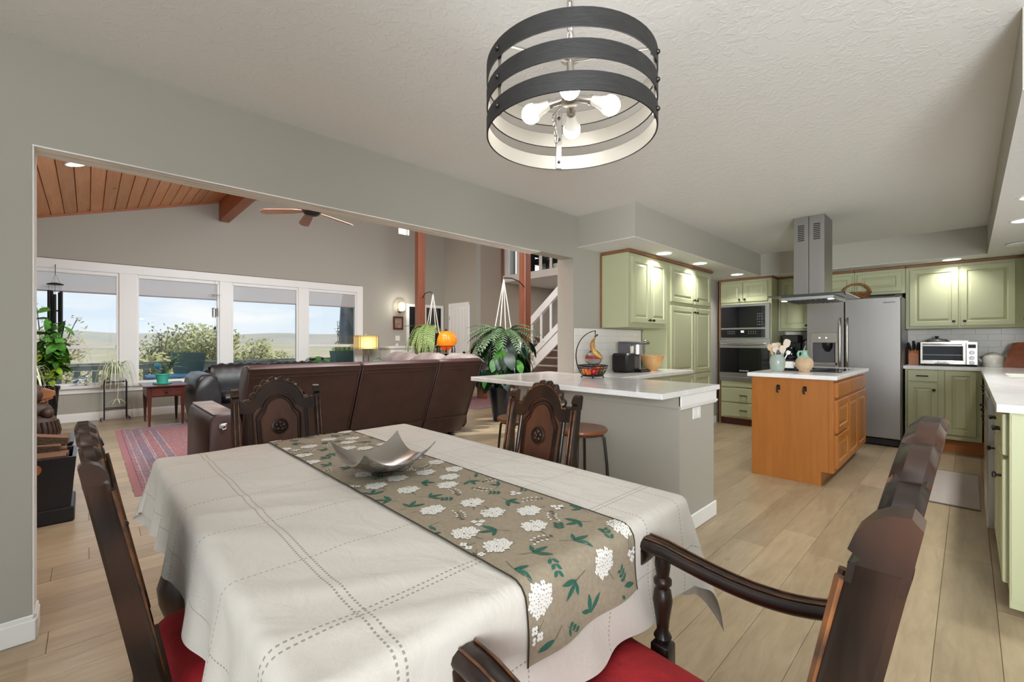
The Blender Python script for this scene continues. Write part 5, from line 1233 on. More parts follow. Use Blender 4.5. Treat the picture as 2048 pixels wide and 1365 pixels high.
MB().tube([Vector((jx, jy, 0)) - rv * q[0] + Vector((0, 0, q[1])) for q in ((.022, 1.118), (.05, 1.122), (.062, 1.10), (.056, 1.072), (.045, 1.055))], .008, 10, sx=1.4).build('handle', 'teal_jug', jg, world=True, smooth=60)
MB().tube([(jx, jy, 1.128), (jx, jy, 1.15), Vector((jx, jy, 1.175)) + rv * .012], [.010, .005, .0035], 8).build('pourer', 'chrome', jg, world=True, smooth=60)
nx_, ny_ = 4.95, 1.225
t_ = thing('napkin_card', 'small white card in a dark stand between the crock and the jug', 'card', (nx_, ny_, .93)); MB().box(nx_ - .02, nx_ + .03, ny_ - .06, ny_ + .05, .938, .955, .004).build('stand', 'black_plastic', t_, world=True); MB().box(nx_, nx_ + .004, ny_ - .042, ny_ + .042, .955, 1.02, .001).build('card', 'white_plastic', t_, world=True)
# second coffee maker behind the island
t_ = thing('drip_coffee_maker', 'black drip coffee maker on the short worktop left of the refrigerator', 'coffee maker', (7.05, 1.66, ZT))
MB().box(6.93, 7.16, 1.60, 1.80, ZT + .0005, ZT + .03, .006).build('base', 'black_plastic', t_, world=True); MB().box(7.07, 7.16, 1.60, 1.80, ZT + .03, ZT + .36, .01).build('column', 'black_plastic', t_, world=True); MB().box(6.93, 7.16, 1.60, 1.80, ZT + .26, ZT + .37, .012).build('brew_head', 'black_plastic', t_, world=True)
MB().lathe([(.05, ZT + .031), (.07, ZT + .06), (.072, ZT + .13), (.05, ZT + .18), (.052, ZT + .20)], (6.995, 1.70, 0), 20).build('carafe', 'black_glass', t_, world=True, smooth=50)
t_ = thing('steel_canister', 'grey steel canister right of the black drip coffee maker', 'canister', (7.05, 1.52, ZT)); MB().lathe([(.055, ZT + .0005), (.055, ZT + .27), (.05, ZT + .28)], (7.05, 1.525, 0), 24).build('body', 'gray_plastic', t_, world=True, smooth=40); MB().lathe([(.052, ZT + .281), (.052, ZT + .30), (.012, ZT + .305), (.012, ZT + .32)], (7.05, 1.525, 0), 24).build('lid', 'black_plastic', t_, world=True, smooth=40)

# ---------------------------------------------------------------- back worktop: knives, toaster oven, kettle, board
kb = thing('knife_block', 'wooden knife block with black handled knives beside the refrigerator', 'knife block', (7.10, .455, ZT))
wood('acacia', (150, 86, 48), (186, 116, 70), 'Z', .45, 24, 10)
MB().prism([(7.06, ZT + .0005), (7.17, ZT + .0005), (7.20, ZT + .12), (7.10, ZT + .19), (7.06, ZT + .12)], .41, .50, 'Y').build('block', 'acacia', kb, world=True)
for i in range(3):
    for j in range(3):
        p = Vector((7.09 + j * .03, .425 + i * .03, ZT + .185 - j * .022)); d = Vector((-.35, (i - 1) * .25, 1)).normalized()
        MB().tube([p - d * .02, p + d * .025, p + d * (.085 + .02 * ((i + j) % 2))], [.007, .009, .010], 8, sx=1.3).build('knife_handle', 'black_plastic', kb, world=True, smooth=60)
to = thing('toaster_oven', 'silver countertop toaster oven with a glass door', 'toaster oven', (7.15, .17, ZT))
X0 = 6.98
MB().box(X0 + .02, 7.34, -.07, .392, ZT + .018, ZT + .27, .008).build('housing', 'stainless', to, world=True)
MB().box(X0, X0 + .02, -.07, .02, ZT + .02, ZT + .268, .004).build('control_panel', 'brushed_nickel', to, world=True); cpn = to.children[-1]
dr_ = MB()
for bxx in [(.025, .392, ZT + .225, ZT + .268), (.025, .392, ZT + .022, ZT + .062), (.025, .045, ZT + .062, ZT + .225), (.372, .392, ZT + .062, ZT + .225)]: dr_.box(X0, X0 + .02, bxx[0], bxx[1], bxx[2], bxx[3], .002)
dr_ = dr_.build('oven_door', 'brushed_nickel', to, world=True); MB().box(X0 + .008, X0 + .014, .045, .372, ZT + .062, ZT + .225).build('door_glass', 'black_glass', dr_, world=True)
MB().tube([(X0 + .006, .05, ZT + .125), (X0 + .006, .368, ZT + .125)], .003, 6).build('rack_rail', 'chrome', dr_, world=True, smooth=60)
hb = MB().tube([(X0 - .03, .05, ZT + .246), (X0 - .03, .37, ZT + .246)], .009, 10)
for y in (.06, .36): hb.tube([(X0, y, ZT + .246), (X0 - .03, y, ZT + .246)], .006, 8)
hb.build('handle', 'chrome', dr_, world=True, smooth=60)
MB().box(X0 - .012, X0 + .01, .15, .27, ZT + .018, ZT + .032, .004).build('crumb_tray_grip', 'gray_plastic', to, world=True)
MB().box(X0 - .002, X0, -.055, .005, ZT + .205, ZT + .245).build('display', 'black_glass', cpn, world=True)
for z in (.155, .095, .045): MB().lathe([(.021, X0), (.021, X0 - .012), (.017, X0 - .022), (0, X0 - .022)], (0, -.025, ZT + z), 18, 'X').build('dial', 'chrome', cpn, world=True, smooth=40)
text('maker_lettering', 'Breville', dr_, (X0 - .0005, .21, ZT + .042), (radians(90), 0, radians(-90)), .028, 'dark_steel')
for y in (-.05, .37):
    for x in (X0 + .05, 7.30): MB().lathe([(.014, ZT + .0005), (.012, ZT + .019)], (x, y, 0), 10).build('foot', 'black_plastic', to, world=True)
t_ = thing('pot_lid_dish', 'dark glass pot lid lying on top of the toaster oven', 'lid', (7.16, .26, ZT + .27)); MB().lathe([(.10, ZT + .2705), (.10, ZT + .278), (.085, ZT + .30), (.02, ZT + .316), (0, ZT + .317)], (7.16, .26, 0), 24).build('dome', 'gray_plastic', t_, world=True, smooth=50); MB().lathe([(.008, ZT + .316), (.018, ZT + .33), (.016, ZT + .34), (0, ZT + .342)], (7.16, .26, 0), 14).build('lid_knob', 'black_plastic', t_, world=True, smooth=50)
t_ = thing('baking_tin', 'small pale tin lying on the right of the toaster oven top', 'tin', (7.14, .07, ZT + .27)); MB().box(7.06, 7.22, .0, .15, ZT + .2705, ZT + .290, .004).build('tray', 'brushed_nickel', t_, world=True); MB().box(7.055, 7.225, -.005, .155, ZT + .288, ZT + .293, .001).build('rolled_rim', 'chrome', t_, world=True)
kt = thing('kettle', 'cream ceramic kettle in the corner of the worktop', 'kettle', (7.18, -.19, ZT))
MB().lathe([(.08, ZT + .0005), (.088, ZT + .008), (.092, ZT + .05), (.088, ZT + .10), (.07, ZT + .125), (.045, ZT + .132)], (7.18, -.19, 0), 28).build('body', 'white_glaze', kt, world=True, smooth=50)
MB().lathe([(.046, ZT + .1325), (.04, ZT + .142), (.012, ZT + .148), (.012, ZT + .16), (.0, ZT + .164)], (7.18, -.19, 0), 20).build('lid', 'white_glaze', kt, world=True, smooth=50)
MB().tube([(7.18, -.105, ZT + .05), (7.17, -.075, ZT + .085), (7.16, -.045, ZT + .125)], [.018, .013, .010], 10).build('spout', 'white_glaze', kt, world=True, smooth=60)
MB().tube([(7.18, -.27, ZT + .115), (7.18, -.31, ZT + .122), (7.18, -.335, ZT + .095), (7.18, -.325, ZT + .06), (7.18, -.278, ZT + .045)], .010, 10).build('handle', 'white_glaze', kt, world=True, smooth=60)
cbd = thing('cutting_board', 'thick dark wooden cutting board leaning in the corner', 'cutting board', (7.0, -.45, ZT))
wood('walnut_board', (96, 46, 22), (150, 78, 40), 'X', .4, 18, 8)
mb = MB(); prof = [(-.255, .001), (-.262, .05), (-.275, .07), (-.272, .11), (-.29, .13), (-.287, .17), (-.305, .20), (-.325, .262), (-.36, .268), (-.70, .268), (-.70, .001)]
mb.prism([(p[0], ZT + p[1]) for p in prof], 7.02, 7.06, 'X'); mb.xf(lambda q: Vector((q.x + (q.z - ZT) * .30, q.y, q.z)))
fixnormals(mb.build('board', 'walnut_board', cbd, world=True)); MB().box(7.16, 7.17, -.62, -.42, ZT + .0005, ZT + .012, .002).build('rest_foot', 'walnut_board', cbd, world=True)
wb_ = thing('wicker_basket', 'brown wicker basket with a hoop handle on top of the refrigerator', 'basket', (6.95, 1.03, 1.735))
plain('wicker', (168, 116, 62), .7, var=((116, 74, 38), 40, 2))
mb = MB()
for i in range(8):
    z = 1.741 + i * .012; r = .115 + .012 * i / 3
    mb.tube([(6.95 + r * .8 * cos(q), .98 + r * sin(q), z + .003 * sin(q * 12 + i * pi)) for q in [2 * pi * k / 48 for k in range(48)]], .0065, 6, closed=True)
mb.lathe([(.11, 1.7365), (.11, 1.74)], (6.95, .98, 0), 24, sx=.8); mb.build('woven_sides', 'wicker', wb_, world=True, smooth=60)
MB().tube([(6.95, .98 + .14 * cos(q), 1.82 + .12 * sin(q)) for q in [pi * k / 14 for k in range(15)]], .007, 8, sx=1.8).build('hoop_handle', 'wicker', wb_, world=True, smooth=60)
# mat in front of the sink
plain('mat_gray', (186, 178, 170), .95, var=((156, 148, 142), 160, 2), bmp=(240, .6, .004)); plain('mat_edge', (120, 112, 106), .95)
mt = thing('kitchen_mat', 'grey woven mat on the kitchen floor along the right-hand cabinets', 'mat', (5.2, .11, 0)); MB().box(4.60, 5.77, -.06, .295, .0008, .008, .003).build('weave', 'mat_gray', mt, world=True); MB().box(4.585, 4.60, -.06, .295, .0008, .009, .002).box(5.77, 5.785, -.06, .295, .0008, .009, .002).build('bound_edge', 'mat_edge', mt, world=True)
# ---------------------------------------------------------------- foliage helpers
def leafmesh(nm, L, w, bend=.25, fold=.12, mat='leaf_green', n=4):
    mb = MB(); k = []
    for i in range(n + 1):
        tt = i / n; ww = w * .5 * sin(pi * min(1, (tt * .92 + .04))) ** .8; z = -bend * L * tt * tt
        k.append(((-ww, L * tt, z + fold * w * .5), (0, L * tt, z), (ww, L * tt, z + fold * w * .5)))
    for r in k: mb.v += list(r)
    for i in range(n):
        a = i * 3; mb.f += [(a, a + 1, a + 4, a + 3), (a + 1, a + 2, a + 5, a + 4)]
    me = bpy.data.meshes.new(nm); me.from_pydata(mb.v, [], mb.f); me.materials.append(M[mat]); me.shade_smooth(); return me
def aim(d, roll=0.0):
    """rotation taking +Y to d, keeping +Z as up as possible"""
    return (Vector(d).to_track_quat('Y', 'Z').to_matrix() @ Matrix.Rotation(roll, 3, 'Y')).to_euler()
def frondmesh(nm, L, w, droop, mat, n=16, lf=.9):
    mb = MB(); P = []
    for i in range(n + 1):
        tt = i / n; P.append(Vector((0, L * tt * (1 - .25 * droop * tt), .18 * L * sin(pi * tt) * (1 - droop * .4) - droop * L * tt * tt * .75)))
    for i in range(1, n + 1):
        tt = i / n; ww = w * (sin(pi * min(1, .12 + tt * .88)) ** .7); d = (P[i] - P[i - 1]); s_ = L / n * lf
        for sd in (-1, 1):
            a = P[i]; tip = a + Vector((sd * ww, d.y * .5, d.z * .6 - ww * .22)); dv = d.normalized() * s_ * .5
            mb.add([a - dv, a + dv, tip + dv * .5, tip - dv * .35], [(0, 1, 2, 3)])
    mb.tube(P, [.0035 * (1 - .7 * i / n) for i in range(n + 1)], 4)
    me = bpy.data.meshes.new(nm); me.from_pydata(mb.v, [], mb.f); me.materials.append(M[mat]); return me
# ---------------------------------------------------------------- living room: rugs, sofa
m, t, b, o = newmat('persian_rug'); uvn = t.node('ShaderNodeUVMap', uv_map='UVMap'); sx = t.node('ShaderNodeSeparateXYZ'); t.l.new(uvn.outputs[0], sx.inputs[0]); U_, V_ = sx.outputs[0], sx.outputs[1]
eu = t.math('MINIMUM', U_, t.math('SUBTRACT', 2.3, U_)); ev = t.math('MINIMUM', V_, t.math('SUBTRACT', 3.55, V_)); e_ = t.math('MINIMUM', eu, ev)
MV, LN, NV_, RD_ = L3((132, 112, 122)), L3((196, 186, 182)), L3((104, 92, 108)), L3((150, 88, 84))
bands = t.ramp(t.math('MULTIPLY', e_, 1.6), [(0, L3((150, 104, 112))), (.05, LN), (.062, MV), (.15, LN), (.162, NV_), (.28, LN), (.292, MV), (.31, LN), (.322, RD_), (.44, LN), (.452, NV_), (.55, LN), (.562, RD_)], 'CONSTANT')
nn = t.noise(t.coord('UV', (34, 34, 1)), 1, 4, .6, 1.6); vo_ = t.voro(t.coord('UV', (22, 22, 1)), 1.0).outputs['Distance']; n3 = t.noise(t.coord('UV', (3, 3, 1)), 1, 3)
c = t.mix(t.ramp(nn, [(.46, (0, 0, 0)), (.56, (.85, .85, .85))]), bands, L3((74, 66, 86)))
c = t.mix(t.ramp(vo_, [(.16, (.7, .7, .7)), (.24, (0, 0, 0))]), c, L3((178, 130, 122))); c = t.mix(t.ramp(n3, [(.45, (0, 0, 0)), (.7, (.45, .45, .45))]), c, L3((158, 78, 72)))
c = t.mix(.16, c, L3((170, 158, 162))); t.l.new(c, b.inputs['Base Color']); b.inputs['Roughness'].default_value = .95; bump(t, b, nn, .3, .01)
def rug(nm, lab, x0, x1, y0, y1, fr):
    mb = MB().grid(lambda u, v: (x0 + u * (x1 - x0), y0 + v * (y1 - y0), .008), 2, 2)
    mb.ring([[(x0, y0, .0008), (x1, y0, .0008), (x1, y1, .0008), (x0, y1, .0008)], [(x0, y0, .008), (x1, y0, .008), (x1, y1, .008), (x0, y1, .008)]], True, False, False)
    o = mb.build(nm, 'persian_rug'); tag(o, lab, 'rug'); l_ = o.data.uv_layers.new(name='UVMap'); co = []
    for lp in o.data.loops: v = o.data.vertices[lp.vertex_index].co; co += [v.x - x0, v.y - y0]
    l_.data.foreach_set('uv', co)
    f_ = MB(); yy = y0
    while yy < y1:
        if fr: f_.box(x0 - .05 - .012 * random.random(), x0, yy, yy + .006, .001, .004)
        yy += .011
    if fr: tag(f_.build('fringe', 'fringe_pink', o), kind='stuff')
    return o
plain('fringe_pink', (168, 120, 124), .95)
rug('area_rug', 'worn red and blue patterned rug with a fringe on the living room floor', .32, 2.62, 4.52, 8.07, True)
rug('area_rug', 'pink and cream patterned rug glimpsed beyond the navy pot', 5.0, 6.45, 6.1, 7.6, False)
sf = thing('sectional_sofa', 'dark brown leather reclining sectional sofa seen from behind', 'sofa', (2.2, 4.6, 0))
def sofa_back(x0, x1, nm='back_panel'):
    prof = [(4.60, .06), (4.50, .26), (4.185, .955), (4.175, .98), (4.20, 1.0), (4.26, 1.012), (4.36, 1.005), (4.42, .96), (4.66, .46), (4.66, .06)]
    n = 5; rings = []
    for i in range(n + 1):
        tt = i / n; ins = .012 if i in (0, n) else 0
        rings.append([(x0 + (x1 - x0) * tt, p[0] + ins, p[1] - ins * (1 if p[1] > .5 else 0)) for p in prof])
    rings[1] = [(x0 + .012, p[0], p[1]) for p in prof]; rings[n - 1] = [(x1 - .012, p[0], p[1]) for p in prof]
    o = fixnormals(MB().ring(rings).build(nm, 'leather_brown', sf, world=True, smooth=50))
    s_ = MB(); s_.tube([(x0 + .02, 4.487, .27), (x1 - .02, 4.487, .27)], .005, 6).tube([(x0 + .03, 4.212, .90), (x1 - .03, 4.212, .90)], .005, 6).tube([(x0 + .03, 4.195, .935), (x1 - .03, 4.195, .935)], .004, 6)
    s_.tube([(x0 + .006, 4.496, .27), (x0 + .006, 4.19, .95), (x0 + .01, 4.22, .998)], .007, 6).tube([(x1 - .006, 4.496, .27), (x1 - .006, 4.19, .95), (x1 - .01, 4.22, .998)], .007, 6)
    s_.build('seam_piping', 'leather_brown', o, world=True, smooth=60)
for x0, x1 in ((.965, 1.955), (1.97, 2.875), (2.89, 3.52)): sofa_back(x0, x1)
MB().box(.96, 3.52, 4.665, 5.30, .06, .30, .02).build('base', 'leather_brown', sf, world=True, smooth=40)
for x0, x1 in ((.97, 1.95), (1.96, 2.86), (2.88, 3.30)): MB().box(x0, x1, 4.62, 5.34, .30, .46, .05).build('seat_cushion', 'leather_brown', sf, world=True, smooth=50)
# wide arm at the left with its release handle
ar = MB(); prof = [(.72, .02), (.70, .10), (.705, .52), (.725, .585), (.77, .61), (.88, .61), (.93, .585), (.945, .52), (.95, .02)]
ar.ring([[(p[0] + (.01 if e and p[0] < .8 else -.01 if e else 0), y, p[1] - (.012 if e and p[1] > .3 else 0)) for p in prof] for y, e in ((4.29, 1), (4.302, 0), (5.32, 0), (5.34, 1))])
ar = fixnormals(ar.build('arm', 'leather_brown', sf, world=True, smooth=45)); MB().box(.74, .91, 4.31, 5.32, .600, .618, .008).build('arm_pad', 'leather_taupe', ar, world=True, smooth=45)
hd = MB(); hd.box(.775, .835, 4.283, 4.291, .49, .535, .004).tube([(.787, 4.278, .524), (.82, 4.270, .520), (.826, 4.270, .495), (.80, 4.276, .486)], .006, 8).build('release_handle', 'chrome', ar, world=True, smooth=50)
MB().tube([(3.50, 4.72, .30), (3.56, 4.70, .26), (3.63, 4.69, .20)], [.012, .016, .022], 8).build('release_lever', 'black_plastic', sf, world=True, smooth=60)
# wing along the right with three padded headrests
MB().box(3.36, 3.72, 4.70, 6.75, .06, .90, .05).build('wing_back', 'leather_brown', sf, world=True, smooth=45)
MB().box(2.85, 3.40, 5.40, 6.75, .06, .46, .05).build('wing_seat', 'leather_brown', sf, world=True, smooth=45)
for y0, y1 in ((4.28, 4.98), (5.02, 5.70), (5.74, 6.52)):
    mb = MB(); n = 10
    def pil(u, v, y0=y0, y1=y1):
        a = (u - .5) * pi * 1.05; yy = y0 + (y1 - y0) * v; e = (1 - abs(2 * v - 1) ** 5)
        return Vector((3.54 + .17 * sin(a), yy, .86 + .20 * cos(a) * (.55 + .45 * e)))
    mb.grid(pil, 14, 12); h_ = mb.build('headrest', 'leather_taupe', sf, world=True, smooth=180)
    s_ = MB()
    for v in (.25, .5, .75): s_.tube([pil(u / 12, v) for u in range(2, 11)], .004, 5)
    s_.build('headrest_seam', 'leather_taupe', h_, world=True, smooth=60)
for x, y in ((1.0, 5.25), (3.45, 4.75), (3.6, 6.6), (2.95, 6.6)): MB().box(x - .03, x + .03, y - .03, y + .03, .0005, .062).build('foot', 'black_plastic', sf, world=True)
# black leather loveseat by the window
bs = thing('leather_loveseat', 'black leather loveseat with rounded arms in front of the window', 'sofa', (2.2, 8.1, 0))
def barm(x0, x1):
    prof = [(x0 + .05, .05), (x0 + .01, .25), (x0, .50), (x0 + .02, .66), (x0 + .09, .735), (x0 + .20, .745), (x1 - .06, .70), (x1 - .015, .58), (x1, .42), (x1, .05)]
    rings = []
    for y, e in ((7.60, .05), (7.63, .012), (7.66, 0), (8.62, 0), (8.66, .03)):
        cx = (x0 + x1) / 2; rings.append([(cx + (p[0] - cx) * (1 - e * 2), y, p[1] - (e * .8 if p[1] > .3 else 0)) for p in prof])
    return fixnormals(MB().ring(rings).build('arm', 'leather_black', bs, world=True, smooth=60))
barm(1.085, 1.42); barm(3.10, 3.45)
MB().box(1.38, 3.12, 7.70, 8.62, .08, .30, .02).build('base', 'leather_black', bs, world=True, smooth=40)
for x0 in (1.40, 2.25):
    MB().box(x0, x0 + .85, 7.64, 8.36, .29, .47, .07).build('seat_cushion', 'leather_black', bs, world=True, smooth=60)
    mb = MB()
    def bk(u, v, x0=x0): 
        a = -.15 + v * (pi + .1); e = 1 - abs(2 * u - 1) ** 8
        return Vector((x0 + .85 * u, 8.46 - .17 * cos(a) * (.8 + .2 * e), .50 + (.36 + .012 * sin(u * 40) * sin(a)) * (sin(a) if v < .5 else sin(a)) * (.9 + .1 * e)))
    mb.grid(bk, 24, 14); mb.build('back_cushion', 'leather_black', bs, world=True, smooth=180)
MB().box(1.3, 3.2, 8.44, 8.66, .08, .76, .06).build('back_frame', 'leather_black', bs, world=True, smooth=50)
for x in (1.2, 3.3):
    for y in (7.75, 8.55): MB().lathe([(.02, .0005), (.028, .06)], (x, y, 0), 10).build('foot', 'black_plastic', bs, world=True)

# ---------------------------------------------------------------- window side: side table, pot, plant stand, figures
sd = thing('side_table', 'small dark red side table with one drawer by the window', 'table', (.84, 8.38, 0))
MB().box(.55, 1.075, 7.98, 8.78, .565, .585, .005).build('tabletop', 'cherry_dark', sd, world=True)
MB().box(.60, 1.03, 8.03, 8.73, .42, .565).build('apron', 'cherry_dark', sd, world=True)
dd = MB().box(.64, .99, 8.018, 8.03, .435, .55, .003).build('drawer', 'cherry_dark', sd, world=True); MB().sphere((.815, 8.005, .49), .014, 10, 8).build('drawer_knob', 'knob_black', dd, world=True, smooth=60)
for x, y in ((.625, 8.05), (1.005, 8.05), (.625, 8.71), (1.005, 8.71)): MB().ring([[(x + a * w, y + c * w, z) for a, c in ((-1, -1), (1, -1), (1, 1), (-1, 1))] for z, w in ((0.0082 if y < 8.07 and x > .3 else .0005, .012), (.42, .025), (.56, .025))]).build('leg', 'cherry_dark', sd, world=True)
tp = thing('potted_plant', 'upright speckled plant in a teal pot on the small red side table', 'plant', (.80, 8.35, .585))
MB().lathe([(.09, .5855), (.115, .59), (.118, .605), (.112, .605), (.0, .595)], (.80, 8.35, 0), 24).build('saucer', 'teal_plastic', tp, world=True, smooth=40)
MB().lathe([(.062, .596), (.085, .72), (.092, .72), (.092, .74), (.082, .74), (.078, .72), (.0, .715)], (.80, 8.35, 0), 24).build('pot', 'teal_plastic', tp, world=True, smooth=40)
lm = leafmesh('sword_leaf', .12, .05, .25, .15, 'leaf_green'); lm2 = leafmesh('sword_leaf_pale', .12, .045, .25, .15, 'leaf_pale'); pr_ = random.Random(8)
for k in range(5):
    base = Vector((.80 + pr_.uniform(-.03, .03), 8.35 + pr_.uniform(-.03, .03), .715)); top = base + Vector((.04 + .05 * k, pr_.uniform(-.05, .05), .16 + .04 * k))
    MB().tube([base, (base + top) / 2 + Vector((.01, 0, 0)), top], .004, 6).build('stem', 'leaf_dark', tp, world=True)
    for j in range(14):
        q = base.lerp(top, .15 + .85 * j / 13); a = j * 2.4; d = Vector((cos(a), sin(a), .55)); place(lm if j % 2 else lm2, 'leaf', tp, q - Vector(tp.location), aim(d), (1, .8, 1))
ps = thing('plant_stand', 'thin black iron plant stand with scrolled feet below the window', 'stand', (.30, 9.12, 0))
for x in (.175, .43):
    for y in (9.02, 9.20): MB().tube([(x - .03 * (1 if x < .3 else -1), y, .012), (x - .045 * (1 if x < .3 else -1), y, .03), (x - .02 * (1 if x < .3 else -1), y, .05), (x, y, .03), (x, y, .60), (x + (.02 if x < .3 else -.02), y, .64)], .007, 6).build('leg', 'black_iron', ps, world=True, smooth=60)
for z in (.19, .60): MB().tube([(.175, 9.02, z), (.43, 9.02, z), (.43, 9.20, z), (.175, 9.20, z)], .006, 6, closed=True).build('shelf_ring', 'black_iron', ps, world=True, smooth=60)
MB().box(.175, .43, 9.02, 9.20, .598, .606, .002).build('shelf', 'black_iron', ps, world=True)
def spider(nm, lab, x, y, z, R, n, mat, hang=.4, pot=True, seed=1, potmat='white_glaze'):
    t_ = thing(nm, lab, 'plant', (x, y, z)); r = random.Random(seed)
    if pot: MB().lathe([(.055, .0005), (.08, .10), (.085, .10), (.085, .115), (.076, .115), (.0, .105)], (0, 0, 0), 20).build('pot', potmat, t_, smooth=40)
    for k in range(n):
        a = r.random() * 2 * pi; L = R * r.uniform(.6, 1.1); w = .012 * r.uniform(.7, 1.2); h = r.uniform(.10, .24) * R / .3; P = []
        for i in range(9):
            tt = i / 8; P.append(Vector((cos(a) * L * tt * (1 - .25 * tt), sin(a) * L * tt * (1 - .25 * tt), .11 + h * sin(pi * min(1, tt * .75)) - hang * L * tt ** 3)))
        s_ = Vector((-sin(a), cos(a), 0)) * w; mb = MB(); k0 = 0
        for i in range(9): q = s_ * (1 - (i / 8) ** 2 * .9); mb.v += [tuple(P[i] - q), tuple(P[i] + q)]
        for i in range(8): mb.f.append((2 * i, 2 * i + 1, 2 * i + 3, 2 * i + 2))
        mb.build('leaf', mat, t_, smooth=180)
    return t_
sp_ = spider('spider_plant', 'pale arching spider plant on the iron stand below the window', .30, 9.08, .607, .34, 64, 'leaf_pale', .95, True, 3)
mb = MB(); mb.tube([(.02, -.08, .12), (.03, -.17, .02), (.02, -.18, -.25)], .003, 5); mb.build('runner_stem', 'leaf_pale', sp_)
for k in range(9):
    a = k * 2 * pi / 9; place(leafmesh('runner_leaf', .13, .014, .5, .1, 'leaf_pale'), 'leaf', sp_, (.02, -.18, -.25), aim((cos(a), sin(a), -.1)))
bd = thing('glass_bird', 'small clear bird figurine standing on the window sill', 'figurine', (-.07, YF - .02, WZ0))
MB().sphere((0, 0, .115), .05, 14, 10, (1.2, .6, .8)).tube([(.04, 0, .13), (.075, 0, .175), (.085, 0, .21), (.10, 0, .225)], [.03, .02, .018, .006], 10).tube([(-.045, 0, .12), (-.09, 0, .09), (-.13, 0, .07)], [.03, .02, .006], 8).build('body', 'clear_glass', bd, smooth=180)
MB().tube([(-.02, 0, .08), (-.06, 0, .02), (-.12, 0, .004)], [.012, .008, .004], 6).tube([(.02, 0, .08), (.05, 0, .03), (.07, 0, .004)], [.012, .008, .005], 6).box(-.05, .08, -.02, .02, .0005, .005).build('feet', 'clear_glass', bd, smooth=60)
# left corner: leafy plant and striped plant, firewood boxes, carving
lp = thing('leafy_houseplant', 'tall green leafy houseplant in front of the left window', 'plant', (-.42, 7.9, 0))
MB().lathe([(.10, .0005), (.14, .30), (.16, .62), (.17, .62), (.17, .66), (.15, .66), (.145, .62), (.0, .60)], (0, 0, 0), 24).build('pot', 'black_iron', lp, smooth=40)
r = random.Random(21); lmA = leafmesh('broad_leaf', .15, .085, .25, .15, 'leaf_green'); lmB = leafmesh('broad_leaf_lime', .15, .085, .25, .15, 'leaf_yellowgreen')
stems = []
for k in range(9):
    a = r.uniform(-1.2, 1.6); top = Vector((cos(a) * r.uniform(.08, .24) + .06, sin(a) * r.uniform(.05, .2), r.uniform(1.05, 1.78))); base = Vector((r.uniform(-.05, .05), r.uniform(-.05, .05), .6)); mid = (base + top) / 2 + Vector((cos(a) * .08, sin(a) * .08, 0))
    P = [Vector(p) for p in bez(base, mid, mid, top, 8)]; MB().tube(P, .006, 6).build('stem', 'leaf_dark', lp); stems.append(P)
for k in range(170):
    P = stems[k % 9]; q = P[2 + (k // 9) % 7]; a = r.random() * 2 * pi; d = Vector((cos(a), sin(a), r.uniform(-1.1, .4))); place(lmB if (q.z < 1.05 and r.random() < .6) else lmA, 'leaf', lp, q, aim(d, r.uniform(-.9, .9)), tuple([r.uniform(.8, 1.3)] * 3))
spider('striped_plant', 'pale striped trailing plant behind the carved wooden figure', -.50, 7.2, .62, .42, 40, 'leaf_pale', 1.2, True, 9, 'navy_glaze')
o = MB().box(-.68, -.33, 7.03, 7.37, .0005, .619, .01).build('plant_pedestal', 'cherry_dark'); tag(o, 'dark pedestal under the striped plant, hidden behind the firewood boxes', 'pedestal')
b1 = thing('firewood_box', 'black tapered firewood box with an oval handle hole, nearest the wall opening', 'box', (-.33, 4.42, 0))
plain('box_black', (26, 29, 38), .3, coat=.2)
def taper(mb, xr0, xr1, xl0, xl1, y0, y1, z0, z1, th=.02, spread=.02):
    mb.ring([[(xl0, y0, z0), (xr0, y0, z0), (xr0, y1, z0), (xl0, y1, z0)], [(xl1, y0 - spread, z1), (xr1, y0 - spread, z1), (xr1, y1 + spread, z1), (xl1, y1 + spread, z1)], [(xl1 + th, y0 - spread + th, z1), (xr1 - th, y0 - spread + th, z1), (xr1 - th, y1 + spread - th, z1), (xl1 + th, y1 + spread - th, z1)], [(xl0 + th, y0 + th, z0 + .05), (xr0 - th, y0 + th, z0 + .05), (xr0 - th, y1 - th, z0 + .05), (xl0 + th, y1 - th, z0 + .05)]]); return mb
fixnormals(taper(MB(), -.085, -.057, -.60, -.63, 4.22, 4.62, .10, .437).build('bin', 'box_black', b1, world=True)); MB().box(-.62, -.066, 4.205, 4.635, .0005, .10, .008).build('plinth', 'box_black', b1, world=True)
MB().lathe([(.036, 4.192), (.036, 4.199), (.0, 4.199)], (-.255, 0, .375), 20, 'Y', sx=1).build('handle_hole', 'acacia', b1, world=True)
wood('firewood', (92, 64, 48), (134, 98, 74), 'X', .85, 26, 8, bmp=.5); plain('bark', (84, 64, 50), .95, bmp=(50, .8, .01))
rr = random.Random(14)
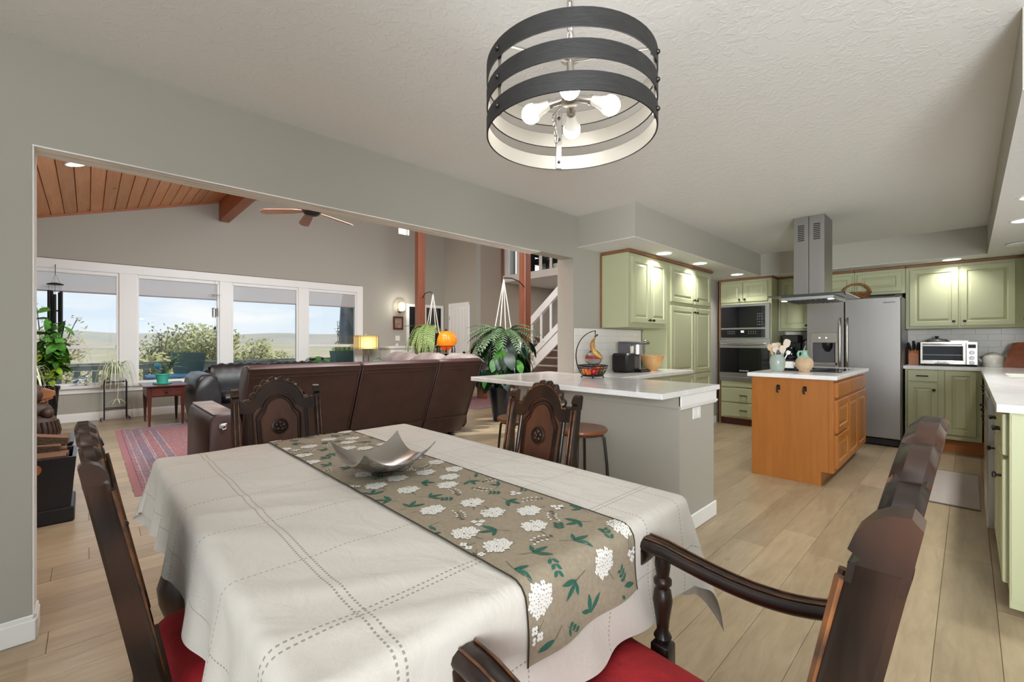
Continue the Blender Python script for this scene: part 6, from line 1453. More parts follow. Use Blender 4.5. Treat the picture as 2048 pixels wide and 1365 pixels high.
for k, (x, y, z, rz, tl, L) in enumerate([(-.34, 4.32, .415, .05, .02, .46), (-.33, 4.45, .420, -.08, .05, .46), (-.34, 4.56, .41, .04, -.03, .46), (-.36, 4.40, .49, .12, .10, .44), (-.33, 4.52, .50, -.1, -.06, .46), (-.30, 4.42, .555, .2, .22, .40)]):
    t_ = thing('firewood_log', ['split log lying along the front of the firewood box', 'split log in the middle of the bottom layer of the firewood box', 'split log at the back of the bottom layer of the firewood box', 'split log lying on the front of the pile', 'split log lying on the back of the pile', 'topmost split log slanting across the firewood pile'][k], 'log', (x, y, z), 0, 'split logs in the firewood box')
    n = 5; poly = [(.05 * cos(q) * (.8 + .4 * rr.random()), .042 * sin(q) * (.8 + .4 * rr.random())) for q in [2 * pi * i / n for i in range(n)]]
    t_.rotation_euler = (0, tl, rz)
    MB().prism(poly, -L / 2, L / 2, 'X').build('split_wood', 'firewood', t_); MB().prism([(p[0] * 1.03, p[1] * 1.03) for p in poly[2:5]], -L / 2 + .004, L / 2 - .004, 'X').build('bark', 'bark', t_)
b2 = thing('storage_box', 'black low box with papers on top, behind the firewood box', 'box', (-.35, 5.0, 0))
MB().box(-.64, -.088, 4.78, 5.2, .0005, .44, .01).build('body', 'box_black', b2, world=True); MB().box(-.65, -.08, 4.77, 5.21, .43, .448, .004).build('lid', 'box_black', b2, world=True)
o = MB().box(-.34, -.13, 4.80, 5.0, .4485, .4535, .001).build('paper_sheets', 'white_plastic'); o.rotation_euler = (0, 0, 0); tag(o, 'loose white papers lying on the black box', 'papers')
fg_ = thing('carved_figure', 'carved dark wood animal figure with an orange muzzle on the black box', 'figure', (-.30, 5.02, .455))
wood('carved_wood', (34, 23, 17), (78, 52, 36), 'Z', .6, 30, 6, bmp=.6); wood('carved_orange', (138, 84, 50), (168, 108, 66), 'X', .5, 26, 8)
MB().lathe([(.0, .0005), (.125, .001), (.14, .03), (.135, .10), (.12, .16), (.095, .19), (.0, .2)], (0, 0, 0), 18).sphere((-.02, 0, .22), .10, 14, 10, (1.2, 1, .8)).sphere((.065, -.06, .20), .045, 10, 8).sphere((.06, .06, .20), .045, 10, 8).build('body', 'carved_wood', fg_, smooth=60)
MB().sphere((-.03, 0, .345), .095, 16, 12, (1.05, .95, .95)).sphere((-.07, -.07, .43), .028, 8, 6).sphere((-.07, .07, .43), .028, 8, 6).build('head', 'carved_wood', fg_, smooth=180)
MB().ring([[(.035, -.055, .31), (.035, .055, .31), (.035, .055, .40), (.035, -.055, .40)], [(.085, -.04, .32), (.085, .04, .32), (.085, .04, .378), (.085, -.04, .378)], [(.112, -.028, .335), (.112, .028, .335), (.112, .028, .366), (.112, -.028, .366)]]).ring([[(.03, -.045, .285), (.03, .045, .285), (.03, .045, .308), (.03, -.045, .308)], [(.10, -.025, .312), (.10, .025, .312), (.10, .025, .328), (.10, -.025, .328)]]).build('muzzle', 'carved_orange', fg_)
gr = MB()
for k in range(26): a = k * 2 * pi / 26; gr.tube([(.13 * cos(a), .13 * sin(a), .01), (.14 * cos(a + .06), .14 * sin(a + .06), .06), (.125 * cos(a), .125 * sin(a), .14)], .009, 5)
gr.build('carved_fur', 'carved_wood', fg_, smooth=60)
# wind chimes hanging inside the windows
wc = thing('wind_chime', 'black wind chime with long tubes hanging in the left window', 'wind chime', (-.345, 9.24, 2.36))
X_, Y_ = -.345, 9.24
MB().tube([(X_, YF - .025, 2.33), (X_, Y_, 2.34), (X_, Y_, 2.20)], .004, 6).build('hook', 'black_iron', wc, world=True)
MB().lathe([(.03, 2.075), (.085, 2.058), (.092, 2.045), (.0, 2.045)], (X_, Y_, 0), 24).build('top_disc', 'black_iron', wc, world=True, smooth=40)
for k in range(3): a = k * 2.1 + .4; MB().tube([(X_, Y_, 2.20), (X_ + .06 * cos(a), Y_ + .06 * sin(a), 2.06)], .0012, 4).build('cord', 'black_iron', wc, world=True)
for k, (zz0, zz1) in enumerate(((1.94, 1.32), (1.96, 1.30), (1.96, 1.28), (1.90, 1.42), (1.95, 1.36))):
    a = k * 2 * pi / 5 + .9; p = (X_ + .066 * cos(a), Y_ + .066 * sin(a)); MB().tube([(*p, 2.046), (*p, zz0)], .0012, 4).tube([(*p, zz0), (*p, zz1)], .0165, 10).build('chime_tube', 'black_iron', wc, world=True, smooth=60)
MB().tube([(X_, Y_, 2.046), (X_, Y_, 1.66)], .0012, 4).lathe([(.03, 1.655), (.03, 1.675)], (X_, Y_, 0), 14).tube([(X_, Y_, 1.655), (X_, Y_, 1.22)], .0012, 4).build('striker', 'black_iron', wc, world=True, smooth=40)
MB().sphere((X_ + .02, Y_, 1.16), .07, 16, 8, (1, .12, .9)).build('wind_sail', 'brushed_nickel', wc, world=True, smooth=180)
wc = thing('wind_chime', 'small silver wind chime with a leafy top hanging in the second window', 'wind chime', (1.62, 9.27, 2.2))
X_, Y_ = 1.62, 9.27
for k in range(7):
    a = k * .9; place(leafmesh('metal_leaf', .10, .03, .2, .1, 'leaf_dark'), 'metal_leaf', wc, (0, 0, -.16), aim((cos(a), sin(a), .2)))
MB().tube([(X_, YF - .025, 2.3), (X_, Y_, 2.3), (X_, Y_, 2.02)], .002, 5).lathe([(.05, 1.80), (.05, 1.81)], (X_, Y_, 0), 14).tube([(X_, Y_, 2.02), (X_, Y_, 1.81)], .001, 4).build('hanger', 'brushed_nickel', wc, world=True)
for k in range(5): a = k * 2 * pi / 5; p = (X_ + .04 * cos(a), Y_ + .04 * sin(a)); MB().tube([(*p, 1.80), (*p, 1.66 - .02 * (k % 2))], .009, 8).build('chime_tube', 'chrome', wc, world=True, smooth=60)
MB().tube([(X_, Y_, 1.80), (X_, Y_, 1.48)], .001, 4).sphere((X_, Y_, 1.455), .022, 10, 8, (.8, .4, 1.3)).build('wind_sail', 'black_iron', wc, world=True, smooth=180)

# ---------------------------------------------------------------- right half of the living room
fan = thing('ceiling_fan', 'ceiling fan with wooden blades just showing below the head of the opening', 'fan', (2.12, 6.0, 2.9))
MB().lathe([(.012, zceil(2.12) - .06), (.012, 3.05), (.05, 3.03), (.11, 2.99), (.12, 2.93), (.09, 2.885), (.05, 2.87), (.0, 2.868)], (2.12, 6.0, 0), 20).lathe([(.07, zceil(2.12) - .02), (.06, zceil(2.12) - .06), (.012, zceil(2.12) - .07)], (2.12, 6.0, 0), 16).build('motor', 'dark_steel', fan, world=True, smooth=40)
wood('fan_blade', (176, 128, 104), (206, 164, 140), 'X', .45, 20, 10)
for k, a in enumerate((3.95, 5.2, 6.45, 1.42, 2.68)):
    mb = MB().prism([(.10, -.025), (.22, -.055), (.55, -.065), (.60, -.03), (.60, .03), (.55, .065), (.22, .055), (.10, .025)], -.005, .005, 'Z'); mb.xf(lambda q: Vector((2.12 + (q.x * cos(a) - q.y * sin(a)), 6.0 + (q.x * sin(a) + q.y * cos(a)), 2.925 + q.y * .22 + q.z - (q.x - .1) * .10)))
    mb.build('blade', 'fan_blade', fan, world=True)
sc_ = thing('wall_sconce', 'glowing wall sconce in an oval brass ring on the far wall', 'lamp', (5.31, YF, 2.04))
plain('old_brass', (150, 128, 86), .35, 1.0); plain('sconce_glow', (255, 250, 230), .5, emit=((255, 246, 222), 5.0))
MB().lathe([(.055, YF - .001), (.05, YF - .02), (.02, YF - .03)], (5.31, 0, 1.95), 18, 'Y').tube([(5.31, YF - .02, 1.95), (5.31, YF - .09, 1.94)], .012, 8).build('back_plate', 'old_brass', sc_, world=True, smooth=40)
MB().tube([(5.31 + .098 * cos(q), YF - .10, 2.045 + .125 * sin(q)) for q in [2 * pi * k / 28 for k in range(28)]], .008, 8, closed=True).box(5.24, 5.38, YF - .14, YF - .06, 1.915, 1.932, .003).build('oval_ring', 'old_brass', sc_, world=True, smooth=60)
MB().lathe([(.04, 1.933), (.062, 1.97), (.066, 2.05), (.055, 2.11), (.03, 2.135)], (5.31, YF - .10, 0), 18).build('shade', 'sconce_glow', sc_, world=True, smooth=60)
light('sconce_light', 'POINT', (5.31, YF - .20, 2.06), 9, (1, .93, .82), size=.05)
pf = thing('picture_frame', 'small brown framed picture below the glowing sconce', 'picture', (5.27, YF, 1.66))
for bx in ((5.14, 5.40, 1.77, 1.81), (5.14, 5.40, 1.50, 1.54), (5.14, 5.18, 1.54, 1.77), (5.36, 5.40, 1.54, 1.77)): MB().box(bx[0], bx[1], YF - .025, YF - .001, bx[2], bx[3], .004).build('frame_side', 'cherry_dark', pf, world=True)
plain('print_paper', (176, 152, 134), .7, var=((110, 86, 76), 9, 4)); MB().box(5.18, 5.36, YF - .012, YF - .004, 1.54, 1.77).build('print', 'print_paper', pf, world=True)
t_ = thing('light_switch', 'white light switch plate below the framed picture', 'switch', (5.256, YF, 1.296)); MB().box(5.20, 5.315, YF - .008, YF - .0005, 1.235, 1.355, .003).build('plate', 'white_plastic', t_, world=True)
for x in (5.235, 5.28): MB().box(x - .008, x + .008, YF - .016, YF - .008, 1.28, 1.31, .002).build('toggle', 'white_trim', t_, world=True)
wc_ = thing('white_cabinet', 'low white cabinet against the far wall behind the headrests', 'cabinet', (5.25, 9.1, 0))
MB().box(4.82, 5.47, 8.86, YF - .02, .0005, 1.06, .004).build('body', 'white_trim', wc_, world=True); MB().box(4.78, 5.48, 8.82, YF - .02, 1.06, 1.115, .006).build('top', 'white_trim', wc_, world=True)
for x in (4.86, 5.17): MB().box(x, x + .27, 8.848, 8.86, .08, 1.0, .005).build('door', 'white_trim', wc_, world=True)
t_ = thing('small_ornament', 'little pale ornament on top of the white cabinet', 'ornament', (5.10, 9.1, 1.115)); MB().lathe([(.035, 1.1155), (.05, 1.13), (.03, 1.15), (.012, 1.165), (.02, 1.185), (.0, 1.20)], (5.10, 9.1, 0), 14).build('body', 'white_glaze', t_, world=True, smooth=50); MB().sphere((5.10, 9.1, 1.205), .012, 8, 6).build('finial', 'chrome', t_, world=True, smooth=60)
# end table, yellow lamp, green bowl
et = thing('end_table', 'dark end table beside the loveseat under the yellow lamp, hidden by the sofa', 'table', (4.25, 8.9, 0)); MB().box(3.85, 4.75, 8.65, 9.25, .60, .64, .006).build('tabletop', 'cherry_dark', et, world=True)
for x in (3.9, 4.7):
    for y in (8.7, 9.2): MB().box(x - .03, x + .03, y - .03, y + .03, .0005, .60, .004).build('leg', 'cherry_dark', et, world=True)
yl = thing('table_lamp', 'table lamp with a glowing yellow rectangular shade and chrome columns', 'lamp', (4.27, 8.95, .64))
plain('amber_shade', (214, 184, 128), .7, emit=((255, 206, 120), .35)); plain('shade_rib', (70, 56, 36), .6)
MB().box(4.06, 4.50, 8.83, 9.07, 1.06, 1.345, .004).build('shade', 'amber_shade', yl, world=True); sh = yl.children[-1]
rb = MB()
for z in (1.06, 1.085, 1.32, 1.345): rb.box(4.056, 4.504, 8.826, 8.830, z - .003, z + .003)
for x in (4.06, 4.10, 4.46, 4.50): rb.box(x - .003, x + .003, 8.826, 8.830, 1.06, 1.345)
for z in (1.06, 1.085, 1.32, 1.345): rb.box(4.056, 4.060, 8.83, 9.07, z - .003, z + .003).box(4.5, 4.504, 8.83, 9.07, z - .003, z + .003)
rb.build('shade_ribs', 'shade_rib', sh, world=True)
for x in (4.22, 4.34): MB().tube([(x, 8.95, .665), (x, 8.95, 1.05)], .014, 10).build('column', 'chrome', yl, world=True, smooth=60)
MB().box(4.17, 4.39, 8.88, 9.02, .6405, .665, .004).box(4.18, 4.38, 8.93, 8.97, 1.03, 1.06, .004).build('base', 'chrome', yl, world=True); MB().sphere((4.28, 8.95, 1.365), .016, 8, 6).tube([(4.28, 8.95, 1.34), (4.28, 8.95, 1.36)], .004, 6).build('finial', 'white_plastic', yl, world=True, smooth=60)
light('table_lamp_light', 'POINT', (4.28, 8.72, 1.15), 3, (1, .8, .5), size=.08)
plain('green_ceramic', (112, 190, 150), .3, coat=.2)
gb = thing('green_planter', 'low mint green planter with small plants right of the yellow lamp', 'planter', (4.56, 8.85, .64)); MB().box(4.42, 4.72, 8.74, 8.96, .6405, .81, .02).build('tub', 'green_ceramic', gb, world=True, smooth=40)
lm = leafmesh('round_leaf', .06, .05, .2, .1, 'leaf_green'); r = random.Random(31)
for k in range(22): a = r.random() * 6.28; place(lm, 'leaf', gb, (r.uniform(-.12, .14), r.uniform(-.08, .08), .17 + r.uniform(0, .05)), aim((cos(a), sin(a), .3)))
wp = thing('window_plant', 'bright green leafy plant behind the loveseat at the window', 'plant', (3.3, 8.98, 0)); MB().lathe([(.07, .0005), (.10, .6), (.105, .66), (.09, .66), (.0, .64)], (0, 0, 0), 20).build('pot', 'navy_glaze', wp, smooth=40)
lm1 = leafmesh('heart_leaf', .16, .12, .3, .12, 'leaf_green'); lm2 = leafmesh('heart_leaf_dark', .16, .12, .3, .12, 'leaf_dark')
for k in range(30):
    a = r.random() * 6.28; h = r.uniform(.70, .93); rd = r.uniform(.03, .22); p = Vector((cos(a) * rd, sin(a) * rd, h)); MB().tube([(0, 0, .64), (p.x * .4, p.y * .4, .75), p], .003, 4).build('stalk', 'leaf_green', wp); place(lm1 if a > 2 else lm2, 'leaf', wp, p, aim((cos(a), sin(a), -.1)))
# amber lamp on a small round table
st_ = thing('pedestal_table', 'small round dark table hidden behind the sofa under the amber lamp', 'table', (4.62, 6.5, 0)); MB().lathe([(.16, .0005), (.15, .03), (.03, .06), (.025, .66), (.06, .69), (.24, .69), (.25, .70), (.24, .715)], (4.62, 6.5, 0), 24).build('turned_base', 'cherry_dark', st_, world=True, smooth=40); MB().lathe([(.255, .7155), (.26, .725), (.25, .735)], (4.62, 6.5, 0), 24).build('tabletop', 'cherry_dark', st_, world=True, smooth=40)
al = thing('amber_lamp', 'orange glass globe lamp with dark drops above the sofa headrests', 'lamp', (4.62, 6.5, .735))
plain('amber_glass', (240, 150, 40), .25, emit=((255, 150, 40), .4), var=((226, 110, 24), 18, 2)); plain('amber_glass_dark', (220, 90, 24), .25, emit=((255, 84, 10), .55))
MB().lathe([(.08, .7355), (.07, .75), (.02, .78), (.015, .95), (.03, 1.0)], (4.62, 6.5, 0), 16).build('base', 'black_iron', al, world=True, smooth=40)
MB().lathe([(.05, 1.06), (.09, 1.10), (.12, 1.14)], (4.62, 6.5, 0), 24, cap1=False).build('lower_bowl', 'amber_glass_dark', al, world=True, smooth=60)
pet = MB()
for k in range(16):
    a0 = 2 * pi * k / 16; pet.ring([[(4.62 + r_ * cos(a0 + q) * (1 + .03 * cos((q - .196) * 8)), 6.5 + r_ * sin(a0 + q) * (1 + .03 * cos((q - .196) * 8)), z) for q in (0, .1, .196, .29, .3927)] for r_, z in ((.15, 1.14), (.185, 1.19), (.19, 1.26), (.165, 1.34), (.11, 1.39), (.03, 1.405))], False, False, False)
pet.build('globe', 'amber_glass', al, world=True, smooth=60)
for k in range(8): a = k * pi / 4 + .2; MB().tube([(4.62 + .15 * cos(a), 6.5 + .15 * sin(a), 1.13), (4.62 + .155 * cos(a), 6.5 + .155 * sin(a), 1.08), (4.62 + .152 * cos(a), 6.5 + .152 * sin(a), 1.02)], [.006, .008, .013], 6).build('drop', 'black_iron', al, world=True, smooth=60)
MB().tube([(4.62 + .152 * cos(q), 6.5 + .152 * sin(q), 1.138) for q in [2 * pi * k / 32 for k in range(32)]], .006, 6, closed=True).lathe([(.03, 1.405), (.02, 1.425), (.008, 1.44)], (4.62, 6.5, 0), 10).build('metal_rim', 'black_iron', al, world=True, smooth=60)
# hanging fern on post 1
def macrame(t_, top, pot_c, r, zrim, zbase, n=4):
    for k in range(n):
        a = 2 * pi * k / n + .5; MB().tube([top, (pot_c[0] + r * 1.02 * cos(a), pot_c[1] + r * 1.02 * sin(a), zrim), (pot_c[0] + r * .7 * cos(a), pot_c[1] + r * .7 * sin(a), zbase), (pot_c[0], pot_c[1], zbase - .05)], .008, 6).build('rope', 'rope_white', t_, world=True, smooth=60)
    MB().lathe([(.012, zbase - .14), (.02, zbase - .06), (.014, zbase - .045)], (*pot_c[:2], 0), 8).build('tassel', 'rope_white', t_, world=True)
hf = thing('hanging_fern', 'pale green fern in a macrame hanger on the far wooden post', 'plant', (4.42, 6.62, 2.07)); fx, fy_ = 4.40, 6.60
MB().tube([(4.44, 7.0, 2.02), (4.44, 6.9, 2.10), (4.42, 6.7, 2.11), (4.41, 6.62, 2.07), (4.41, 6.60, 2.05)], .007, 6).build('hook', 'black_iron', hf, world=True, smooth=60)
macrame(hf, (4.41, 6.60, 2.06), (fx, fy_), .13, 1.36, 1.16)
MB().lathe([(.08, 1.16), (.125, 1.34), (.135, 1.34), (.135, 1.365), (.12, 1.365), (.0, 1.35)], (fx, fy_, 0), 20).build('pot', 'black_iron', hf, world=True, smooth=40)
def weepmesh(nm, reach, fall, w, mat, n=22):
    mb = MB(); P = [Vector((0, reach * sin(i / n * pi / 2) ** .9, .10 * sin(pi * min(1, i / n * 1.5)) - fall * (i / n) ** 1.7)) for i in range(n + 1)]
    for i in range(1, n + 1):
        tt = i / n; ww = w * (sin(pi * min(1, .15 + tt * .84)) ** .6); d = P[i] - P[i - 1]; dv = d * .26
        for sd in (-1, 1): tip = P[i] + Vector((sd * ww, d.y * .4, d.z * .6)); mb.add([P[i] - dv, P[i] + dv, tip + dv * .7, tip - dv * .5], [(0, 1, 2, 3)])
    mb.tube(P, [.003] * (n + 1), 4); me = bpy.data.meshes.new(nm); me.from_pydata(mb.v, [], mb.f); me.materials.append(M[mat]); return me
fr1 = [weepmesh('fern_frond', a_, b_, .034, 'leaf_fern') for a_, b_ in ((.30, .42), (.38, .46), (.22, .44), (.34, .30), (.15, .36))]; r = random.Random(41)
for k in range(150):
    a = r.uniform(.5, 4.2); place(fr1[k % 5], 'frond', hf, (fx - 4.42 + .07 * cos(a), fy_ - 6.62 + .07 * sin(a), 1.40 - 2.07 + r.uniform(-.02, .06)), (0, 0, a - pi / 2), (1, r.uniform(.6, 1.15), r.uniform(.75, 1.1)))
place(leafmesh('long_leaf', .55, .12, .3, .12, 'leaf_fern', 8), 'leaf', hf, (fx - 4.42, fy_ - 6.62, 1.43 - 2.07), aim((-.75, .55, .35)))
# hanging plant on post 2: fern above, broad leaves below
hp = thing('hanging_philodendron', 'big hanging plant of fern fronds and dark broad leaves beside the near wooden post', 'plant', (4.46, 4.72, 2.13)); fx, fy_ = 4.36, 4.72
MB().tube([(5.12, 5.02, 2.10), (4.9, 4.93, 2.17), (4.6, 4.78, 2.17), (4.40, 4.72, 2.15), (4.38, 4.72, 2.12)], .008, 6).build('bracket', 'black_iron', hp, world=True, smooth=60)
macrame(hp, (4.38, 4.72, 2.13), (fx, fy_), .14, 1.30, 1.08)
MB().lathe([(.08, 1.08), (.13, 1.27), (.14, 1.27), (.14, 1.30), (.125, 1.30), (.0, 1.28)], (fx, fy_, 0), 20).build('pot', 'gray_plastic', hp, world=True, smooth=40)
fr2 = [frondmesh('fern_frond_wide', .60, .085, d_, 'leaf_fern_dark', 18) for d_ in (.45, .8, 1.2)]
for k in range(70):
    a = r.random() * 6.28; place(fr2[k % 3], 'frond', hp, (fx - 4.46 + .05 * cos(a), fy_ - 4.72 + .05 * sin(a), 1.29 - 2.13), aim((cos(a), sin(a), r.uniform(.1, .75))), tuple([r.uniform(.6, 1.0)] * 3))
lmd = leafmesh('heart_leaf_dark2', .24, .15, .35, .12, 'leaf_dark', 5); lmg = leafmesh('heart_leaf_mid', .18, .115, .35, .12, 'leaf_green', 5)
for k in range(170):
    a = r.random() * 6.28; h = r.uniform(.74, 1.26); rd = .12 + .27 * r.random() * (1 - .25 * (1.3 - h)); p = Vector((fx - 4.46 + cos(a) * rd, fy_ - 4.72 + sin(a) * rd, h - 2.13)); place(lmd if k % 5 else lmg, 'leaf', hp, p, aim((cos(a) * .7, sin(a) * .7, -.75), r.uniform(-.5, .5)), tuple([r.uniform(.7, 1.15)] * 3))
for k in range(14): a = k * .45; MB().tube([(fx + .08 * cos(a), fy_ + .08 * sin(a), 1.30), (fx + .22 * cos(a), fy_ + .22 * sin(a), 1.25), (fx + .26 * cos(a), fy_ + .26 * sin(a), .85)], .004, 4).build('vine', 'leaf_dark', hp, world=True)
# navy floor pot with its own plant, low wooden bench
np_ = thing('floor_planter', 'tall navy blue tapered pot with a leafy plant standing behind the breakfast bar', 'plant', (4.55, 5.0, 0))
MB().lathe([(.09, .0005), (.10, .03), (.155, .40), (.175, .52), (.165, .52), (.145, .48), (.0, .46)], (0, 0, 0), 28).build('pot', 'navy_glaze', np_, smooth=40)
for k in range(34):
    a = r.random() * 6.28; h = r.uniform(.62, 1.0); rd = r.uniform(.05, .3); p = Vector((cos(a) * rd, sin(a) * rd, h)); MB().tube([(0, 0, .47), (p.x * .4, p.y * .4, .6), p], .004, 4).build('stalk', 'leaf_green', np_); place(lmd if k % 3 else lmg, 'leaf', np_, p, aim((cos(a), sin(a), -.3)), tuple([r.uniform(.8, 1.2)] * 3))
t_ = thing('low_bench', 'low reddish wooden bench on the pink rug beyond the navy pot', 'bench', (5.75, 7.15, 0)); MB().box(5.4, 6.1, 7.0, 7.35, .30, .345, .006).build('seat', 'post_fir', t_, world=True)
for x in (5.47, 6.03): MB().box(x - .03, x + .03, 7.04, 7.31, .0082, .30, .004).build('leg', 'post_fir', t_, world=True)
pf = thing('wall_picture', 'framed picture on the wall behind the near wooden post', 'picture', (9.3, 9.3, 2.1))
for bx in ((9.15, 9.45, 2.42, 2.46), (9.15, 9.45, 1.80, 1.84), (9.15, 9.19, 1.84, 2.42), (9.41, 9.45, 1.84, 2.42)): MB().box(9.27, 9.299, bx[0], bx[1], bx[2], bx[3], .003).build('frame_side', 'black_plastic', pf, world=True)
MB().box(9.285, 9.295, 9.19, 9.41, 1.84, 2.42).build('mount', 'white_plastic', pf, world=True); MB().box(9.283, 9.286, 9.24, 9.36, 1.95, 2.30).build('print', 'print_paper', pf, world=True)
can('recessed light in the sloping pine ceiling of the living room', -.096, 6.81, zceil(-.096) - .001, 26, .085, (0, -math.atan(.313), 0), 'recessed lights in the pine ceiling')
light('vault_light', 'AREA', (3.2, 5.0, zceil(3.2) - .1), 40, (1, .97, .92), (0, 0, 0), .3)
# ---------------------------------------------------------------- outside: deck, rail, planters, trees, hills
plain('deck_gray', (160, 158, 150), .8, var=((136, 134, 126), 12, 3)); plain('rail_green', (136, 146, 140), .7); plain('planter_green', (70, 96, 92), .6); plain('patio_blue', (92, 140, 172), .5); plain('cover_gray', (134, 140, 144), .8, var=((116, 122, 126), 6, 2))
dk = MB(); struct('deck_base', dk.box(-5, 9, YF + .14, 11.75, -.20, -.07), 'deck_gray')
dko = bpy.data.objects['deck_base']
for k in range(17): MB().box(-5, 9, YF + .16 + k * .14, YF + .16 + k * .14 + .133, -.069, -.045, .003).build('deck_board', 'deck_gray', dko)
rl = thing('deck_railing', 'grey green wooden deck railing outside the picture windows', 'railing', (2, 11.65, -.05))
MB().box(-5, 9, 11.58, 11.72, .76, .80, .004).build('cap_rail', 'deck_gray', rl, world=True); MB().box(-5, 9, 11.63, 11.67, .66, .75).build('top_rail', 'rail_green', rl, world=True); MB().box(-5, 9, 11.63, 11.67, .05, .13).build('bottom_rail', 'rail_green', rl, world=True)
bal = MB().box(-.045, .045, -.018, .018, -.28, .30).build('baluster', 'rail_green', rl); bal.location = (-6.9, 0, .40)
for k in range(1, 56): place(bal, 'baluster', rl, (-6.9 + k * .25, 0, .40))
for k in range(6): MB().box(-4.6 + k * 2.6, -4.5 + k * 2.6, 11.60, 11.70, -.045, .76).build('post', 'rail_green', rl, world=True)
def planter(lab, x0, x1, y, z0, z1, seed, grass):
    t_ = thing('deck_planter', lab, 'planter', ((x0 + x1) / 2, y, z0), 0, 'planter boxes on the deck')
    fixnormals(taper(MB(), x1 - .05, x1, x0 + .05, x0, y - .16, y + .16, z0, z1).build('tub', 'planter_green', t_, world=True)); MB().box(x0 + .02, x1 - .02, y - .15, y + .15, z1 - .05, z1 - .03).build('soil', 'soil', t_, world=True)
    MB().box(x0 + .08, x0 + .14, y - .1, y + .1, -.044, z0).box(x1 - .14, x1 - .08, y - .1, y + .1, -.044, z0).build('stand', 'rail_green', t_, world=True)
    r = random.Random(seed); mb = MB()
    for k in range(grass):
        x = r.uniform(x0 + .05, x1 - .05); yy = r.uniform(y - .12, y + .12); h = r.uniform(.08, .28); a = r.random() * 6.28; mb.add([(x - .006, yy, z1 - .04), (x + .006, yy, z1 - .04), (x + .12 * cos(a), yy + .12 * sin(a), z1 + h)], [(0, 1, 2)])
    tag(mb.build('planting', 'leaf_fern', t_, world=True), kind='stuff')
planter('dark green tapered planter seen through the second window', 1.16, 1.70, 10.75, .60, 1.0, 1, 30); planter('dark green planter with dry grass seen through the narrow window', 4.28, 4.85, 10.75, .62, .99, 2, 160)
pt = thing('patio_table', 'pale blue patio table on the deck behind the small red side table', 'table', (1.2, 10.3, -.045)); MB().box(.75, 1.65, 9.95, 10.6, .56, .60, .01).build('tabletop', 'patio_blue', pt, world=True)
for x in (.82, 1.58):
    for y in (10.02, 10.53): MB().box(x - .025, x + .025, y - .025, y + .025, -.045, .56).build('leg', 'patio_blue', pt, world=True)
t_ = thing('patio_ball', 'turquoise round garden ball beside the planter outside', 'ball', (.98, 11.0, .68)); plain('turquoise', (70, 150, 168), .4); MB().sphere((.98, 11.0, .735), .06, 14, 10).build('ball', 'turquoise', t_, world=True, smooth=180); MB().lathe([(.08, -.044), (.05, 0), (.03, .3), (.05, .66), (.06, .68)], (.98, 11.0, 0), 12).build('stand', 'rail_green', t_, world=True, smooth=50)
um = thing('covered_parasol', 'closed patio parasol under a grey cover at the right of the windows', 'parasol', (4.90, 11.2, -.045))
mb = MB(); prof = [(.22, 1.10), (.235, 1.3), (.23, 1.7), (.21, 2.1), (.16, 2.4), (.08, 2.52), (.005, 2.54)]
mb.ring([[(4.90 + rr_ * cos(q) * (1 + .10 * cos(q * 6)), 11.2 + rr_ * sin(q) * (1 + .10 * cos(q * 6)), z) for q in [2 * pi * k / 36 for k in range(36)]] for rr_, z in prof]); mb.build('cover', 'cover_gray', um, world=True, smooth=60); MB().tube([(4.90, 11.2, 0), (4.90, 11.2, 1.12)], .03, 10).lathe([(.28, -.044), (.28, 0), (.06, .04)], (4.90, 11.2, 0), 20).build('pole', 'rail_green', um, world=True, smooth=40)
# land falling away to far hills
plain('dry_hill', (186, 170, 140), .95, var=((152, 146, 112), .05, 5)); plain('far_hill', (178, 166, 152), .95, var=((150, 148, 132), .012, 6))  # far hills toned pale, distance haze put into their colour
def land(u, v):
    a = radians(10) + u * radians(160); d = 13 * (60 ** v); x, y = d * cos(a), 2 + d * sin(a); return Vector((x, y, -1.6 - (d - 13) * .045 + (1.2 * sin(x * .06) * cos(y * .05)) * min(1, d / 60) if d < 160 else -8.2 + (d - 160) * .012 + 1.5 * sin(x * .02)))
struct('terrain', MB().grid(land, 80, 40), 'dry_hill', smooth=180)
def ridge(u, v):
    a = radians(5) + u * radians(170); d = 700 + 260 * v; h = 11 + 7 * sin(a * 5.1 + .4) + 4 * sin(a * 11.3 + 1.0) + 1.2 * sin(a * 40); return Vector((d * cos(a), d * sin(a), -12 + (h + 12) * sin(min(1, v * 1.4) * pi / 2)))
struct('hills', MB().grid(ridge, 120, 8), 'far_hill', smooth=180)
plain('tree_olive', (176, 172, 122), .8, var=((140, 142, 92), 1.2, 3)); plain('tree_dry', (184, 172, 138), .8, var=((150, 146, 108), 1.2, 3)); plain('tree_dark', (120, 124, 92), .8, var=((92, 100, 72), 1.2, 3)); plain('tree_bark', (104, 92, 80), .9)
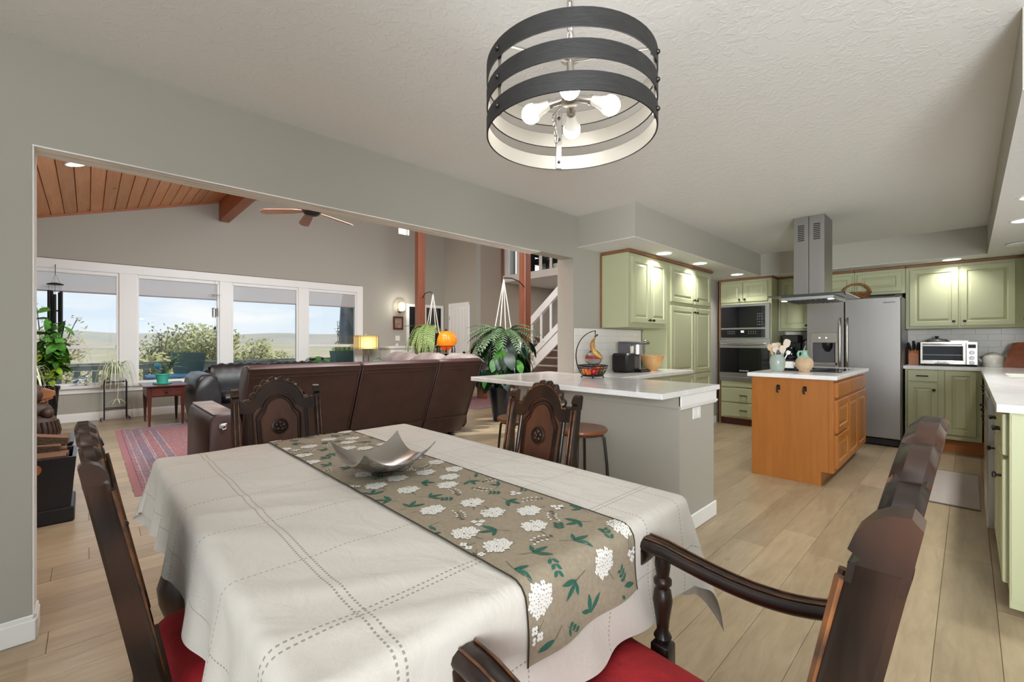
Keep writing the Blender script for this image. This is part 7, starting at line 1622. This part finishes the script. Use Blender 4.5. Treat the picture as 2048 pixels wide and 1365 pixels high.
def tree(lab, x, y, zt, R, mat, seed, cards=900, size=.28, open_=False, zg=None):
    r = random.Random(seed); zg = zg if zg is not None else -1.6 - (hypot(x, y - 2) - 13) * .045 - .6
    t_ = thing('tree', lab, 'tree', (x, y, zg), 0, 'trees beyond the deck'); hgt = zt - zg
    tr_ = MB(); tips = []
    tr_.tube([(0, 0, 0), (.05 * R, 0, hgt * .3), (0, .05 * R, hgt * .55)], [.06 * R + .04, .05 * R + .03, .03 * R + .02], 8)
    for k in range(14 if open_ else 9):
        a = k * 2.4 + r.random(); h0 = hgt * r.uniform(.2, .55); e = Vector((cos(a) * R * r.uniform(.4, .95), sin(a) * R * r.uniform(.4, .95), hgt * r.uniform(.45, .96))); m_ = Vector((e.x * .4, e.y * .4, (h0 + e.z) / 2 + .05 * hgt)); tr_.tube([(0, 0, h0), m_, e], [.03 * R + .01, .018 * R + .006, .006], 5); tips += [m_.lerp(e, q) for q in (.2, .5, .8, 1.0)]
        if open_:
            for j in range(4): s2 = m_.lerp(e, r.random()); e2 = s2 + Vector((r.uniform(-1, 1), r.uniform(-1, 1), r.uniform(.1, 1))) * R * .3; tr_.tube([s2, e2], [.006 * R + .004, .003], 4); tips += [e2, s2.lerp(e2, .6)]
    tr_.build('trunk', 'tree_bark', t_, smooth=60)
    mb = MB()
    for k in range(cards):
        if open_: c = tips[r.randrange(len(tips))] + Vector((r.gauss(0, 1), r.gauss(0, 1), r.gauss(0, 1))) * R * .09
        else:
            c0 = tips[r.randrange(len(tips))]; c = c0 + Vector((r.gauss(0, 1), r.gauss(0, 1), r.gauss(0, .8))) * R * .2
        c.z = min(max(c.z, .08 * hgt), hgt * 1.02); s_ = size * r.uniform(.5, 1.1); u = Vector((r.gauss(0, 1), r.gauss(0, 1), r.gauss(0, 1))).normalized(); w = u.orthogonal().normalized(); mb.add([c - u * s_ * .5, c + w * s_ * .22, c + u * s_ * .5, c - w * s_ * .22], [(0, 1, 2, 3)])
    tag(mb.build('foliage', mat, t_), kind='stuff')
tree('open branching dark tree in the second window, against the sky', 2.35, 25, 2.2, 1.1, 'tree_dark', 1, 500, .2, True)
tree('broad olive green tree filling the right half of the second window', 4.0, 27, 1.95, 2.0, 'tree_olive', 2, 2600, .34)
tree('low olive bush at the left side of the second window', 1.5, 24, .75, 1.1, 'tree_olive', 3, 1200, .3)
tree('rounded olive tree at the left of the third window', 5.2, 26, 2.0, 1.05, 'tree_olive', 4, 1700, .3)
tree('lower olive tree sloping down in the middle of the third window', 6.5, 27, 1.25, 1.3, 'tree_olive', 5, 1700, .3)
tree('small pointed tree in the third window, further down the hill', 11.2, 40, 1.4, 1.3, 'tree_olive', 6, 1200, .34)
tree('pale dry bush low in the left window', .1, 22, .75, 1.5, 'tree_dry', 7, 2000, .3)
tree('low dry scrub at the right of the third window', 9.5, 32, .1, 2.0, 'tree_dry', 8, 1500, .34)
tree('thin leafy tree beside the covered parasol in the narrow window', 5.35, 13, 2.15, .35, 'tree_dark', 9, 260, .12, True, -1.6)
tree('near tree with sparse leaves behind the black wind chime', -.62, 13.2, 2.25, .75, 'tree_dry', 10, 700, .13, True, -1.6)
tree('wide dry bush low in the narrow window at the right', 9.0, 22, .4, 1.6, 'tree_dry', 12, 1200, .3)
